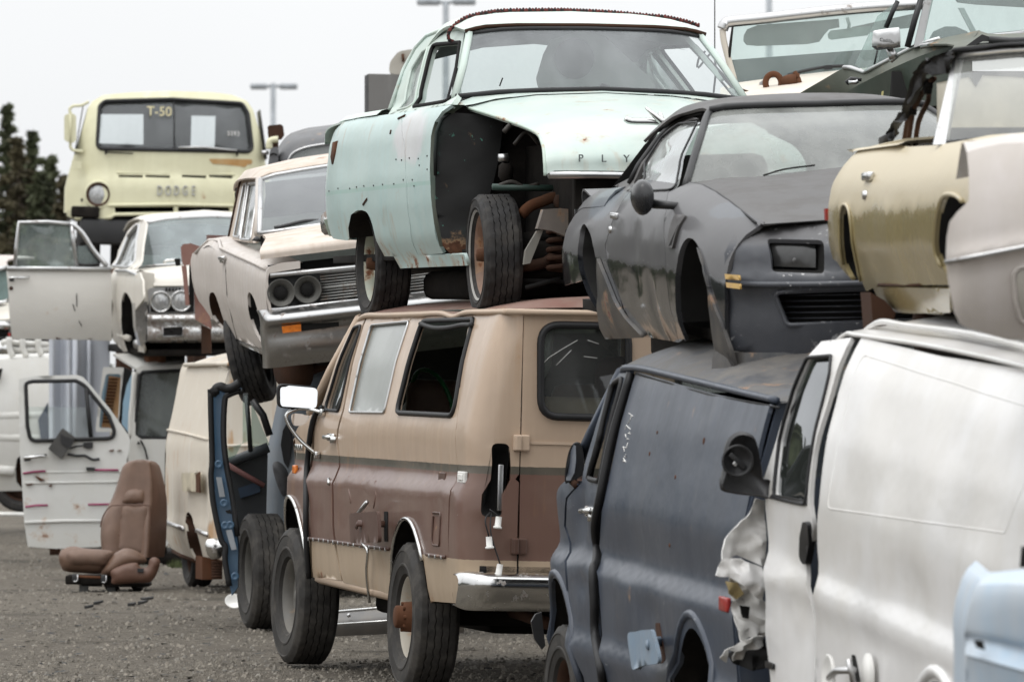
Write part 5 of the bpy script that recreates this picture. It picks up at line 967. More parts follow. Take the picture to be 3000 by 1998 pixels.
V1 = Zm(560, 430, .47838); V2 = Zm(380, 620, .31895); V3 = Zm(0, 1000, .31891); V4 = Zm(440, 1000, .45936)
def place(px, depth, loc, yaw, pitch=0, roll=0): p = at(px, depth) - rotm(rad(yaw), rad(pitch), rad(roll)) @ V(loc); return (p.x, p.y, p.z)
def ring(name, c, r0, prof, mat, parent, ax=(1, 0, 0), seg=32): return lathe(name, [(a * r0, b * r0) for a, b in prof], c, ax, mat, parent, seg)
# ================================================================== tan convertible on the white van
M_tn = paint('tan_gold_paint', (.30, .24, .115), .2, dust=((.53, .46, .325), .60, .26, .04, .85), dirt=.10, dirtcol=(.40, .36, .26), streak=.15, rust=.10, seed=16, coat=.2); M_fab = plain('black_soft_top', (.02, .02, .021), .8, var=.4, bump=.5)
tn = Car('convertible', 'pale gold convertible with torn black soft top, stacked on the white van', 'car', (2.155, 25.69, 1.767), 186, -.85, .47, [(.12, .66), (.2, .73), (.30, .785), (.45, .83), (.58, .84), (.70, .82), (.78, .77), (.83, .72), (.88, .66)], -1, lambda x: .25 * max(0, (.05 - x) / 1.1) ** 2); tn.sh = lambda x: .02 * max(0, min(1, (1.2 - x) / .8)); E_ = tn.e; S = tn.S
ra = [V(p) for p in cr(S(Q1(268, 1285, 235, 1200, 205, 1040, 195, 920, 185, 870, 165, 850, 148, 870, 140, 940, 145, 1060, 160, 1150, 200, 1230)), 3)]
fa = [V(p) for p in cr(S(Q1(675, 1200, 640, 1140, 618, 1075, 620, 950, 632, 880, 655, 815, 690, 800, 730, 812, 768, 850)), 3)] + [V((3.15, .45)), V((3.2, .3))]
side = [V((-.1, .40)), V((-.45, .42)), V((-.85, .50)), V((-.95, .66)), V((-.9, .80)), V((-.3, .86)), V((.3, .87)), V((.8, .86))] + [V((1.1, .845)), V((1.8, .835)), V((2.3, .84)), V((2.9, .82)), V((3.4, .78)), V((3.45, .35)), V((3.25, .30))] + list(reversed(fa)) + [V((2.55, .30)), V((.80, .30))] + ra
tn.panel('body_side', side, [], M_tn, step=.06)
for aa in (ra, fa):
    for g in (1, -1):
        o_ = [tn.flank(p.x, p.y, g) for p in aa]; m_ = [p + V((0, -g * .012, 0)) for p in o_]; i_ = [p + V((0, -g * .3, .01)) for p in o_]; v, f = loftv([o_, m_]); mk('arch_lip', v, f, M_tn, E_); v, f = loftv([m_, i_]); mk('wheel_housing', v, f, M_dark, E_)
tn.line('arch_bead', ra[2:-3], .007, M_tn); tn.line('arch_bead', fa[2:-3], .009, M_tn); tn.line('door_gap', S(Q1(330, 1252, 540, 1252)), .006, M_rustd, False, .0)
tn.panel('rocker_panel', S(Q1(300, 1262, 690, 1272, 692, 1392, 490, 1396, 400, 1388, 320, 1310)), [], M_tn, step=.06)
rows = [[V((x, -w_, z)), V((x, -w_ + .06, z + .02)), V((x, -.3, z + .045)), V((x, 0, z + .05))] for x, w_, z in ((-.95, .55, .77), (-.7, .62, .84), (-.2, .68, .865), (.45, .70, .87))]
sheet('boot_lid', [full(r) for r in rows], M_tn, E_, 15, 3, .01, V((0, 0, .4)))
for g in (1, -1): sheet('shoulder', [[V((x, g * (.73 - .25 * max(0, (.05 - x) / 1.1) ** 2), .855)), V((x, g * .69, .872)), V((x, g * .62, .866))] for x in (-.6, -.2, .2, .6, 1.0)], M_tn, E_, 5, 2, 0, V((0, 0, .4)))
rows = [[V((x, -.70, z)), V((x, -.6, z + .02)), V((x, -.3, z + .04)), V((x, 0, z + .05))] for x, z in ((1.95, .835), (2.4, .84), (2.9, .82), (3.4, .78))]; sheet('bonnet', [full(r) for r in rows], M_tn, E_, 15, 3, .01, V((2.5, 0, .3)))
fpanel('tail_panel', [(-.5, .42), (-.56, .78), (.56, .78), (.5, .42)], [], lambda y, z: V((-.93, y, z)), M_tn, E_, .15, .01, V((0, 0, .5))); fpanel('nose_panel', [(-.8, .3), (-.75, .78), (.75, .78), (.8, .3)], [], lambda y, z: V((3.44, y, z)), M_tn, E_, .15, .01, V((0, 0, .5)))
# screen frame
pb = tn.X(Q1(602, 553, 664, 550), 1.9); pt = tn.X(Q1(702, 126, 742, 124), 1.45)
for g in (1, -1): v, f = prismv([V((p.x, p.y * (1 if g > 0 else -1), p.z)) for p in (pb[0], pb[1], pt[1], pt[0])], V((-.05, .02 * g, 0))); mk('screen_pillar', v, f, M_alu, E_, False)
tp = X_(tn, 1.45, Q1(715, 122, 800, 112, 950, 96, 1240, 84)); tp[-1] = V((1.45, 0, tp[-1].z + .01)); rt = full(tp); rb = full([V((1.92, -.70, .835)), V((1.95, -.5, .855)), V((1.98, -.25, .865)), V((1.99, 0, .87))]); rt = resamp(rt, 13); rb = resamp(rb, 13)
sheet('windscreen', [rt, [(a + b) / 2 + V((.02, 0, .02)) for a, b in zip(rt, rb)], rb], glass('convertible_screen', (.84, .86, .84), .22, (.5, .5, .47), 1.4), E_, 15, 3, 0, V((1, 0, .8))); tube('screen_header', [p + V((0, 0, .01)) for p in rt], .02, M_alu, E_, 6); tube('screen_base_seal', [p + V((.01, 0, 0)) for p in rb], .014, M_seal, E_)
# torn hood fabric hanging from the header, with its bows
oc_ = tn.Y(Q1(388, 500, 430, 430, 480, 350, 515, 230, 545, 175, 590, 128, 650, 102, 700, 96), -.60); ic_ = tn.Y(Q1(402, 525, 470, 410, 520, 330, 560, 235, 600, 200, 640, 205, 688, 188, 705, 140), -.60)
oc_ = resamp(cr(oc_, 3), 22); ic_ = resamp(cr(ic_, 3), 22)
for g in (1, -1):
    R_ = [[V((p.x, -(.60 + (.03 * noise.noise(V((i * .5, k, g))))) * g, p.z + .012 * noise.noise(V((i * .7, k * 2, 5))))) for i, p in enumerate(a.lerp(b, k / 4) for a, b in zip(oc_, ic_))] for k in range(5)]
    v, f = loftv(R_); v, f = skin([V(p) for p in v], f, .02); mk('soft_top_flap', v, f, M_fab, E_)
topr = [[V((p.x, y, p.z + .05 * (1 - (y / .62) ** 2) + .012 * noise.noise(V((p.x * 5, y * 6, 2))))) for y in [-.62 + .1033 * i for i in range(13)]] for p in oc_[11:]]; topr.append([V((1.47, p.y * 1.02, p.z + .04)) for p in resamp(rt, 13)]); v, f = loftv([resamp(r, 13) for r in topr]); mk('soft_top', v, f, M_fab, E_)
for pts, y in ((Q1(470, 600, 500, 400, 520, 350, 580, 245, 600, 225), -.58), (Q1(510, 600, 530, 440, 580, 330, 578, 260, 610, 225), -.54), (Q1(450, 590, 480, 410, 505, 340), -.50)): tube('hood_bow', cr(tn.Y(pts, y), 3), .011, M_rustd, E_); tube('hood_bow', [V((p.x, -p.y, p.z)) for p in cr(tn.Y(pts, y), 3)], .011, M_rustd, E_)
for a in ((580, 250), (500, 380), (575, 275)): lathe('bow_hinge', [(-.015, .022), (.015, .022), (.016, .001)], tn.Y(Q1(*a), -.585)[0], (0, 1, 0), M_dark, E_, 10)
tube('flap_tip', tn.Y(Q1(362, 538, 400, 505), -.6), [.03, .015], M_fab, E_, 6)
mk('cockpit_floor', *boxv((1.1, 0, .42), (1.8, 1.3, .03)), M_dark, E_); mk('dashboard', *boxv((1.75, 0, .78), (.3, 1.3, .12), None, .03), M_dark, E_); mk('rear_seat', *boxv((.55, 0, .72), (.2, 1.2, .3), None, .05), M_dark, E_); mk('front_seat', *boxv((1.05, 0, .72), (.18, 1.2, .4), None, .06), M_dark, E_)
rc = [(-.46, .88), (-.46, 1.12), (-.33, 1.145), (-.30, 1.10), (-.27, 1.15), (.62, 1.1), (.62, .88)]; fpanel('rear_curtain', rc, [], lambda y, z: V((.35, y, z)), plain('yellowed_curtain', (.55, .52, .44), .6), E_, .15, .004, V((2, 0, 1)))
q = S(Q1(292, 712))[0]; MB().box(tn.flank(q.x, q.y, -1, .012), (.16, .03, .035), None, .008).box(tn.flank(q.x, q.y, -1, .02), (.1, .02, .02), None, .004).build('door_handle', M_chr, E_); q = S(Q1(268, 805))[0]; lathe('door_lock', [(0, .02), (.014, .017), (.014, .001)], tn.flank(q.x, q.y, -1, 0), (0, -1, 0), M_chr, E_, 12)
lp_ = tn.X(Q1(65, 872, 92, 872, 94, 930, 68, 930), -.2); prism('side_marker_lamp', lp_, V((-.04, 0, 0)), M_red, E_)
lathe('brake_drum', [(-.2, .10), (0, .12), (.03, .08), (.04, .001)], (.5, -.55, .12), (0, -1, 0), M_rustd, E_, 20); mk('floor_pan', *boxv((1.2, 0, .21), (3.6, 1.2, .04)), M_under, E_)
lg = tn.X(Q1(290, 1290, 360, 1330, 415, 1390, 400, 1480, 305, 1475), .9); prism('suspension_arm', lg, V((-.25, 0, 0)), M_rustd, E_); mk('subframe', *boxv((1.8, -.2, .10), (1.6, .7, .1), None, .02), M_under, E_)

# ================================================================== silver-beige car end, close on the right
M_sv = paint('silver_beige_paint', (.52, .48, .46), .38, dust=((.58, .545, .52), 2.55, .25, .08, .7), dirt=.25, dirtcol=(.40, .36, .31), streak=.6, seed=17)
sv = Car('car', 'silver beige car end with bright side strip, cut off by the right edge', 'car', place(Q1(1130, 1300)[0], 20.6, (0, 0, 0), 180), 180); E_ = sv.e
so = sv.X(Q1(770, 592, 830, 572, 950, 548, 1170, 505, 1170, 1575, 980, 1526, 850, 1490, 770, 1466, 735, 1448, 705, 1390, 678, 1240, 664, 1142, 670, 1010, 682, 940, 715, 892, 772, 838, 776, 700), 0); SO = [V((p.y, p.z)) for p in so]; SO[3].x += .9; SO[4].x += .9
st0, st1 = [V((p.y, p.z)) for p in sv.X(Q1(664, 1140, 1150, 1046), 0)]; yl = min(p.x for p in SO)
def svx(y, z):
    zl = st0.y + (st1.y - st0.y) * (y - st0.x) / (st1.x - st0.x); d = z - zl
    return V((.10 - .9 * max(0, d - .02) ** 2 - 1.6 * max(0, -d - .02) ** 2 - .016 * min(1, max(0, -d / .012)) + .02 * max(0, 1 - abs(d) / .05) - .10 * max(0, 1 - (y - yl) / .06) ** 2 + .10 * min(.5, y - yl), y, z))
fpanel('body_panel', SO, [], svx, M_sv, E_, .022, .03, V((-1.5, -.4, 0)))
tube('bright_strip', [svx(st0.x + t * (st1.x - st0.x) * 1.6, st0.y + t * (st1.y - st0.y) * 1.6) + V((.006, 0, 0)) for t in [k / 14 for k in range(15)]], .008, M_alu, E_, 6)
op = [V((p.y, p.z)) for p in sv.X(Q1(1000, 1200, 1030, 1165, 1170, 1140, 1170, 1440, 1050, 1440, 1018, 1340), .1)]; tube('lamp_recess_edge', [svx(p.x, p.y) + V((.004, 0, 0)) for p in dens(rnd(op, .03), .04)], .008, M_sv, E_, 8, True)
fpanel('recess_shade', offset(rnd(op, .03), .012), [], lambda y, z: svx(y, z) + V((.004, 0, 0)), plain('shaded_beige', (.36, .34, .30), .6), E_, .06, 0, V((-1.5, -.4, 0)))  # shade of the recess painted as a darker flush sheet
tr = [svx(p.x, p.y) for p in (SO[0], SO[1], SO[2], SO[3])]; sheet('top_panel', [tr, [p + V((-.5, .02, .05)) for p in tr], [p + V((-1.2, .05, -.05)) for p in tr]], M_sv, E_, 8, 3, 0, V((-.8, 0, -2))); br_ = [svx(p.x, p.y) for p in reversed(SO[4:9])]; sheet('under_panel', [br_, [p + V((-1., .1, .02)) for p in br_]], M_under, E_, 8, 2, 0, V((-.5, 0, 2)))
# ================================================================== light blue vehicle corner, bottom right
M_lb = paint('light_blue_paint', (.34, .45, .56), .42, dirt=.3, dirtcol=(.5, .5, .5), streak=.5, seed=18)
lb = Car('pickup', 'light blue vehicle corner with square hole, bottom right edge', 'vehicle', place(T3(2300, 1562)[0], 17.6, (0, 0, 0), 180), 180); E_ = lb.e
def lbr(x0, *p): return [V((x0 - .10 * max(0, 1 - (i / (len(p) / 2 - 1)) * 2.2) ** 2, q.y, q.z)) for i, q in enumerate(lb.X(T3(*p), x0))]
rws = [lbr(-.30, 1990, 310, 2100, 290, 2250, 270, 2500, 245), lbr(-.04, 1880, 420, 2050, 400, 2200, 395, 2500, 410), lbr(0, 1835, 480, 2050, 455, 2200, 450, 2500, 470), lbr(.01, 1780, 640, 2050, 640, 2250, 650, 2500, 660), lbr(.0, 1720, 860, 2050, 900, 2250, 930, 2500, 970), lbr(-.01, 1700, 1000, 2050, 1050, 2250, 1090, 2500, 1140), lbr(-.03, 1705, 1060, 2050, 1120, 2250, 1170, 2500, 1230), lbr(.03, 1712, 1250, 2050, 1330, 2250, 1390, 2500, 1450), lbr(.03, 1720, 1300, 2050, 1400, 2250, 1460, 2500, 1530), lbr(.0, 1715, 1700, 2050, 1900, 2250, 2000, 2500, 2100), lbr(-.02, 1715, 3000, 2050, 3000, 2250, 3000, 2500, 3000)]
R_ = [r + [r[-1] + V((0, .9, 0))] for r in rws]; sheet('body_panel', R_, M_lb, E_, 18, 3, .02, V((-1, -.2, -.3))); hq = lb.X(T3(1790, 1080, 1885, 1090, 1912, 1195, 1820, 1165), .035); prism('square_hole', hq, V((-.05, 0, 0)), M_dark, E_)
wq = lb.X(T3(2330, 0, 2600, 0, 2600, 240, 2310, 245), -.35); prism('window', wq, V((-.02, 0, 0)), M_dark, E_); sheet('side_return', [[r[0] for r in rws], [r[0] + V((-1.2, .05, 0)) for r in rws]], M_lb, E_, 16, 2, 0, V((-.5, -.5, -.3)))
wheel(E_, (-.6, -.45, gz(0, 18) - lb.M.translation.z + .34), 1, .68, .2, .4, M_rustd, M_rub)

# ================================================================== white sedan with empty lamp rings (four ring sockets)
M_pw = paint('chalky_white_paint', (.57, .525, .49), .40, dirt=.2, dirtcol=(.42, .36, .30), streak=.5, rust=.10, seed=19); M_pwt = paint('stained_white_top', (.58, .51, .45), .5, dirt=.35, dirtcol=(.33, .25, .17), rust=.26, seed=20)
pp = place(V1(462, 890)[0], 40.4, (3.75, -.90, .58), 188.2, -1, 6.5)
PPR = [(.15, .78), (.25, .83), (.40, .88), (.52, .905), (.58, .915), (.75, .91), (.86, .895), (.92, .86), (.95, .80)]
pc = Car('sedan', 'dirty white sedan with two empty lamp sockets and chrome bumper, left of the mint car', 'car', pp, 188.2, -1, 6.5, PPR, -1); E_ = pc.e; S = pc.S
pc.sh = lambda x: -.05 * max(0, x - .2)
rar = [V(p) for p in cr(S(V1(228, 1140, 185, 1020, 158, 940, 140, 900, 125, 892, 114, 905, 113, 950, 122, 1000, 140, 1050, 170, 1095, 200, 1125)), 3)]; far = [V(p) for p in cr(S(V1(455, 1240, 400, 1150, 365, 1060, 348, 970, 345, 915, 355, 892, 372, 905, 392, 955, 415, 1040, 445, 1130, 490, 1240)), 3)]
tx = (-1.2, -.9, -.4, 0, .35, .75, 1.1, 1.3, 2.0, 2.8, 3.5, 3.72); tz = lambda x: .90 + pc.sh(x) + (.03 if -.6 < x < .5 else 0) - (.05 if x < -.8 else 0)
tops = [V((x, tz(x))) for x in tx]
side = tops + [V((3.74, .6)), V((3.74, .42)), V((3.60, .26))] + list(reversed(far)) + [V((far[0].x - .04, far[0].y - .01)), V((rar[0].x + .2, rar[0].y - .03))] + rar + [V((-.7, .42)), V((-1.1, .5)), V((-1.3, .65)), V((-1.32, .8))]
pc.panel('body_side', side, [], M_pw, step=.08)
for aa in (rar, far):
    for g in (1, -1):
        o_ = [pc.flank(p.x, p.y, g) for p in aa]; i_ = [p + V((0, -g * .28, .0)) for p in o_]; v, f = loftv([o_, i_]); mk('wheel_housing', v, f, M_rustd if aa is rar else M_dark, E_)
pc.line('body_moulding', [p + V((0, .002)) for p in tops[1:]], .014, M_pw, off=.008); pc.line('door_gap', S(V1(222, 632, 215, 760, 222, 900, 250, 1050, 285, 1180)), .005, M_under, off=0)
pc.panel('rocker_panel', S(V1(285, 1192, 460, 1250, 500, 1282, 480, 1290, 285, 1205)), [], M_alu, step=.1)
pc.dn = .0004; pc.prof = soft([(.85, .77), (1.45, .56)]); sh0 = pc.sh; pc.sh = lambda x: 0
cs = S(V1(232, 565, 300, 230, 312, 200, 345, 182, 395, 182, 436, 195, 440, 300, 395, 590, 330, 585)); wn_ = rnd(S(V1(305, 566, 368, 572, 418, 222, 358, 228)), .02); wq = rnd(S(V1(262, 548, 298, 555, 345, 225, 325, 232)), .015); pc.panel('cabin_side', cs, [wn_, wq], M_pwt, step=.06); pc.panel('door_window', wn_, [], M_glassd, t=0, off=-.01); pc.panel('quarter_window', wq, [], M_glassd, t=0, off=-.01); pc.seal('window_frame', wn_, .010, M_alu); pc.seal('window_frame', wq, .008, M_alu)
pc.line('drip_rail', S(V1(235, 550, 302, 225, 315, 198, 345, 180, 400, 183)), .012, M_rustd)
pc.prof = soft(PPR); pc.sh = sh0
# top surfaces
h = [full([V((x, -a, zl)), V((x, -a + .06, zm)), V((x, -.3, zc - .012)), V((x, 0, zc))]) for x, a, zl, zm, zc in ((1.53, .63, 1.335, 1.355, 1.385), (1.3, .645, 1.335, 1.375, 1.42), (.9, .66, 1.34, 1.40, 1.45), (.3, .66, 1.335, 1.395, 1.445), (-.1, .65, 1.31, 1.36, 1.41), (-.3, .64, 1.27, 1.31, 1.35))]
sheet('roof', h, M_pwt, E_, 17, 4, .015, V((.5, 0, 1)))
rt = [p + V((.03, 0, -.02)) for p in resamp(h[0], 13)]; zb = .955; rb = resamp(full([V((2.30, -.755, zb)), V((2.38, -.4, zb + .01)), V((2.40, 0, zb + .02))]), 13)
sheet('windscreen', [rt, [(a + b) / 2 + V((.02, 0, .01)) for a, b in zip(rt, rb)], rb], glass('sedan_screen', (.62, .68, .66), .14, (.40, .42, .42), 1.6), E_, 13, 3, 0, V((1, 0, 1)))
tube('screen_trim', rt, .015, M_alu, E_); tube('screen_trim', rb, .015, M_alu, E_)
for g in (0, -1): tube('screen_trim', [rt[g], (rt[g] + rb[g]) / 2 + V((.02, 0, .01)), rb[g]], .018, M_alu, E_); tube('screen_pillar', [rt[g] + V((-.05, 0, .0)), (rt[g] + rb[g]) / 2 + V((-.05, 0, 0)), rb[g] + V((-.08, 0, .0))], .032, M_pw, E_)
hz = X_(pc, 3.75, V1(428, 615, 430, 690, 880, 640))
hrw = [full([V((2.34, -.74, zb - .01)), V((2.42, -.3, zb + .02)), V((2.43, 0, zb + .03))]), full([V((3.1, -.80, .925)), V((3.1, -.3, .95)), V((3.1, 0, .96))]), full([V((3.66, -.90, hz[0].z - .01)), V((3.7, -.3, hz[0].z + .01)), V((3.72, 0, hz[0].z + .015))]), full([V((3.76, -.915, hz[0].z - .035)), V((3.80, -.3, hz[0].z - .02)), V((3.81, 0, hz[0].z - .015))]), full([V((3.77, -.915, hz[1].z)), V((3.81, -.3, hz[1].z + .005)), V((3.82, 0, hz[1].z + .01))])]
sheet('bonnet', hrw, M_pwt, E_, 17, 4, .02, V((2.8, 0, .3)))
for g in (1, -1): sheet('wing_top', [[V((x, g * .885, tz(x) - .03)), V((x, g * .85, tz(x) + .015)), V((x, g * .78, tz(x) + .02)), V((x, g * .64, tz(x) + .02))] for x in (-1.2, -.6, 0, .7, 1.5, 2.4, 3.2, 3.72)], M_pw, E_, 9, 3, 0, V((1, 0, .3)))
sheet('boot_lid', [full([V((-.3, -.7, .93)), V((-.3, 0, .97))]), full([V((-1.1, -.75, .88)), V((-1.1, 0, .92))]), full([V((-1.3, -.75, .6)), V((-1.3, 0, .6))])], M_pwt, E_, 9, 2, 0, V((-1, 0, .3)))
# face
M_grb = chrome('dull_grille', .4, .5, (.26, .26, .25))
P8 = lambda *a: [V((q.y, q.z)) for q in pc.X(V1(*a), 3.8)]
ol = P8(462, 758, 480, 735, 560, 710, 668, 700, 668, 745, 480, 775, 470, 800, 478, 905, 492, 1000, 480, 1005, 462, 930, 455, 840); fpanel('headlamp_surround', ol, [], lambda y, z: V((3.8, y, z)), M_pw, E_, .06, .05, V((3, 0, .5))); fpanel('headlamp_surround', [V((-p.x, p.y)) for p in ol], [], lambda y, z: V((3.8, y, z)), M_pw, E_, .06, .05, V((3, 0, .5)))
g0, g1, g2, g3 = P8(484, 790, 1000, 738, 1000, 945, 492, 1002); W_ = -.02
def gp(u, v, d=0): a = g0.lerp(g1, u); b = g3.lerp(g2, u); q = a.lerp(b, v); return V((3.79 + d, q.x, q.y))
us = lambda y: (y - g0.x) / (g1.x - g0.x)
bz = [gp(0, 0), gp(us(0), 0), gp(us(0), 1), gp(0, 1)]
for g in (1, -1):
    prism('grille_backing', [V((3.70, p.y * g, p.z)) for p in bz], V((-.02, 0, 0)), M_dark, E_)
    for v0 in (0, 1): tube('grille_frame', [V((3.80, p.y * g, p.z)) for p in (gp(0, v0), gp(us(0), v0))], .018, M_alu, E_)
    for i in range(10):
        v_ = .09 + i * .085; y0 = P8(800, 850)[0].x; tube('grille_bar', [V((3.79, p.y * g, p.z)) for p in (gp(us(y0), v_), gp(us(0), v_))], .012 if i == 5 else .0065, M_grb, E_, 6)
    for a, b in ((550, 895), (713, 875)):
        c_ = P8(a, b)[0]; c3 = V((3.80, c_.x * g, c_.y)); rr = .088; ring('lamp_ring', c3, rr, [(-.6, .35), (-.45, .42), (-.15, .75), (.02, .92), (.12, 1.0), (.05, 1.04), (-.3, 1.02)], plain('grey_lamp_bowl', (.10, .097, .088), .5, .2), E_); ring('lamp_hole', c3 + V((-.012, 0, 0)), rr, [(-.1, .5), (.0, .48), (.0, .01)], M_dark, E_)
    pl_ = P8(474, 782, 790, 755, 815, 850, 795, 972, 492, 1003); fpanel('lamp_bezel', [V((p.x * g, p.y)) for p in rnd(pl_, .05)], [], lambda y, z: V((3.735, y, z)), M_blk, E_, .06, .01, V((3, 0, .5)))
ah = P8(670, 700, 1000, 650, 1000, 735, 670, 745)
def bpr(x, y, zt): return [V((x - .05, y, zt + .01)), V((x, y, zt)), V((x + .10, y, zt - .03)), V((x + .12, y, zt - .07)), V((x + .09, y, zt - .095)), V((x + .04, y, zt - .11)), V((x + .03, y, zt - .18)), V((x + .035, y, zt - .22)), V((x + .02, y, zt - .30)), V((x - .04, y, zt - .37))]
zt = X_(pc, 3.9, V1(440, 1012))[0].z; sheet('front_bumper', [[p + V((-.25, 0, 0)) for p in bpr(3.80, -.955, zt)], bpr(3.76, -.95, zt), bpr(3.82, -.88, zt), bpr(3.86, -.5, zt), bpr(3.86, .5, zt), bpr(3.82, .88, zt), bpr(3.76, .95, zt)], chrome('dull_bumper_chrome', .28, .35, (.42, .42, .42)), E_, 18, 3, .008, V((3.4, 0, .2)))
a_ = pc.X(V1(556, 1100, 672, 1086, 674, 1130, 562, 1142), 3.93); prism('indicator_lamp', a_, V((-.03, 0, 0)), M_amber, E_); a_ = pc.X(V1(676, 1086, 905, 1055, 905, 1100, 678, 1130), 3.905); prism('bumper_slot', a_, V((-.02, 0, 0)), M_dark, E_)
q = S(V1(205, 680))[0]; MB().box(pc.flank(q.x, q.y, -1, .02), (.28, .03, .025), None, .006).box(pc.flank(q.x, q.y - .02, -1, .012), (.16, .03, .03), None, .006).build('door_handle', M_chr, E_)
tube('wiper', cr(pc.X(V1(510, 498, 600, 478, 700, 455, 810, 452), 2.3), 3), .012, M_blk, E_); tube('wing_mirror_stub', pc.X(V1(400, 580, 405, 548), 2.6), [.04, .008], M_blk, E_)
mk('floor_pan', *boxv((1.4, 0, .20), (4.4, 1.5, .05)), M_under, E_); mk('dashboard', *boxv((1.9, 0, .88), (.3, 1.4, .14), None, .03), M_dark, E_); mk('front_seat', *boxv((1.0, 0, .75), (.2, 1.4, .6), None, .06), plain('pale_vinyl', (.3, .3, .28), .6), E_); mk('rear_seat', *boxv((-.1, 0, 1.0), (.2, 1.3, .6), None, .06), M_dark, E_); mk('headlining', *boxv((.5, 0, 1.33), (1.7, 1.1, .01)), plain('pale_lining', (.4, .4, .38), .9), E_)
fpanel('inner_front', [(-.86, .3), (-.86, .75), (.86, .75), (.86, .3)], [], lambda y, z: V((3.62, y, z)), M_dark, E_, .2, .01, V((3, 0, .5)))
c_ = pc.Y(V1(275, 1300), -.82)[0]; wheel(E_, (c_.x, -.72, c_.z), -1, .66, .22, .38, M_rustd, M_rub, -.25, .12, 0, tread=True); c_ = pc.Y(V1(600, 1365), -.55)[0]; lathe('brake_drum', [(-.12, .12), (-.11, .15), (.0, .155), (.01, .14), (.03, .13), (.03, .001)], pc.X(V1(590, 1360), 2.95)[0], (.5, -1, 0), M_rustd, E_, 28)
tube('axle_beam', pc.X(V1(640, 1400, 820, 1330, 900, 1290), 2.9), .04, M_rustd, E_, 8); mk('front_crossmember', *boxv((3.0, .1, .12), (.3, 1.3, .15), None, .03), M_under, E_)

# ================================================================== rusted red wing panel wedged between the white cars
M_rr = paint('rust_red_primer', (.20, .085, .065), .7, dirt=.3, dirtcol=(.30, .2, .17), rust=.35, seed=21)
rp_ = Car('body_panel', 'rust red sheet metal wing wedged between the two white sedans', 'scrap panel', place(V2(600, 1000)[0], 50, (0, 0, 0), 180), 180); E_ = rp_.e
prism('wing_face', rp_.X(V2(468, 330, 490, 300, 560, 292, 640, 318, 632, 480, 600, 520, 560, 500, 545, 490, 500, 500, 480, 470), .1), V((-.03, 0, 0)), M_rr, E_); prism('wing_strut', rp_.X(V2(475, 495, 520, 500, 530, 620, 548, 860, 512, 862, 492, 640), .1), V((-.04, 0, 0)), M_rr, E_)
prism('wing_post', rp_.X(V2(560, 330, 660, 340, 655, 620, 640, 800, 720, 880, 755, 1082, 600, 990, 590, 620, 560, 500), .03), V((-.05, 0, 0)), M_rr, E_); prism('wing_channel', rp_.X(V2(545, 495, 590, 500, 590, 860, 545, 860), -.05), V((-.03, 0, 0)), M_dark, E_); tube('rolled_edge', rp_.X(V2(640, 320, 625, 520, 612, 700, 640, 830), .08), .012, M_rr, E_)
prism('battery_box', rp_.X(V2(705, 215, 905, 222, 905, 270, 705, 275), -.2), V((-.25, 0, 0)), paint('dark_red_box', (.13, .04, .035), .6, rust=.3), E_); prism('hinge_block', rp_.X(V2(408, 435, 460, 430, 465, 495, 425, 500), .05), V((-.05, 0, 0)), M_dark, E_)
prism('support_leg', rp_.X(V2(655, 1040, 745, 1080, 750, 1300, 660, 1305), -.1), V((-.06, 0, 0)), M_rustd, E_)

K1 = Zm(0, 250, .35088); K2 = Zm(160, 1340, .26793); K3 = Zm(0, 720, .25502); K4 = Zm(760, 340, .11482)
def puff(name, outline, x, hf, hb, mat, car, step=.03, rr=None, tilt=(0, 0), parent=None, pw=.5):
    """a cushion: outline lying in the plane x of the frame, swollen to both sides"""
    ol = [V((p.y, p.z)) for p in outline]; ol = [V(p[:2]) for p in cr([V((p.x, p.y, 0)) for p in ol], 4, True)]; v2, fs = fill2(ol, [], step); seg = [(ol[i - 1], ol[i]) for i in range(len(ol))]
    def dist(p):
        b = 9
        for a, c in seg:
            d = c - a; t = max(0, min(1, (p - a).dot(d) / max(d.dot(d), 1e-9))); b = min(b, (a + d * t - p).length)
        return b
    ds = [dist(p) for p in v2]; R_ = rr or max(ds); n = len(v2); vs = []; y0 = sum(p.x for p in ol) / len(ol); z0 = sum(p.y for p in ol) / len(ol)
    pr = [(1 - (1 - min(1, d / R_)) ** 2) ** pw for d in ds]; base = [x + tilt[0] * (p.x - y0) + tilt[1] * (p.y - z0) for p in v2]
    vs = [V((b + hf * k, p.x, p.y)) for b, k, p in zip(base, pr, v2)] + [V((b - hb * k - .0005, p.x, p.y)) for b, k, p in zip(base, pr, v2)]
    fs = orient(vs, fs, V((x - 5, y0, z0))); return mk(name, vs, fs + [tuple(n + i for i in reversed(f)) for f in fs], mat, parent or car.e)
def slab(car, name, pts, x, th, mat, parent=None, rd=0, holes=(), bul=0., step=.08, yaw=0., piv=None):
    """flat panel with thickness facing +x; yaw turns it about the vertical line y = piv"""
    ol = [V((p.y, p.z)) for p in car.X(pts, x)]; ol = rnd(ol, rd) if rd else ol; hs = []
    for h, r_ in holes: q = [V((p.y, p.z)) for p in car.X(h, x)]; hs.append(rnd(q, r_) if r_ else q)
    ys = [p.x for p in ol]; zs_ = [p.y for p in ol]; y0, y1, z0, z1 = min(ys), max(ys), min(zs_), max(zs_); pv = y1 if piv is None else piv
    f = lambda y, z: V((x + bul * (1 - ((z - (z0 + z1) / 2) / ((z1 - z0) / 2)) ** 2) + math.tan(yaw) * (y - pv) + .003 * noise.noise(V((y * 3, z * 3, x))), y, z))
    o = fpanel(name, ol, hs, f, mat, parent or car.e, step, th, V((x - 3, (y0 + y1) / 2, (z0 + z1) / 2))); return o, ol, hs, f
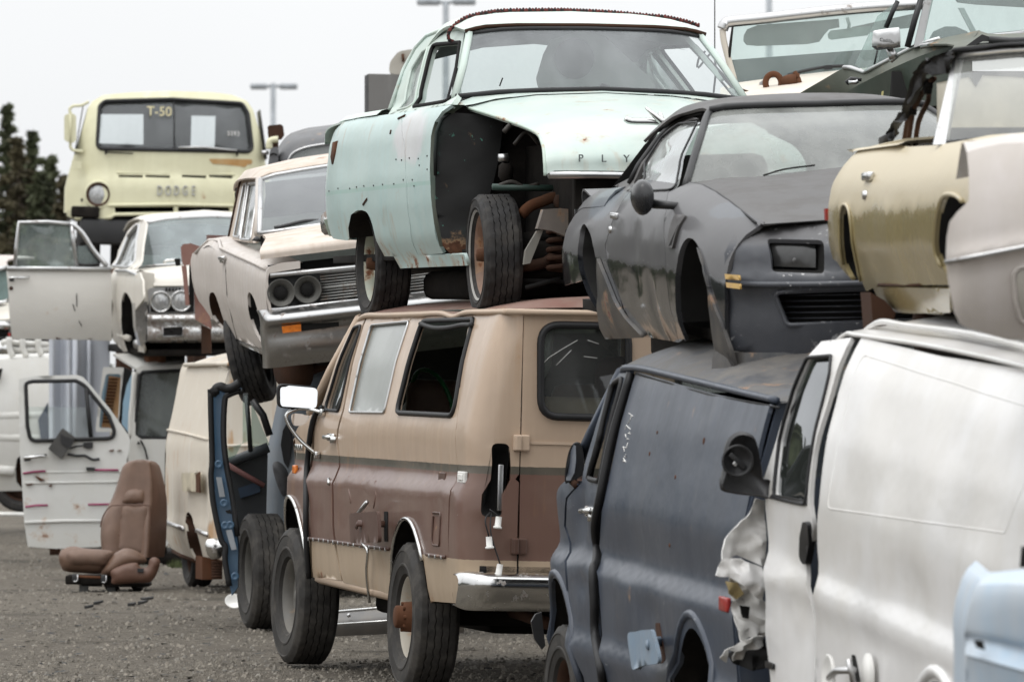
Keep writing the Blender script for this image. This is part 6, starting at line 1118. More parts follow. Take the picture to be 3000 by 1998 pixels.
# ================================================================== pale yellow truck cab
M_yl = paint('pale_yellow_paint', (.69, .67, .475), .42, dirt=.16, dirtcol=(.5, .47, .3), streak=.5, rust=.10, seed=22, var=.04)
dg = Car('truck', 'pale yellow cab-over truck with wide split windscreen', 'truck', (-3.666, 66.334, 2.835), 184.6, 0, -1.5); E_ = dg.e
def fx(y, z): return V((.0 - .35 * (abs(y + .02) / 1.05) ** 6 - .30 * max(0, (z - 1.25) / .7) ** 1.6 + .05 * max(0, min(1, (1.05 - z) / .1)), y, z))
P_ = lambda *a: [V((p.y, p.z)) for p in dg.X(Z1(*a), 0)]
yo = P_(352, 775, 356, 640, 372, 580, 396, 500, 432, 380, 480, 210, 505, 172, 560, 140, 700, 126, 930, 118, 1150, 124, 1260, 138, 1340, 170, 1372, 215, 1412, 350, 1440, 510, 1462, 600, 1466, 770, 1250, 772, 615, 790, 580, 812, 410, 812)
wsn = rnd(P_(524, 436, 1368, 452, 1345, 240, 1315, 186, 930, 164, 570, 174, 540, 200), .07); gr1 = rnd(P_(618, 752, 938, 750, 938, 782, 622, 784), .01); gr2 = rnd(P_(962, 750, 1240, 752, 1240, 778, 962, 782), .01)
slots = [rnd(P_(a, 578, b, 578 + (b - 640) * .008, b, 592 + (b - 640) * .008, a, 590), .008) for a, b in ((640, 772), (785, 918), (983, 1116), (1130, 1258))]
fpanel('cab_front', yo, [wsn, gr1, gr2] + slots, fx, M_yl, E_, .09, .03, V((-2, 0, 1)))
def strip(name, pts, r, mat, d=.01, closed=False): return tube(name, [fx(p.x, p.y) + V((d, 0, 0)) for p in (dens(pts, .08) if closed else pts)], r, mat, E_, 6, closed)
strip('windscreen_seal', wsn, .022, M_seal, .005, True); strip('centre_bar', P_(943, 168, 943, 440), .008, M_seal); fpanel('windscreen', wsn, [], lambda y, z: fx(y, z) + V((-.02, 0, 0)), glass('truck_glass', (.72, .77, .77), .16, (.38, .40, .41), 1.3), E_, .12, 0)
strip('cab_crease', P_(372, 572, 640, 566, 1258, 574, 1450, 590), .010, M_yl); strip('lower_lip', P_(360, 770, 600, 742, 940, 738, 1250, 745, 1460, 755), .018, M_yl); strip('lower_lip', P_(410, 812, 600, 808, 620, 792, 940, 788, 1250, 785, 1460, 790), .02, M_yl)
for a in ((405, 700), (530, 684)):
    pass
for yy in (-1, 1):
    c_ = P_(530, 684)[0]; c3 = fx(c_.x, c_.y); c3.y = c_.x if yy < 0 else -c_.x + .05; k = .15
    ring('headlamp', c3, k, [(-.2, 1.0), (.15, 1.0), (.22, .88), (.1, .84), (.02, .80)], M_yl, E_); ring('headlamp_ring', c3, k, [(.1, .90), (.2, .84), (.18, .70), (.05, .66)], M_rustd, E_); ring('headlamp_lens', c3, k, [(.05, .70), (.12, .5), (.17, .25), (.18, .01)], M_lamp, E_)
for i, ch in enumerate('DODGE'):
    q = P_(862 + i * 45.5, 688)[0]; letter('cab_letter', ch, Matrix.Translation(fx(q.x, q.y) + V((.012, 0, 0))) @ FR @ Matrix.Diagonal((.55, 1, 1, 1)), .15, M_alu, E_, .01)
# painted shop mark on the glass
M_ych = plain('yellow_chalk', (.80, .72, .42), .8); 
q = P_(862, 255)[0]; letter('chalk_mark', 'T-50', Matrix.Translation(fx(q.x, q.y) + V((.02, 0, 0))) @ FR, .14, M_ych, E_, .001)
q = P_(1262, 365)[0]; letter('chalk_mark', '3393', Matrix.Translation(fx(q.x, q.y) + V((.02, 0, 0))) @ FR, .07, M_white, E_, .001)
rp2 = rnd(P_(1125, 490, 1365, 492, 1368, 515, 1340, 520, 1325, 535, 1250, 525, 1150, 518), .02); fpanel('rust_patch', rp2, [], lambda y, z: fx(y, z) + V((.005, 0, 0)), paint('orange_rust', (.42, .22, .07), .8, rust=.1, dirt=.3, dirtcol=(.6, .55, .35)), E_, .08, 0, V((-2, 0, 1)))
tube('wiper', [fx(p.x, p.y) + V((.04, 0, 0)) for p in P_(965, 430, 1100, 428, 1280, 446)], .012, M_alu, E_); tube('wiper_pivot', [fx(p.x, p.y) + V((.03, 0, 0)) for p in P_(1282, 446, 1282, 475)], .012, M_dark, E_); tube('wiper_pivot', [fx(p.x, p.y) + V((.03, 0, 0)) for p in P_(572, 445, 572, 466)], .014, M_dark, E_); tube('wiper', [fx(p.x, p.y) + V((.03, 0, 0)) for p in P_(572, 455, 720, 462)], .007, M_dark, E_)
# cab shell behind the face
rim = [fx(p.x, p.y) for p in yo]; bk = [V((-1.45 - .1 * (p.z > 1.5), p.y * .985, p.z)) for p in rim]; n_ = 23
v, f = loftv([rim[:25], [p.lerp(q, .12) + V((0, .012 * (1 if p.y > 0 else -1), .0)) for p, q in zip(rim[:25], bk[:25])], bk[:25]]); 
mk('cab_shell', v, orient(v, f, V((-.7, 0, 1))), M_yl, E_)
bw = [V((p.y, p.z)) for p in bk]; rwin = []
for a in ((537, 250, 775, 250, 775, 440, 530, 435), (1035, 258, 1165, 260, 1160, 430, 1030, 428)): rwin.append([V((p.y, p.z)) for p in dg.X(Z1(*a), -1.5)])
fpanel('cab_back', bw, rwin, lambda y, z: V((-1.5, y, z)), plain('cab_inside', (.12, .12, .10), .8), E_, .2, .02, V((0, 0, 1))); mk('cab_floor', *boxv((-.8, 0, .75), (1.4, 1.9, .03)), M_dark, E_); mk('seat_back', *boxv((-1.2, -.2, 1.15), (.15, 1.3, .5), None, .05), M_dark, E_)
for yy in (-1, 1):
    wq = [V((-.12, yy * 1.0, 1.25)), V((-.35, yy * .92, 1.78)), V((-1.1, yy * .92, 1.78)), V((-1.15, yy * 1.0, 1.25))]; prism('door_window', [p + V((0, yy * .03, 0)) for p in wq], V((0, -.01 * yy, 0)), M_blk, E_)
mp_ = dg.X(Z1(347, 262, 360, 248, 400, 248, 412, 262, 412, 388, 400, 402, 385, 404, 358, 396, 347, 385), -.1); mr_ = prism('mirror', mp_, V((-.05, 0, 0)), M_yl, E_); tube('mirror_arm', cr(dg.X(Z1(384, 250, 376, 225, 395, 206, 440, 202, 480, 182), -.13), 4), .018, M_yl, mr_); tube('mirror_arm', cr(dg.X(Z1(380, 402, 382, 430, 400, 445, 450, 450), -.13), 4), .018, M_yl, mr_); tube('mirror_spine', dg.X(Z1(380, 250, 380, 402), -.08), .01, M_yl, mr_)
for a in ((388, 500, 440, 505, 438, 545, 392, 545), (360, 765, 405, 770, 400, 815, 362, 800)): prism('door_hinge', dg.X(Z1(*a), -.05), V((-.06, 0, 0)), M_yl, E_)
mk('chassis_beam', *boxv((-.1, 0, .42), (.25, 1.9, .28), None, .03), M_blk, E_); mk('frame_rail', *boxv((-2.3, .4, .35), (4.2, .12, .25)), M_under, E_); mk('frame_rail', *boxv((-2.3, -.4, .35), (4.2, .12, .25)), M_under, E_); mk('bumper_bracket', *boxv((.0, -.9, .62), (.12, .3, .12), None, .02), M_under, E_)
for x in (-1.2, -4.0):
    for y in (-.4, .4): tube('chassis_leg', [V((x, y, .3)), V((x, y, -dg.M.translation.z))], .07, M_rustd, E_, 8)
for y in (-.85, .85): wheel(E_, (-.9, y, .1), 1 if y > 0 else -1, .95, .25, .5, M_rustd, M_rub)
mk('engine_tunnel', *boxv((-.9, 0, .35), (1.2, 1.2, .7), None, .05), M_under, E_)

# ================================================================== old white saloon with its door swung open
M_lw = paint('cream_white_paint', (.62, .585, .52), .38, dirt=.15, dirtcol=(.5, .45, .38), rust=.10, seed=23); M_lwd = paint('cream_white_door', (.56, .54, .50), .42, dirt=.1, dirtcol=(.48, .46, .42), rust=.06, seed=24, var=.03)
ln = Car('saloon', 'cream white old saloon with front door standing open, top of the left stack', 'car', (-3.082, 60.4, 1.844), 189.1, -1, .33, [(.10, .85), (.22, .90), (.4, .955), (.6, .975), (.8, .97), (.9, .94), (.94, .88), (.98, .82), (1.2, .73), (1.38, .65)], -1); E_ = ln.e; S = ln.S
fa = [V(p) for p in cr(S(Z1(690, 1530, 665, 1450, 655, 1320, 658, 1245, 672, 1212, 690, 1222, 712, 1270, 735, 1370, 748, 1470, 745, 1530)), 3)]
side = S(Z1(612, 1090, 700, 1082, 755, 1105, 772, 1150, 776, 1250)) + [V((4.0, .55)), V((4.0, .2)), V((3.85, .16))] + list(reversed(fa)) + S(Z1(670, 1535, 605, 1460, 608, 1300))
ln.panel('front_wing', side, [], M_lw, step=.09)
for g in (1, -1): o_ = [ln.flank(p.x, p.y, g) for p in fa]; v, f = loftv([o_, [p + V((0, -g * .35, 0)) for p in o_]]); mk('wheel_housing', v, f, M_dark, E_)
ln.panel('rear_side', [V((-1.3, .35)), V((-1.35, .9)), V((.9, .93)), V((.95, .3))], [], M_lw, step=.2); ln.panel('rear_door', [V((.97, .3)), V((.95, .93)), V((1.7, .93)), V((1.7, .3))], [], M_lw, True, .2); 
cs = S(Z1(592, 1078, 640, 985, 690, 880, 725, 845, 775, 815, 790, 840, 722, 1085)); wq = rnd(S(Z1(612, 1070, 700, 1078, 755, 850, 740, 850, 695, 905)), .03); ln.panel('cabin_side', cs, [wq], M_lw, step=.08); ln.panel('door_opening', offset(wq, .01), [], M_glassd, t=0, off=-.03); ln.seal('window_frame', wq, .016, M_alu)
rt = X_(ln, 1.62, Z1(786, 832, 850, 808, 1000, 792, 1258, 786)); zt = rt[1].z; r0 = full([V((1.62, -.64, rt[0].z)), V((1.62, -.5, zt)), V((1.62, -.25, zt + .02)), V((1.62, 0, zt + .03))]); h = [r0] + [full([V((x, -.66, zl)), V((x, -.55, zc - .04)), V((x, 0, zc))]) for x, zl, zc in ((1.1, 1.40, 1.48), (.2, 1.38, 1.47), (-.3, 1.3, 1.38))]; sheet('roof', h, M_lw, E_, 15, 3, .015, V((.6, 0, 1)))
rt2 = [p + V((.02, 0, -.02)) for p in resamp(r0, 13)]; wb = X_(ln, 2.25, Z1(722, 1076, 800, 1064)); rb = resamp(full([V((2.22, -.80, wb[0].z)), V((2.32, -.4, wb[0].z + .03)), V((2.36, 0, wb[0].z + .05))]), 13); sheet('windscreen', [rt2, [(a + b) / 2 for a, b in zip(rt2, rb)], rb], glass('saloon_screen', (.62, .78, .76), .30, (.40, .46, .46), 1.6), E_, 13, 2, 0, V((1, 0, 1)))
tube('screen_trim', rt2, .02, M_alu, E_); tube('screen_trim', rb, .012, M_alu, E_)
for g in (0, -1): tube('screen_trim', [rt2[g], rb[g]], .026, M_alu, E_); 
hz = X_(ln, 3.95, Z1(800, 1188, 815, 1192)); sheet('bonnet', [full([V((2.3, -.84, wb[0].z - .02)), V((2.35, -.4, wb[0].z + .02)), V((2.38, 0, wb[0].z + .04))]), full([V((3.2, -.82, .90)), V((3.2, -.5, .925)), V((3.2, 0, .94))]), full([V((3.85, -.80, .86)), V((3.85, -.5, .865)), V((3.85, 0, .88))]), full([V((3.98, -.80, hz[0].z + .02)), V((3.98, -.5, hz[0].z + .02)), V((3.98, 0, hz[0].z + .02))])], M_lw, E_, 15, 3, .02, V((2.8, 0, .3)))
for g in (1, -1): sheet('wing_top', [[V((x, g * .955, .87)), V((x, g * .93, .92)), V((x, g * .85, .915 - .03 * (x > 3.5)))] for x in (2.0, 3.0, 3.9)], M_lw, E_, 5, 2, 0, V((2, 0, .3))); tube('wing_bead', [V((x, g * .95, z)) for x, z in ((2.0, .905), (3.0, .905), (3.9, .87), (4.0, .80), (4.02, .62))], .016, M_alu, E_)
P_ = lambda *a: [V((p.y, p.z)) for p in ln.X(Z1(*a), 4.0)]
for g in (1, -1):
    be = [V((p.x * g, p.y)) for p in P_(800, 1200, 815, 1188, 1060, 1182, 1060, 1320, 810, 1322)]; fpanel('lamp_panel', be, [], lambda y, z: V((3.97, y, z)), M_alu, E_, .1, .02, V((3, 0, .5)))
    bs = [V((p.x * g, p.y)) for p in P_(815, 1240, 1050, 1236, 1050, 1318, 815, 1318)]; fpanel('lamp_shadow_gap', bs, [], lambda y, z: V((3.976, y, z)), M_dark, E_, .1, 0, V((3, 0, .5)))
    for a, b in ((868, 1262), (978, 1258)):
        c_ = P_(a, b)[0]; c3 = V((4.0, c_.x * g, c_.y)); ring('headlamp_ring', c3, .098, [(-.3, 1.0), (.2, .98), (.25, .9), (.1, .82), (.0, .78)], M_chr, E_); ring('headlamp', c3, .098, [(.0, .78), (.1, .6), (.18, .3), (.2, .01)], M_lamp, E_)
    sq = MB(); 
    for k in range(5): 
        q = P_(900 + k * 18, 1196)[0]; mk('grille_tooth', *boxv((3.995, q.x * g, q.y), (.01, .018, .03)), M_dark, E_)
for g in (1, -1): fpanel('wing_front', [(g * .79, .60), (g * .97, .60), (g * .965, .86), (g * .92, .90), (g * .79, .88)], [], lambda y, z: V((3.96, y, z)), M_lw, E_, .06, .03, V((3, 0, .6)))
fpanel('grille', [(-.38, .52), (-.38, .74), (.38, .74), (.38, .52)], [], lambda y, z: V((3.96, y, z)), M_alu, E_, .15, .02, V((3, 0, .5)))
ce = ln.X(Z1(728, 1268, 795, 1262, 800, 1330, 788, 1480, 760, 1500, 735, 1400), 4.02); prism('bumper_end', ce, V((-.25, 0, 0)), M_chr, E_); ce2 = [V((p.x, -p.y, p.z)) for p in ce]; prism('bumper_end', ce2, V((-.25, 0, 0)), M_chr, E_)
z0 = P_(800, 1335)[0].y; sheet('front_bumper', [[V((3.95, y, z0 + .02)), V((4.10, y, z0)), V((4.13, y, z0 - .05)), V((4.08, y, z0 - .07)), V((4.06, y, z0 - .10)), V((4.09, y, z0 - .12)), V((4.09, y, z0 - .22)), V((4.0, y, z0 - .25))] for y in (-.87, -.5, 0, .5, .87)], M_chrd, E_, 12, 2, .01, V((3.7, 0, .3)))
q = ln.X(Z1(878, 1400, 985, 1395, 988, 1448, 880, 1452), 4.1); prism('number_plate_recess', q, V((-.02, 0, 0)), M_dark, E_); tube('plate_frame', q + q[:1], .010, M_alu, E_); lathe('bolt', [(0, .012), (.01, .01), (.01, .001)], ln.X(Z1(928, 1418), 4.11)[0], (1, 0, 0), M_dark, E_, 8)
tube('wing_mirror', ln.X(Z1(885, 1052, 900, 1040, 945, 1036, 965, 1045), 2.8), .014, M_chr, E_)
lathe('brake_disc', [(-.05, .16), (0, .165), (.01, .15), (.012, .08), (.07, .06), (.07, .001)], ln.X(Z1(830, 1560), 3.1)[0], (.35, -1, 0), M_rust, E_, 24); lathe('hub', [(0, .05), (.08, .04), (.08, .001)], ln.X(Z1(770, 1490), 3.2)[0], (.6, -1, 0), M_alu, E_, 12)
mk('floor_pan', *boxv((1.6, 0, .16), (4.8, 1.7, .06)), M_under, E_); mk('engine', *boxv((3.2, 0, .35), (.9, 1.3, .4), None, .05), M_dark, E_); mk('dashboard', *boxv((2.0, 0, .85), (.3, 1.5, .15), None, .04), M_dark, E_); mk('front_seat', *boxv((1.1, 0, .8), (.2, 1.5, .5), None, .06), plain('grey_seat', (.25, .25, .24), .8), E_)
ln.line('sill_rust', [V((1.8, .30)), V((2.7, .28))], .03, M_lw, off=-.02); ln.line('door_shut', S(Z1(607, 1095, 610, 1280, 606, 1440)), .03, M_rustd, False, -.01)
# the open door, standing out across the view
dx = 2.15
d_, ol, _, f = slab(ln, 'front_door', K3(78, 285, 1278, 292, 1280, 700, 1285, 1095, 1000, 1082, 500, 1075, 140, 1072, 110, 800, 95, 520), dx, .06, M_lwd, None, 0, (), .04)
tube('belt_trim', [p + V((.02, 0, 0)) for p in ln.X(K3(80, 262, 640, 262, 1280, 268), dx)], .022, M_alu, d_); tube('door_window_frame', ln.X(K1(125, 1512, 135, 1350, 158, 1145, 400, 1142, 585, 1156), dx), .020, M_alu, d_); tube('door_window_frame', cr(ln.X(K1(585, 1156, 640, 1190, 700, 1255) + K3(1075, 60, 1230, 238), dx), 4), .024, M_alu, d_); tube('vent_bar', ln.X(K1(598, 1165, 610, 1300, 640, 1508), dx), .022, M_alu, d_)
slab(ln, 'door_glass', K1(165, 1155, 596, 1165, 632, 1508, 132, 1508), dx - .01, 0, glass('door_glass_teal', (.74, .84, .82), .30, (.36, .42, .41), 1.2), d_); slab(ln, 'vent_glass', K3(880, 5, 1000, 0, 1130, 185, 1100, 212, 900, 205), dx - .01, 0, glass('vent_glass_teal', (.62, .74, .72), .28, (.36, .42, .41), 1.2), d_); tube('vent_frame', cr(ln.X(K3(878, 0, 892, 205, 1110, 208, 1135, 190, 1000, 0), dx), 3), .010, M_blk, d_)
q = ln.X(K3(100, 372, 160, 368, 340, 368), dx + .06); tube('door_handle', q, .014, M_chr, d_); prism('handle_button', ln.X(K3(105, 375, 165, 375, 162, 412, 110, 412), dx + .06), V((-.02, 0, 0)), M_blk, d_); lathe('door_lock', [(0, .02), (.01, .001)], ln.X(K3(128, 488), dx + .05)[0], (1, 0, 0), M_rustd, d_, 10)
for a in ((640, 1050, 720, 1072, 650, 1078), (760, 1068, 830, 1068, 800, 1080), (1005, 1068, 1068, 1068, 1040, 1082)): prism('rust_hole', ln.X(K3(*a), dx + .035), V((-.01, 0, 0)), M_rustd, d_)
for a in ((880, 550, 882, 700), (838, 670, 862, 750), (905, 860, 940, 925)): tube('scratch', ln.X(K3(*a), dx + .045), .004, M_under, d_, 4)

# ================================================================== white cab with open door (lower left)
M_dw = paint('white_truck_paint', (.60, .595, .57), .4, dirt=.15, dirtcol=(.5, .47, .40), streak=.4, rust=.14, seed=25, var=.03); M_dwd = paint('white_door_paint', (.61, .61, .59), .4, dirt=.12, dirtcol=(.45, .42, .33), rust=.10, seed=26, var=.02, rustz=(-.45, -.1, .1)); M_sky = paint('sky_blue_jamb', (.26, .42, .55), .5, dirt=.2)
wd = Car('van', 'white van cab with rust specked door swung open and hanging black mirror', 'van', place(V3(1200, 1000)[0], 57, (0, 0, 0), 180), 180); E_ = wd.e
d_, ol, hs, f = slab(wd, 'open_door', V3(172, 350, 330, 318, 700, 308, 760, 325, 830, 400, 1010, 620, 1180, 860, 1195, 900, 1190, 990, 1165, 1090, 1150, 1560) + Z2(560, 1200, 300, 1212, 150, 1200, 132, 1070, 118, 830, 108, 680), .6, .05, M_dwd, None, 0, ((V3(238, 385, 300, 368, 700, 362, 760, 395, 790, 420, 1000, 680, 1052, 820, 1045, 870, 1000, 890, 320, 912, 280, 890, 255, 780), .07),), .03, .09)
tube('window_seal', [f(p.x, p.y) + V((.01, 0, 0)) for p in hs[0]], .020, M_seal, d_, 6, True); tube('quarter_bar', [p + V((.02, 0, 0)) for p in wd.X(V3(795, 430, 815, 680, 838, 890), .6)], .022, M_seal, d_)
slab(wd, 'door_glass', V3(250, 600, 820, 605, 835, 895, 320, 908, 270, 870), .58, 0, M_glassc, d_)
mm = wd.X(V3(572, 798, 695, 890, 560, 1082, 442, 985), .72); prism('hanging_mirror', mm, V((-.08, .0, .0)), plain('grey_black_plastic', (.06, .058, .055), .5), d_); prism('mirror_face', wd.X(V3(555, 850, 610, 880, 690, 895, 640, 985, 560, 930), .735), V((-.01, 0, 0)), M_blk, d_); tube('mirror_cable', cr(wd.X(V3(620, 1035, 700, 1050, 780, 1050, 850, 1085, 915, 1080), .66), 4), .013, M_blk, d_); tube('mirror_cable', cr(wd.X(V3(640, 985, 700, 965, 780, 955), .68), 4), .009, M_blk, d_)
prism('mirror_mount', wd.X(V3(762, 930, 850, 925, 850, 980, 800, 988, 765, 965), .66), V((-.04, 0, 0)), M_blk, d_); prism('trim_clip', wd.X(V3(790, 1155, 870, 1155, 870, 1185, 795, 1185), .66), V((-.03, 0, 0)), M_blk, d_)
tube('door_handle', wd.X(V3(215, 1070, 300, 1062, 430, 1048), .68), .018, M_chr, d_); prism('handle_block', wd.X(V3(218, 1072, 280, 1068, 285, 1095, 222, 1102), .68), V((-.03, 0, 0)), M_blk, d_)
M_mag = plain('magenta_pinstripe', (.30, .05, .12), .5)
for a in ((210, 1212, 320, 1196, 420, 1190), (870, 1180, 1090, 1182), (232, 1520, 330, 1506, 440, 1504), (808, 1498, 1010, 1496)): tube('pinstripe', [p + V((.006, 0, 0)) for p in wd.X(V3(*a), .64)], .010, M_mag, d_, 4, False, .5)
for a in ((315, 1228, 365, 1250, 412, 1272, 370, 1285, 345, 1262), (240, 1312, 300, 1305, 290, 1318, 245, 1322), (445, 1322, 475, 1312, 470, 1340), (1000, 1000, 1045, 992, 1040, 1005, 1010, 1010), (1075, 1000, 1115, 996, 1110, 1008)): prism('rust_hole', wd.X(V3(*a), .65), V((-.02, 0, 0)), M_rust, d_)
tube('door_crease', [p + V((.0, 0, 0)) for p in wd.X(V3(215, 1205, 600, 1200, 1110, 1196), .625)], .012, M_dwd, d_); tube('door_crease', wd.X(V3(230, 1300, 600, 1296, 1080, 1290), .628), .012, M_dwd, d_); tube('door_crease', wd.X(Z2(135, 1070, 350, 1062, 560, 1062), .62), .016, M_dwd, d_)
# cab face beside the door
slab(wd, 'cab_face', V3(1200, 900, 1225, 560, 1255, 250, 1300, 222, 1690, 215, 1690, 1700) + Z2(860, 1240, 760, 1150) + V3(1330, 1560, 1170, 1560, 1180, 1000), 0, .05, M_dw, None, 0, ((V3(1250, 640, 1285, 310, 1310, 280, 1690, 268, 1690, 898, 1300, 898, 1245, 860), .03),), .04, .12)
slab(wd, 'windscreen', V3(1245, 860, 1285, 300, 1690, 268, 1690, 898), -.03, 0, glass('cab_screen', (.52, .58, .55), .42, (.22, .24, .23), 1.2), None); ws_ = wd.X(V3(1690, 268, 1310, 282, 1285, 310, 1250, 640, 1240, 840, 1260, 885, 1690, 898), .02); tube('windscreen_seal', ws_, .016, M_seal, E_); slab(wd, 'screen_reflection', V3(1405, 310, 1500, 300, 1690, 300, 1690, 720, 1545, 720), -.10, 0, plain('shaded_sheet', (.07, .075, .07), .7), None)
slab(wd, 'cab_inside', V3(1230, 250, 1700, 250, 1700, 900, 1230, 900), -1.2, 0, M_dark, None); sheet('cab_roof', [[p for p in wd.X(V3(1250, 245, 1400, 222, 1700, 212), .0)], [p for p in wd.X(V3(1180, 205, 1400, 175, 1700, 165), -.25)], [p for p in wd.X(V3(1040, 115, 1200, 110, 1700, 100), -1.1)]], M_dw, E_, 9, 3, .02, V((-.5, 0, -1)))
tube('jamb_pillar', cr(wd.X(V3(1240, 280, 1225, 500, 1205, 700, 1205, 880), .01), 4), .03, M_dw, E_); prism('blue_jamb', wd.X(V3(1215, 290, 1235, 300, 1190, 640, 1188, 850, 1120, 760, 1130, 560, 1165, 400), -.05), V((-.3, 0, 0)), M_sky, E_); prism('dark_jamb', wd.X(V3(1140, 240, 1215, 280, 1130, 560, 1095, 730, 1110, 500), -.10), V((-.3, 0, 0)), M_dark, E_)
tube('bonnet_gap', cr(wd.X(V3(1290, 905, 1330, 985, 1355, 1085), .06), 4), .008, M_dark, E_); prism('washer_jet', wd.X(V3(1255, 945, 1270, 915, 1290, 945), .1), V((-.04, 0, 0)), M_blk, E_); mk('floor', *boxv((-1.2, .3, -1.0), (2.2, 1.8, .1)), M_under, E_)
slab(wd, 'rocker', Z2(700, 1180, 900, 1180, 905, 1260, 720, 1260), -.1, .04, M_under, None)
# second small door leaf with rusted lining
sd_ = slab(wd, 'side_door_leaf', V3(880, 780, 945, 245, 960, 235, 1140, 240, 1110, 600, 1070, 830, 880, 830), -.6, .05, M_dw, None, .02, ((V3(935, 480, 975, 300, 1112, 300, 1085, 700, 1040, 800, 910, 800), .03),), 0, .06)[0]
slab(wd, 'rusted_lining', V3(905, 790, 985, 315, 1110, 318, 1085, 700, 1050, 795), -.72, .01, paint('ribbed_rust', (.34, .15, .045), .8, dirt=.4, dirtcol=(.5, .35, .2)), sd_); tube('blue_edge', wd.X(V3(905, 790, 975, 305, 1112, 308), -.64), .03, M_sky, sd_)
for k in range(14): a0, b0 = 972 - k * 4.2, 345 + k * 30; tube('lining_rib', wd.X(V3(a0, b0, a0 + 112 - k * 1.2, b0 + 6), -.69), .010, M_rust, sd_, 5)
for y in (.35,): wheel(E_, (-.5, y, -1.34), -1, .6, .2, .38, M_rustd, M_rub)

# ================================================================== pale corrugated sheet standing behind the door
M_cg = paint('blue_white_sheet', (.60, .63, .68), .42, dirt=.3, dirtcol=(.42, .44, .49), streak=.9, seed=27, var=.05)
cg = Car('metal_sheet', 'tall bluish white corrugated metal sheet behind the open van door', 'metal sheet', place(V3(640, 1300)[0], 60, (0, 0, 0), 180), 180); E_ = cg.e
ps = cg.X(V3(*[c for a in range(450, 1010, 10) for c in (a, -120)]), 0); pb = cg.X(V3(*[c for a in range(450, 1010, 10) for c in (a, 1300)]), 0); wv_ = lambda i: .06 * sin(i * .42) if i < 26 else (-.04 - .12 * min(1, (i - 26) / 8.))
v, f = loftv([[p + V((wv_(i), 0, 0)) for i, p in enumerate(ps)], [p + V((wv_(i), 0, 0)) for i, p in enumerate(pb)]]); v, f = skin(v, orient(v, f, V((-5, 0, 0))), .01); mk('sheet', v, f, M_cg, E_)
tube('sheet_edge', [ps[24] + V((.02, 0, 0)), pb[24] + V((.02, 0, 0))], .03, M_cg, E_); tube('sheet_edge', [ps[36] + V((-.1, 0, 0)), pb[36] + V((-.1, 0, 0))], .02, M_cg, E_)
for g_ in (5, 50): mk('base_post', *boxv(pb[g_] + V((-.1, 0, -.25)), (.1, .1, 1.2)), M_rustd, E_)

# ================================================================== cream van, rear quarter, rust streaked
M_cr = paint('cream_rusty_paint', (.64, .605, .545), .45, dirt=.22, dirtcol=(.50, .42, .31), streak=.9, rust=.14, runs=.75, runcol=(.42, .22, .08), rustcol=(.35, .15, .05), seed=28)
cv = Car('van', 'cream van with rust streaked side and open filler flap, behind the car seat', 'van', place(V4(98, 1240)[0], 51, (3.0, .95, .40), 13, 0, 0), 13, 0, 0, [(.15, .84), (.3, .91), (.42, .95), (.52, .965), (.56, .95), (.9, .955), (1.15, .945), (1.17, .94), (1.5, .86), (1.78, .79), (1.86, .74)], 1, lambda x: 0); E_ = cv.e; S = cv.S
ra = [V(p) for p in cr(S(V4(290, 1395, 255, 1320, 232, 1210, 226, 1130, 232, 1095, 248, 1092, 270, 1130, 300, 1230, 330, 1350, 338, 1405)), 3)]; xc = S(V4(372, 900))[0].x
side = S(V4(212, 142, 160, 360, 118, 560, 100, 720, 96, 1000, 97, 1150, 92, 1240, 150, 1330, 200, 1362, 280, 1392)) + ra + [V((xc, .2)), V((xc, .6)), V((xc, 1.2)), V((xc, 1.78))]
cv.panel('side_wall', side, [], M_cr, step=.09)
for g in (1, -1): o_ = [cv.flank(p.x, p.y, g) for p in ra]; v, f = loftv([o_, [p + V((0, -g * .25, 0)) for p in o_]]); mk('wheel_housing', v, f, M_rustd, E_)
cv.line('belt_crease', S(V4(115, 565, 240, 590, 372, 625)), .012, M_cr); cv.line('body_moulding', S(V4(98, 1150, 220, 1195)), .02, M_alu); cv.line('body_moulding', S(V4(300, 1205, 370, 1232)), .02, M_alu); cv.line('panel_joint', S(V4(112, 560, 98, 720, 94, 1000, 96, 1150)), .006, M_under, off=0)
fpanel('rear_wall', [(cv.prof(z), z) for z in (.25, .5, .9, 1.15, 1.5, 1.8)] + [(-cv.prof(z), z) for z in (1.8, 1.5, 1.15, .9, .5, .25)], [], lambda y, z: V((xc - .005 - .08 * (1 - (y / 1.) ** 4), y, z)), M_cr, E_, .12, .01, V((2, 0, 1)))
tube('rear_crease', [V((xc - .09, y, 1.16)) for y in (.85, .3, -.85)], .012, M_cr, E_)
v, f = loftv([[V((x, y, 1.80 + .13 * (1 - (abs(y) / .80) ** 2.4) - (.06 if x < xc + .05 else 0) + .01 * noise.noise(V((x * 3, y * 4, 3))))) for y in [.80 - i * .1 for i in range(17)]] for x in (xc - .05, xc + .1, .8, 1.6, 2.4, 2.9)]); mk('roof', v, orient(v, f, V((1, 0, 0))), M_cr, E_); tube('drip_rail', [V((xc - .05, .81, 1.80)), V((1.5, .81, 1.805)), V((2.9, .81, 1.80))], .018, M_cr, E_); tube('drip_rail', [V((xc - .07, .8, 1.80)), V((xc - .1, 0, 1.82)), V((xc - .07, -.8, 1.80))], .018, M_cr, E_)
YZ = lambda *a: [V((p.x, p.z)) for p in cv.Y(V4(*a), 1.0)]; fq = YZ(204, 838, 318, 835, 318, 958, 210, 955); cv.panel('filler_flap', rnd(fq, .03), [], plain('pale_flap', (.52, .47, .36), .5), False, .1, .02, .05); cv.panel('flap_hinge', YZ(305, 850, 328, 830, 330, 965, 305, 960), [], M_rust, False, .1, .01, .065)
lp_ = cv.X(V4(332, 905, 346, 902, 348, 965, 334, 962), xc + .3); prism('tail_marker', lp_, V((-.05, 0, 0)), M_red, E_)
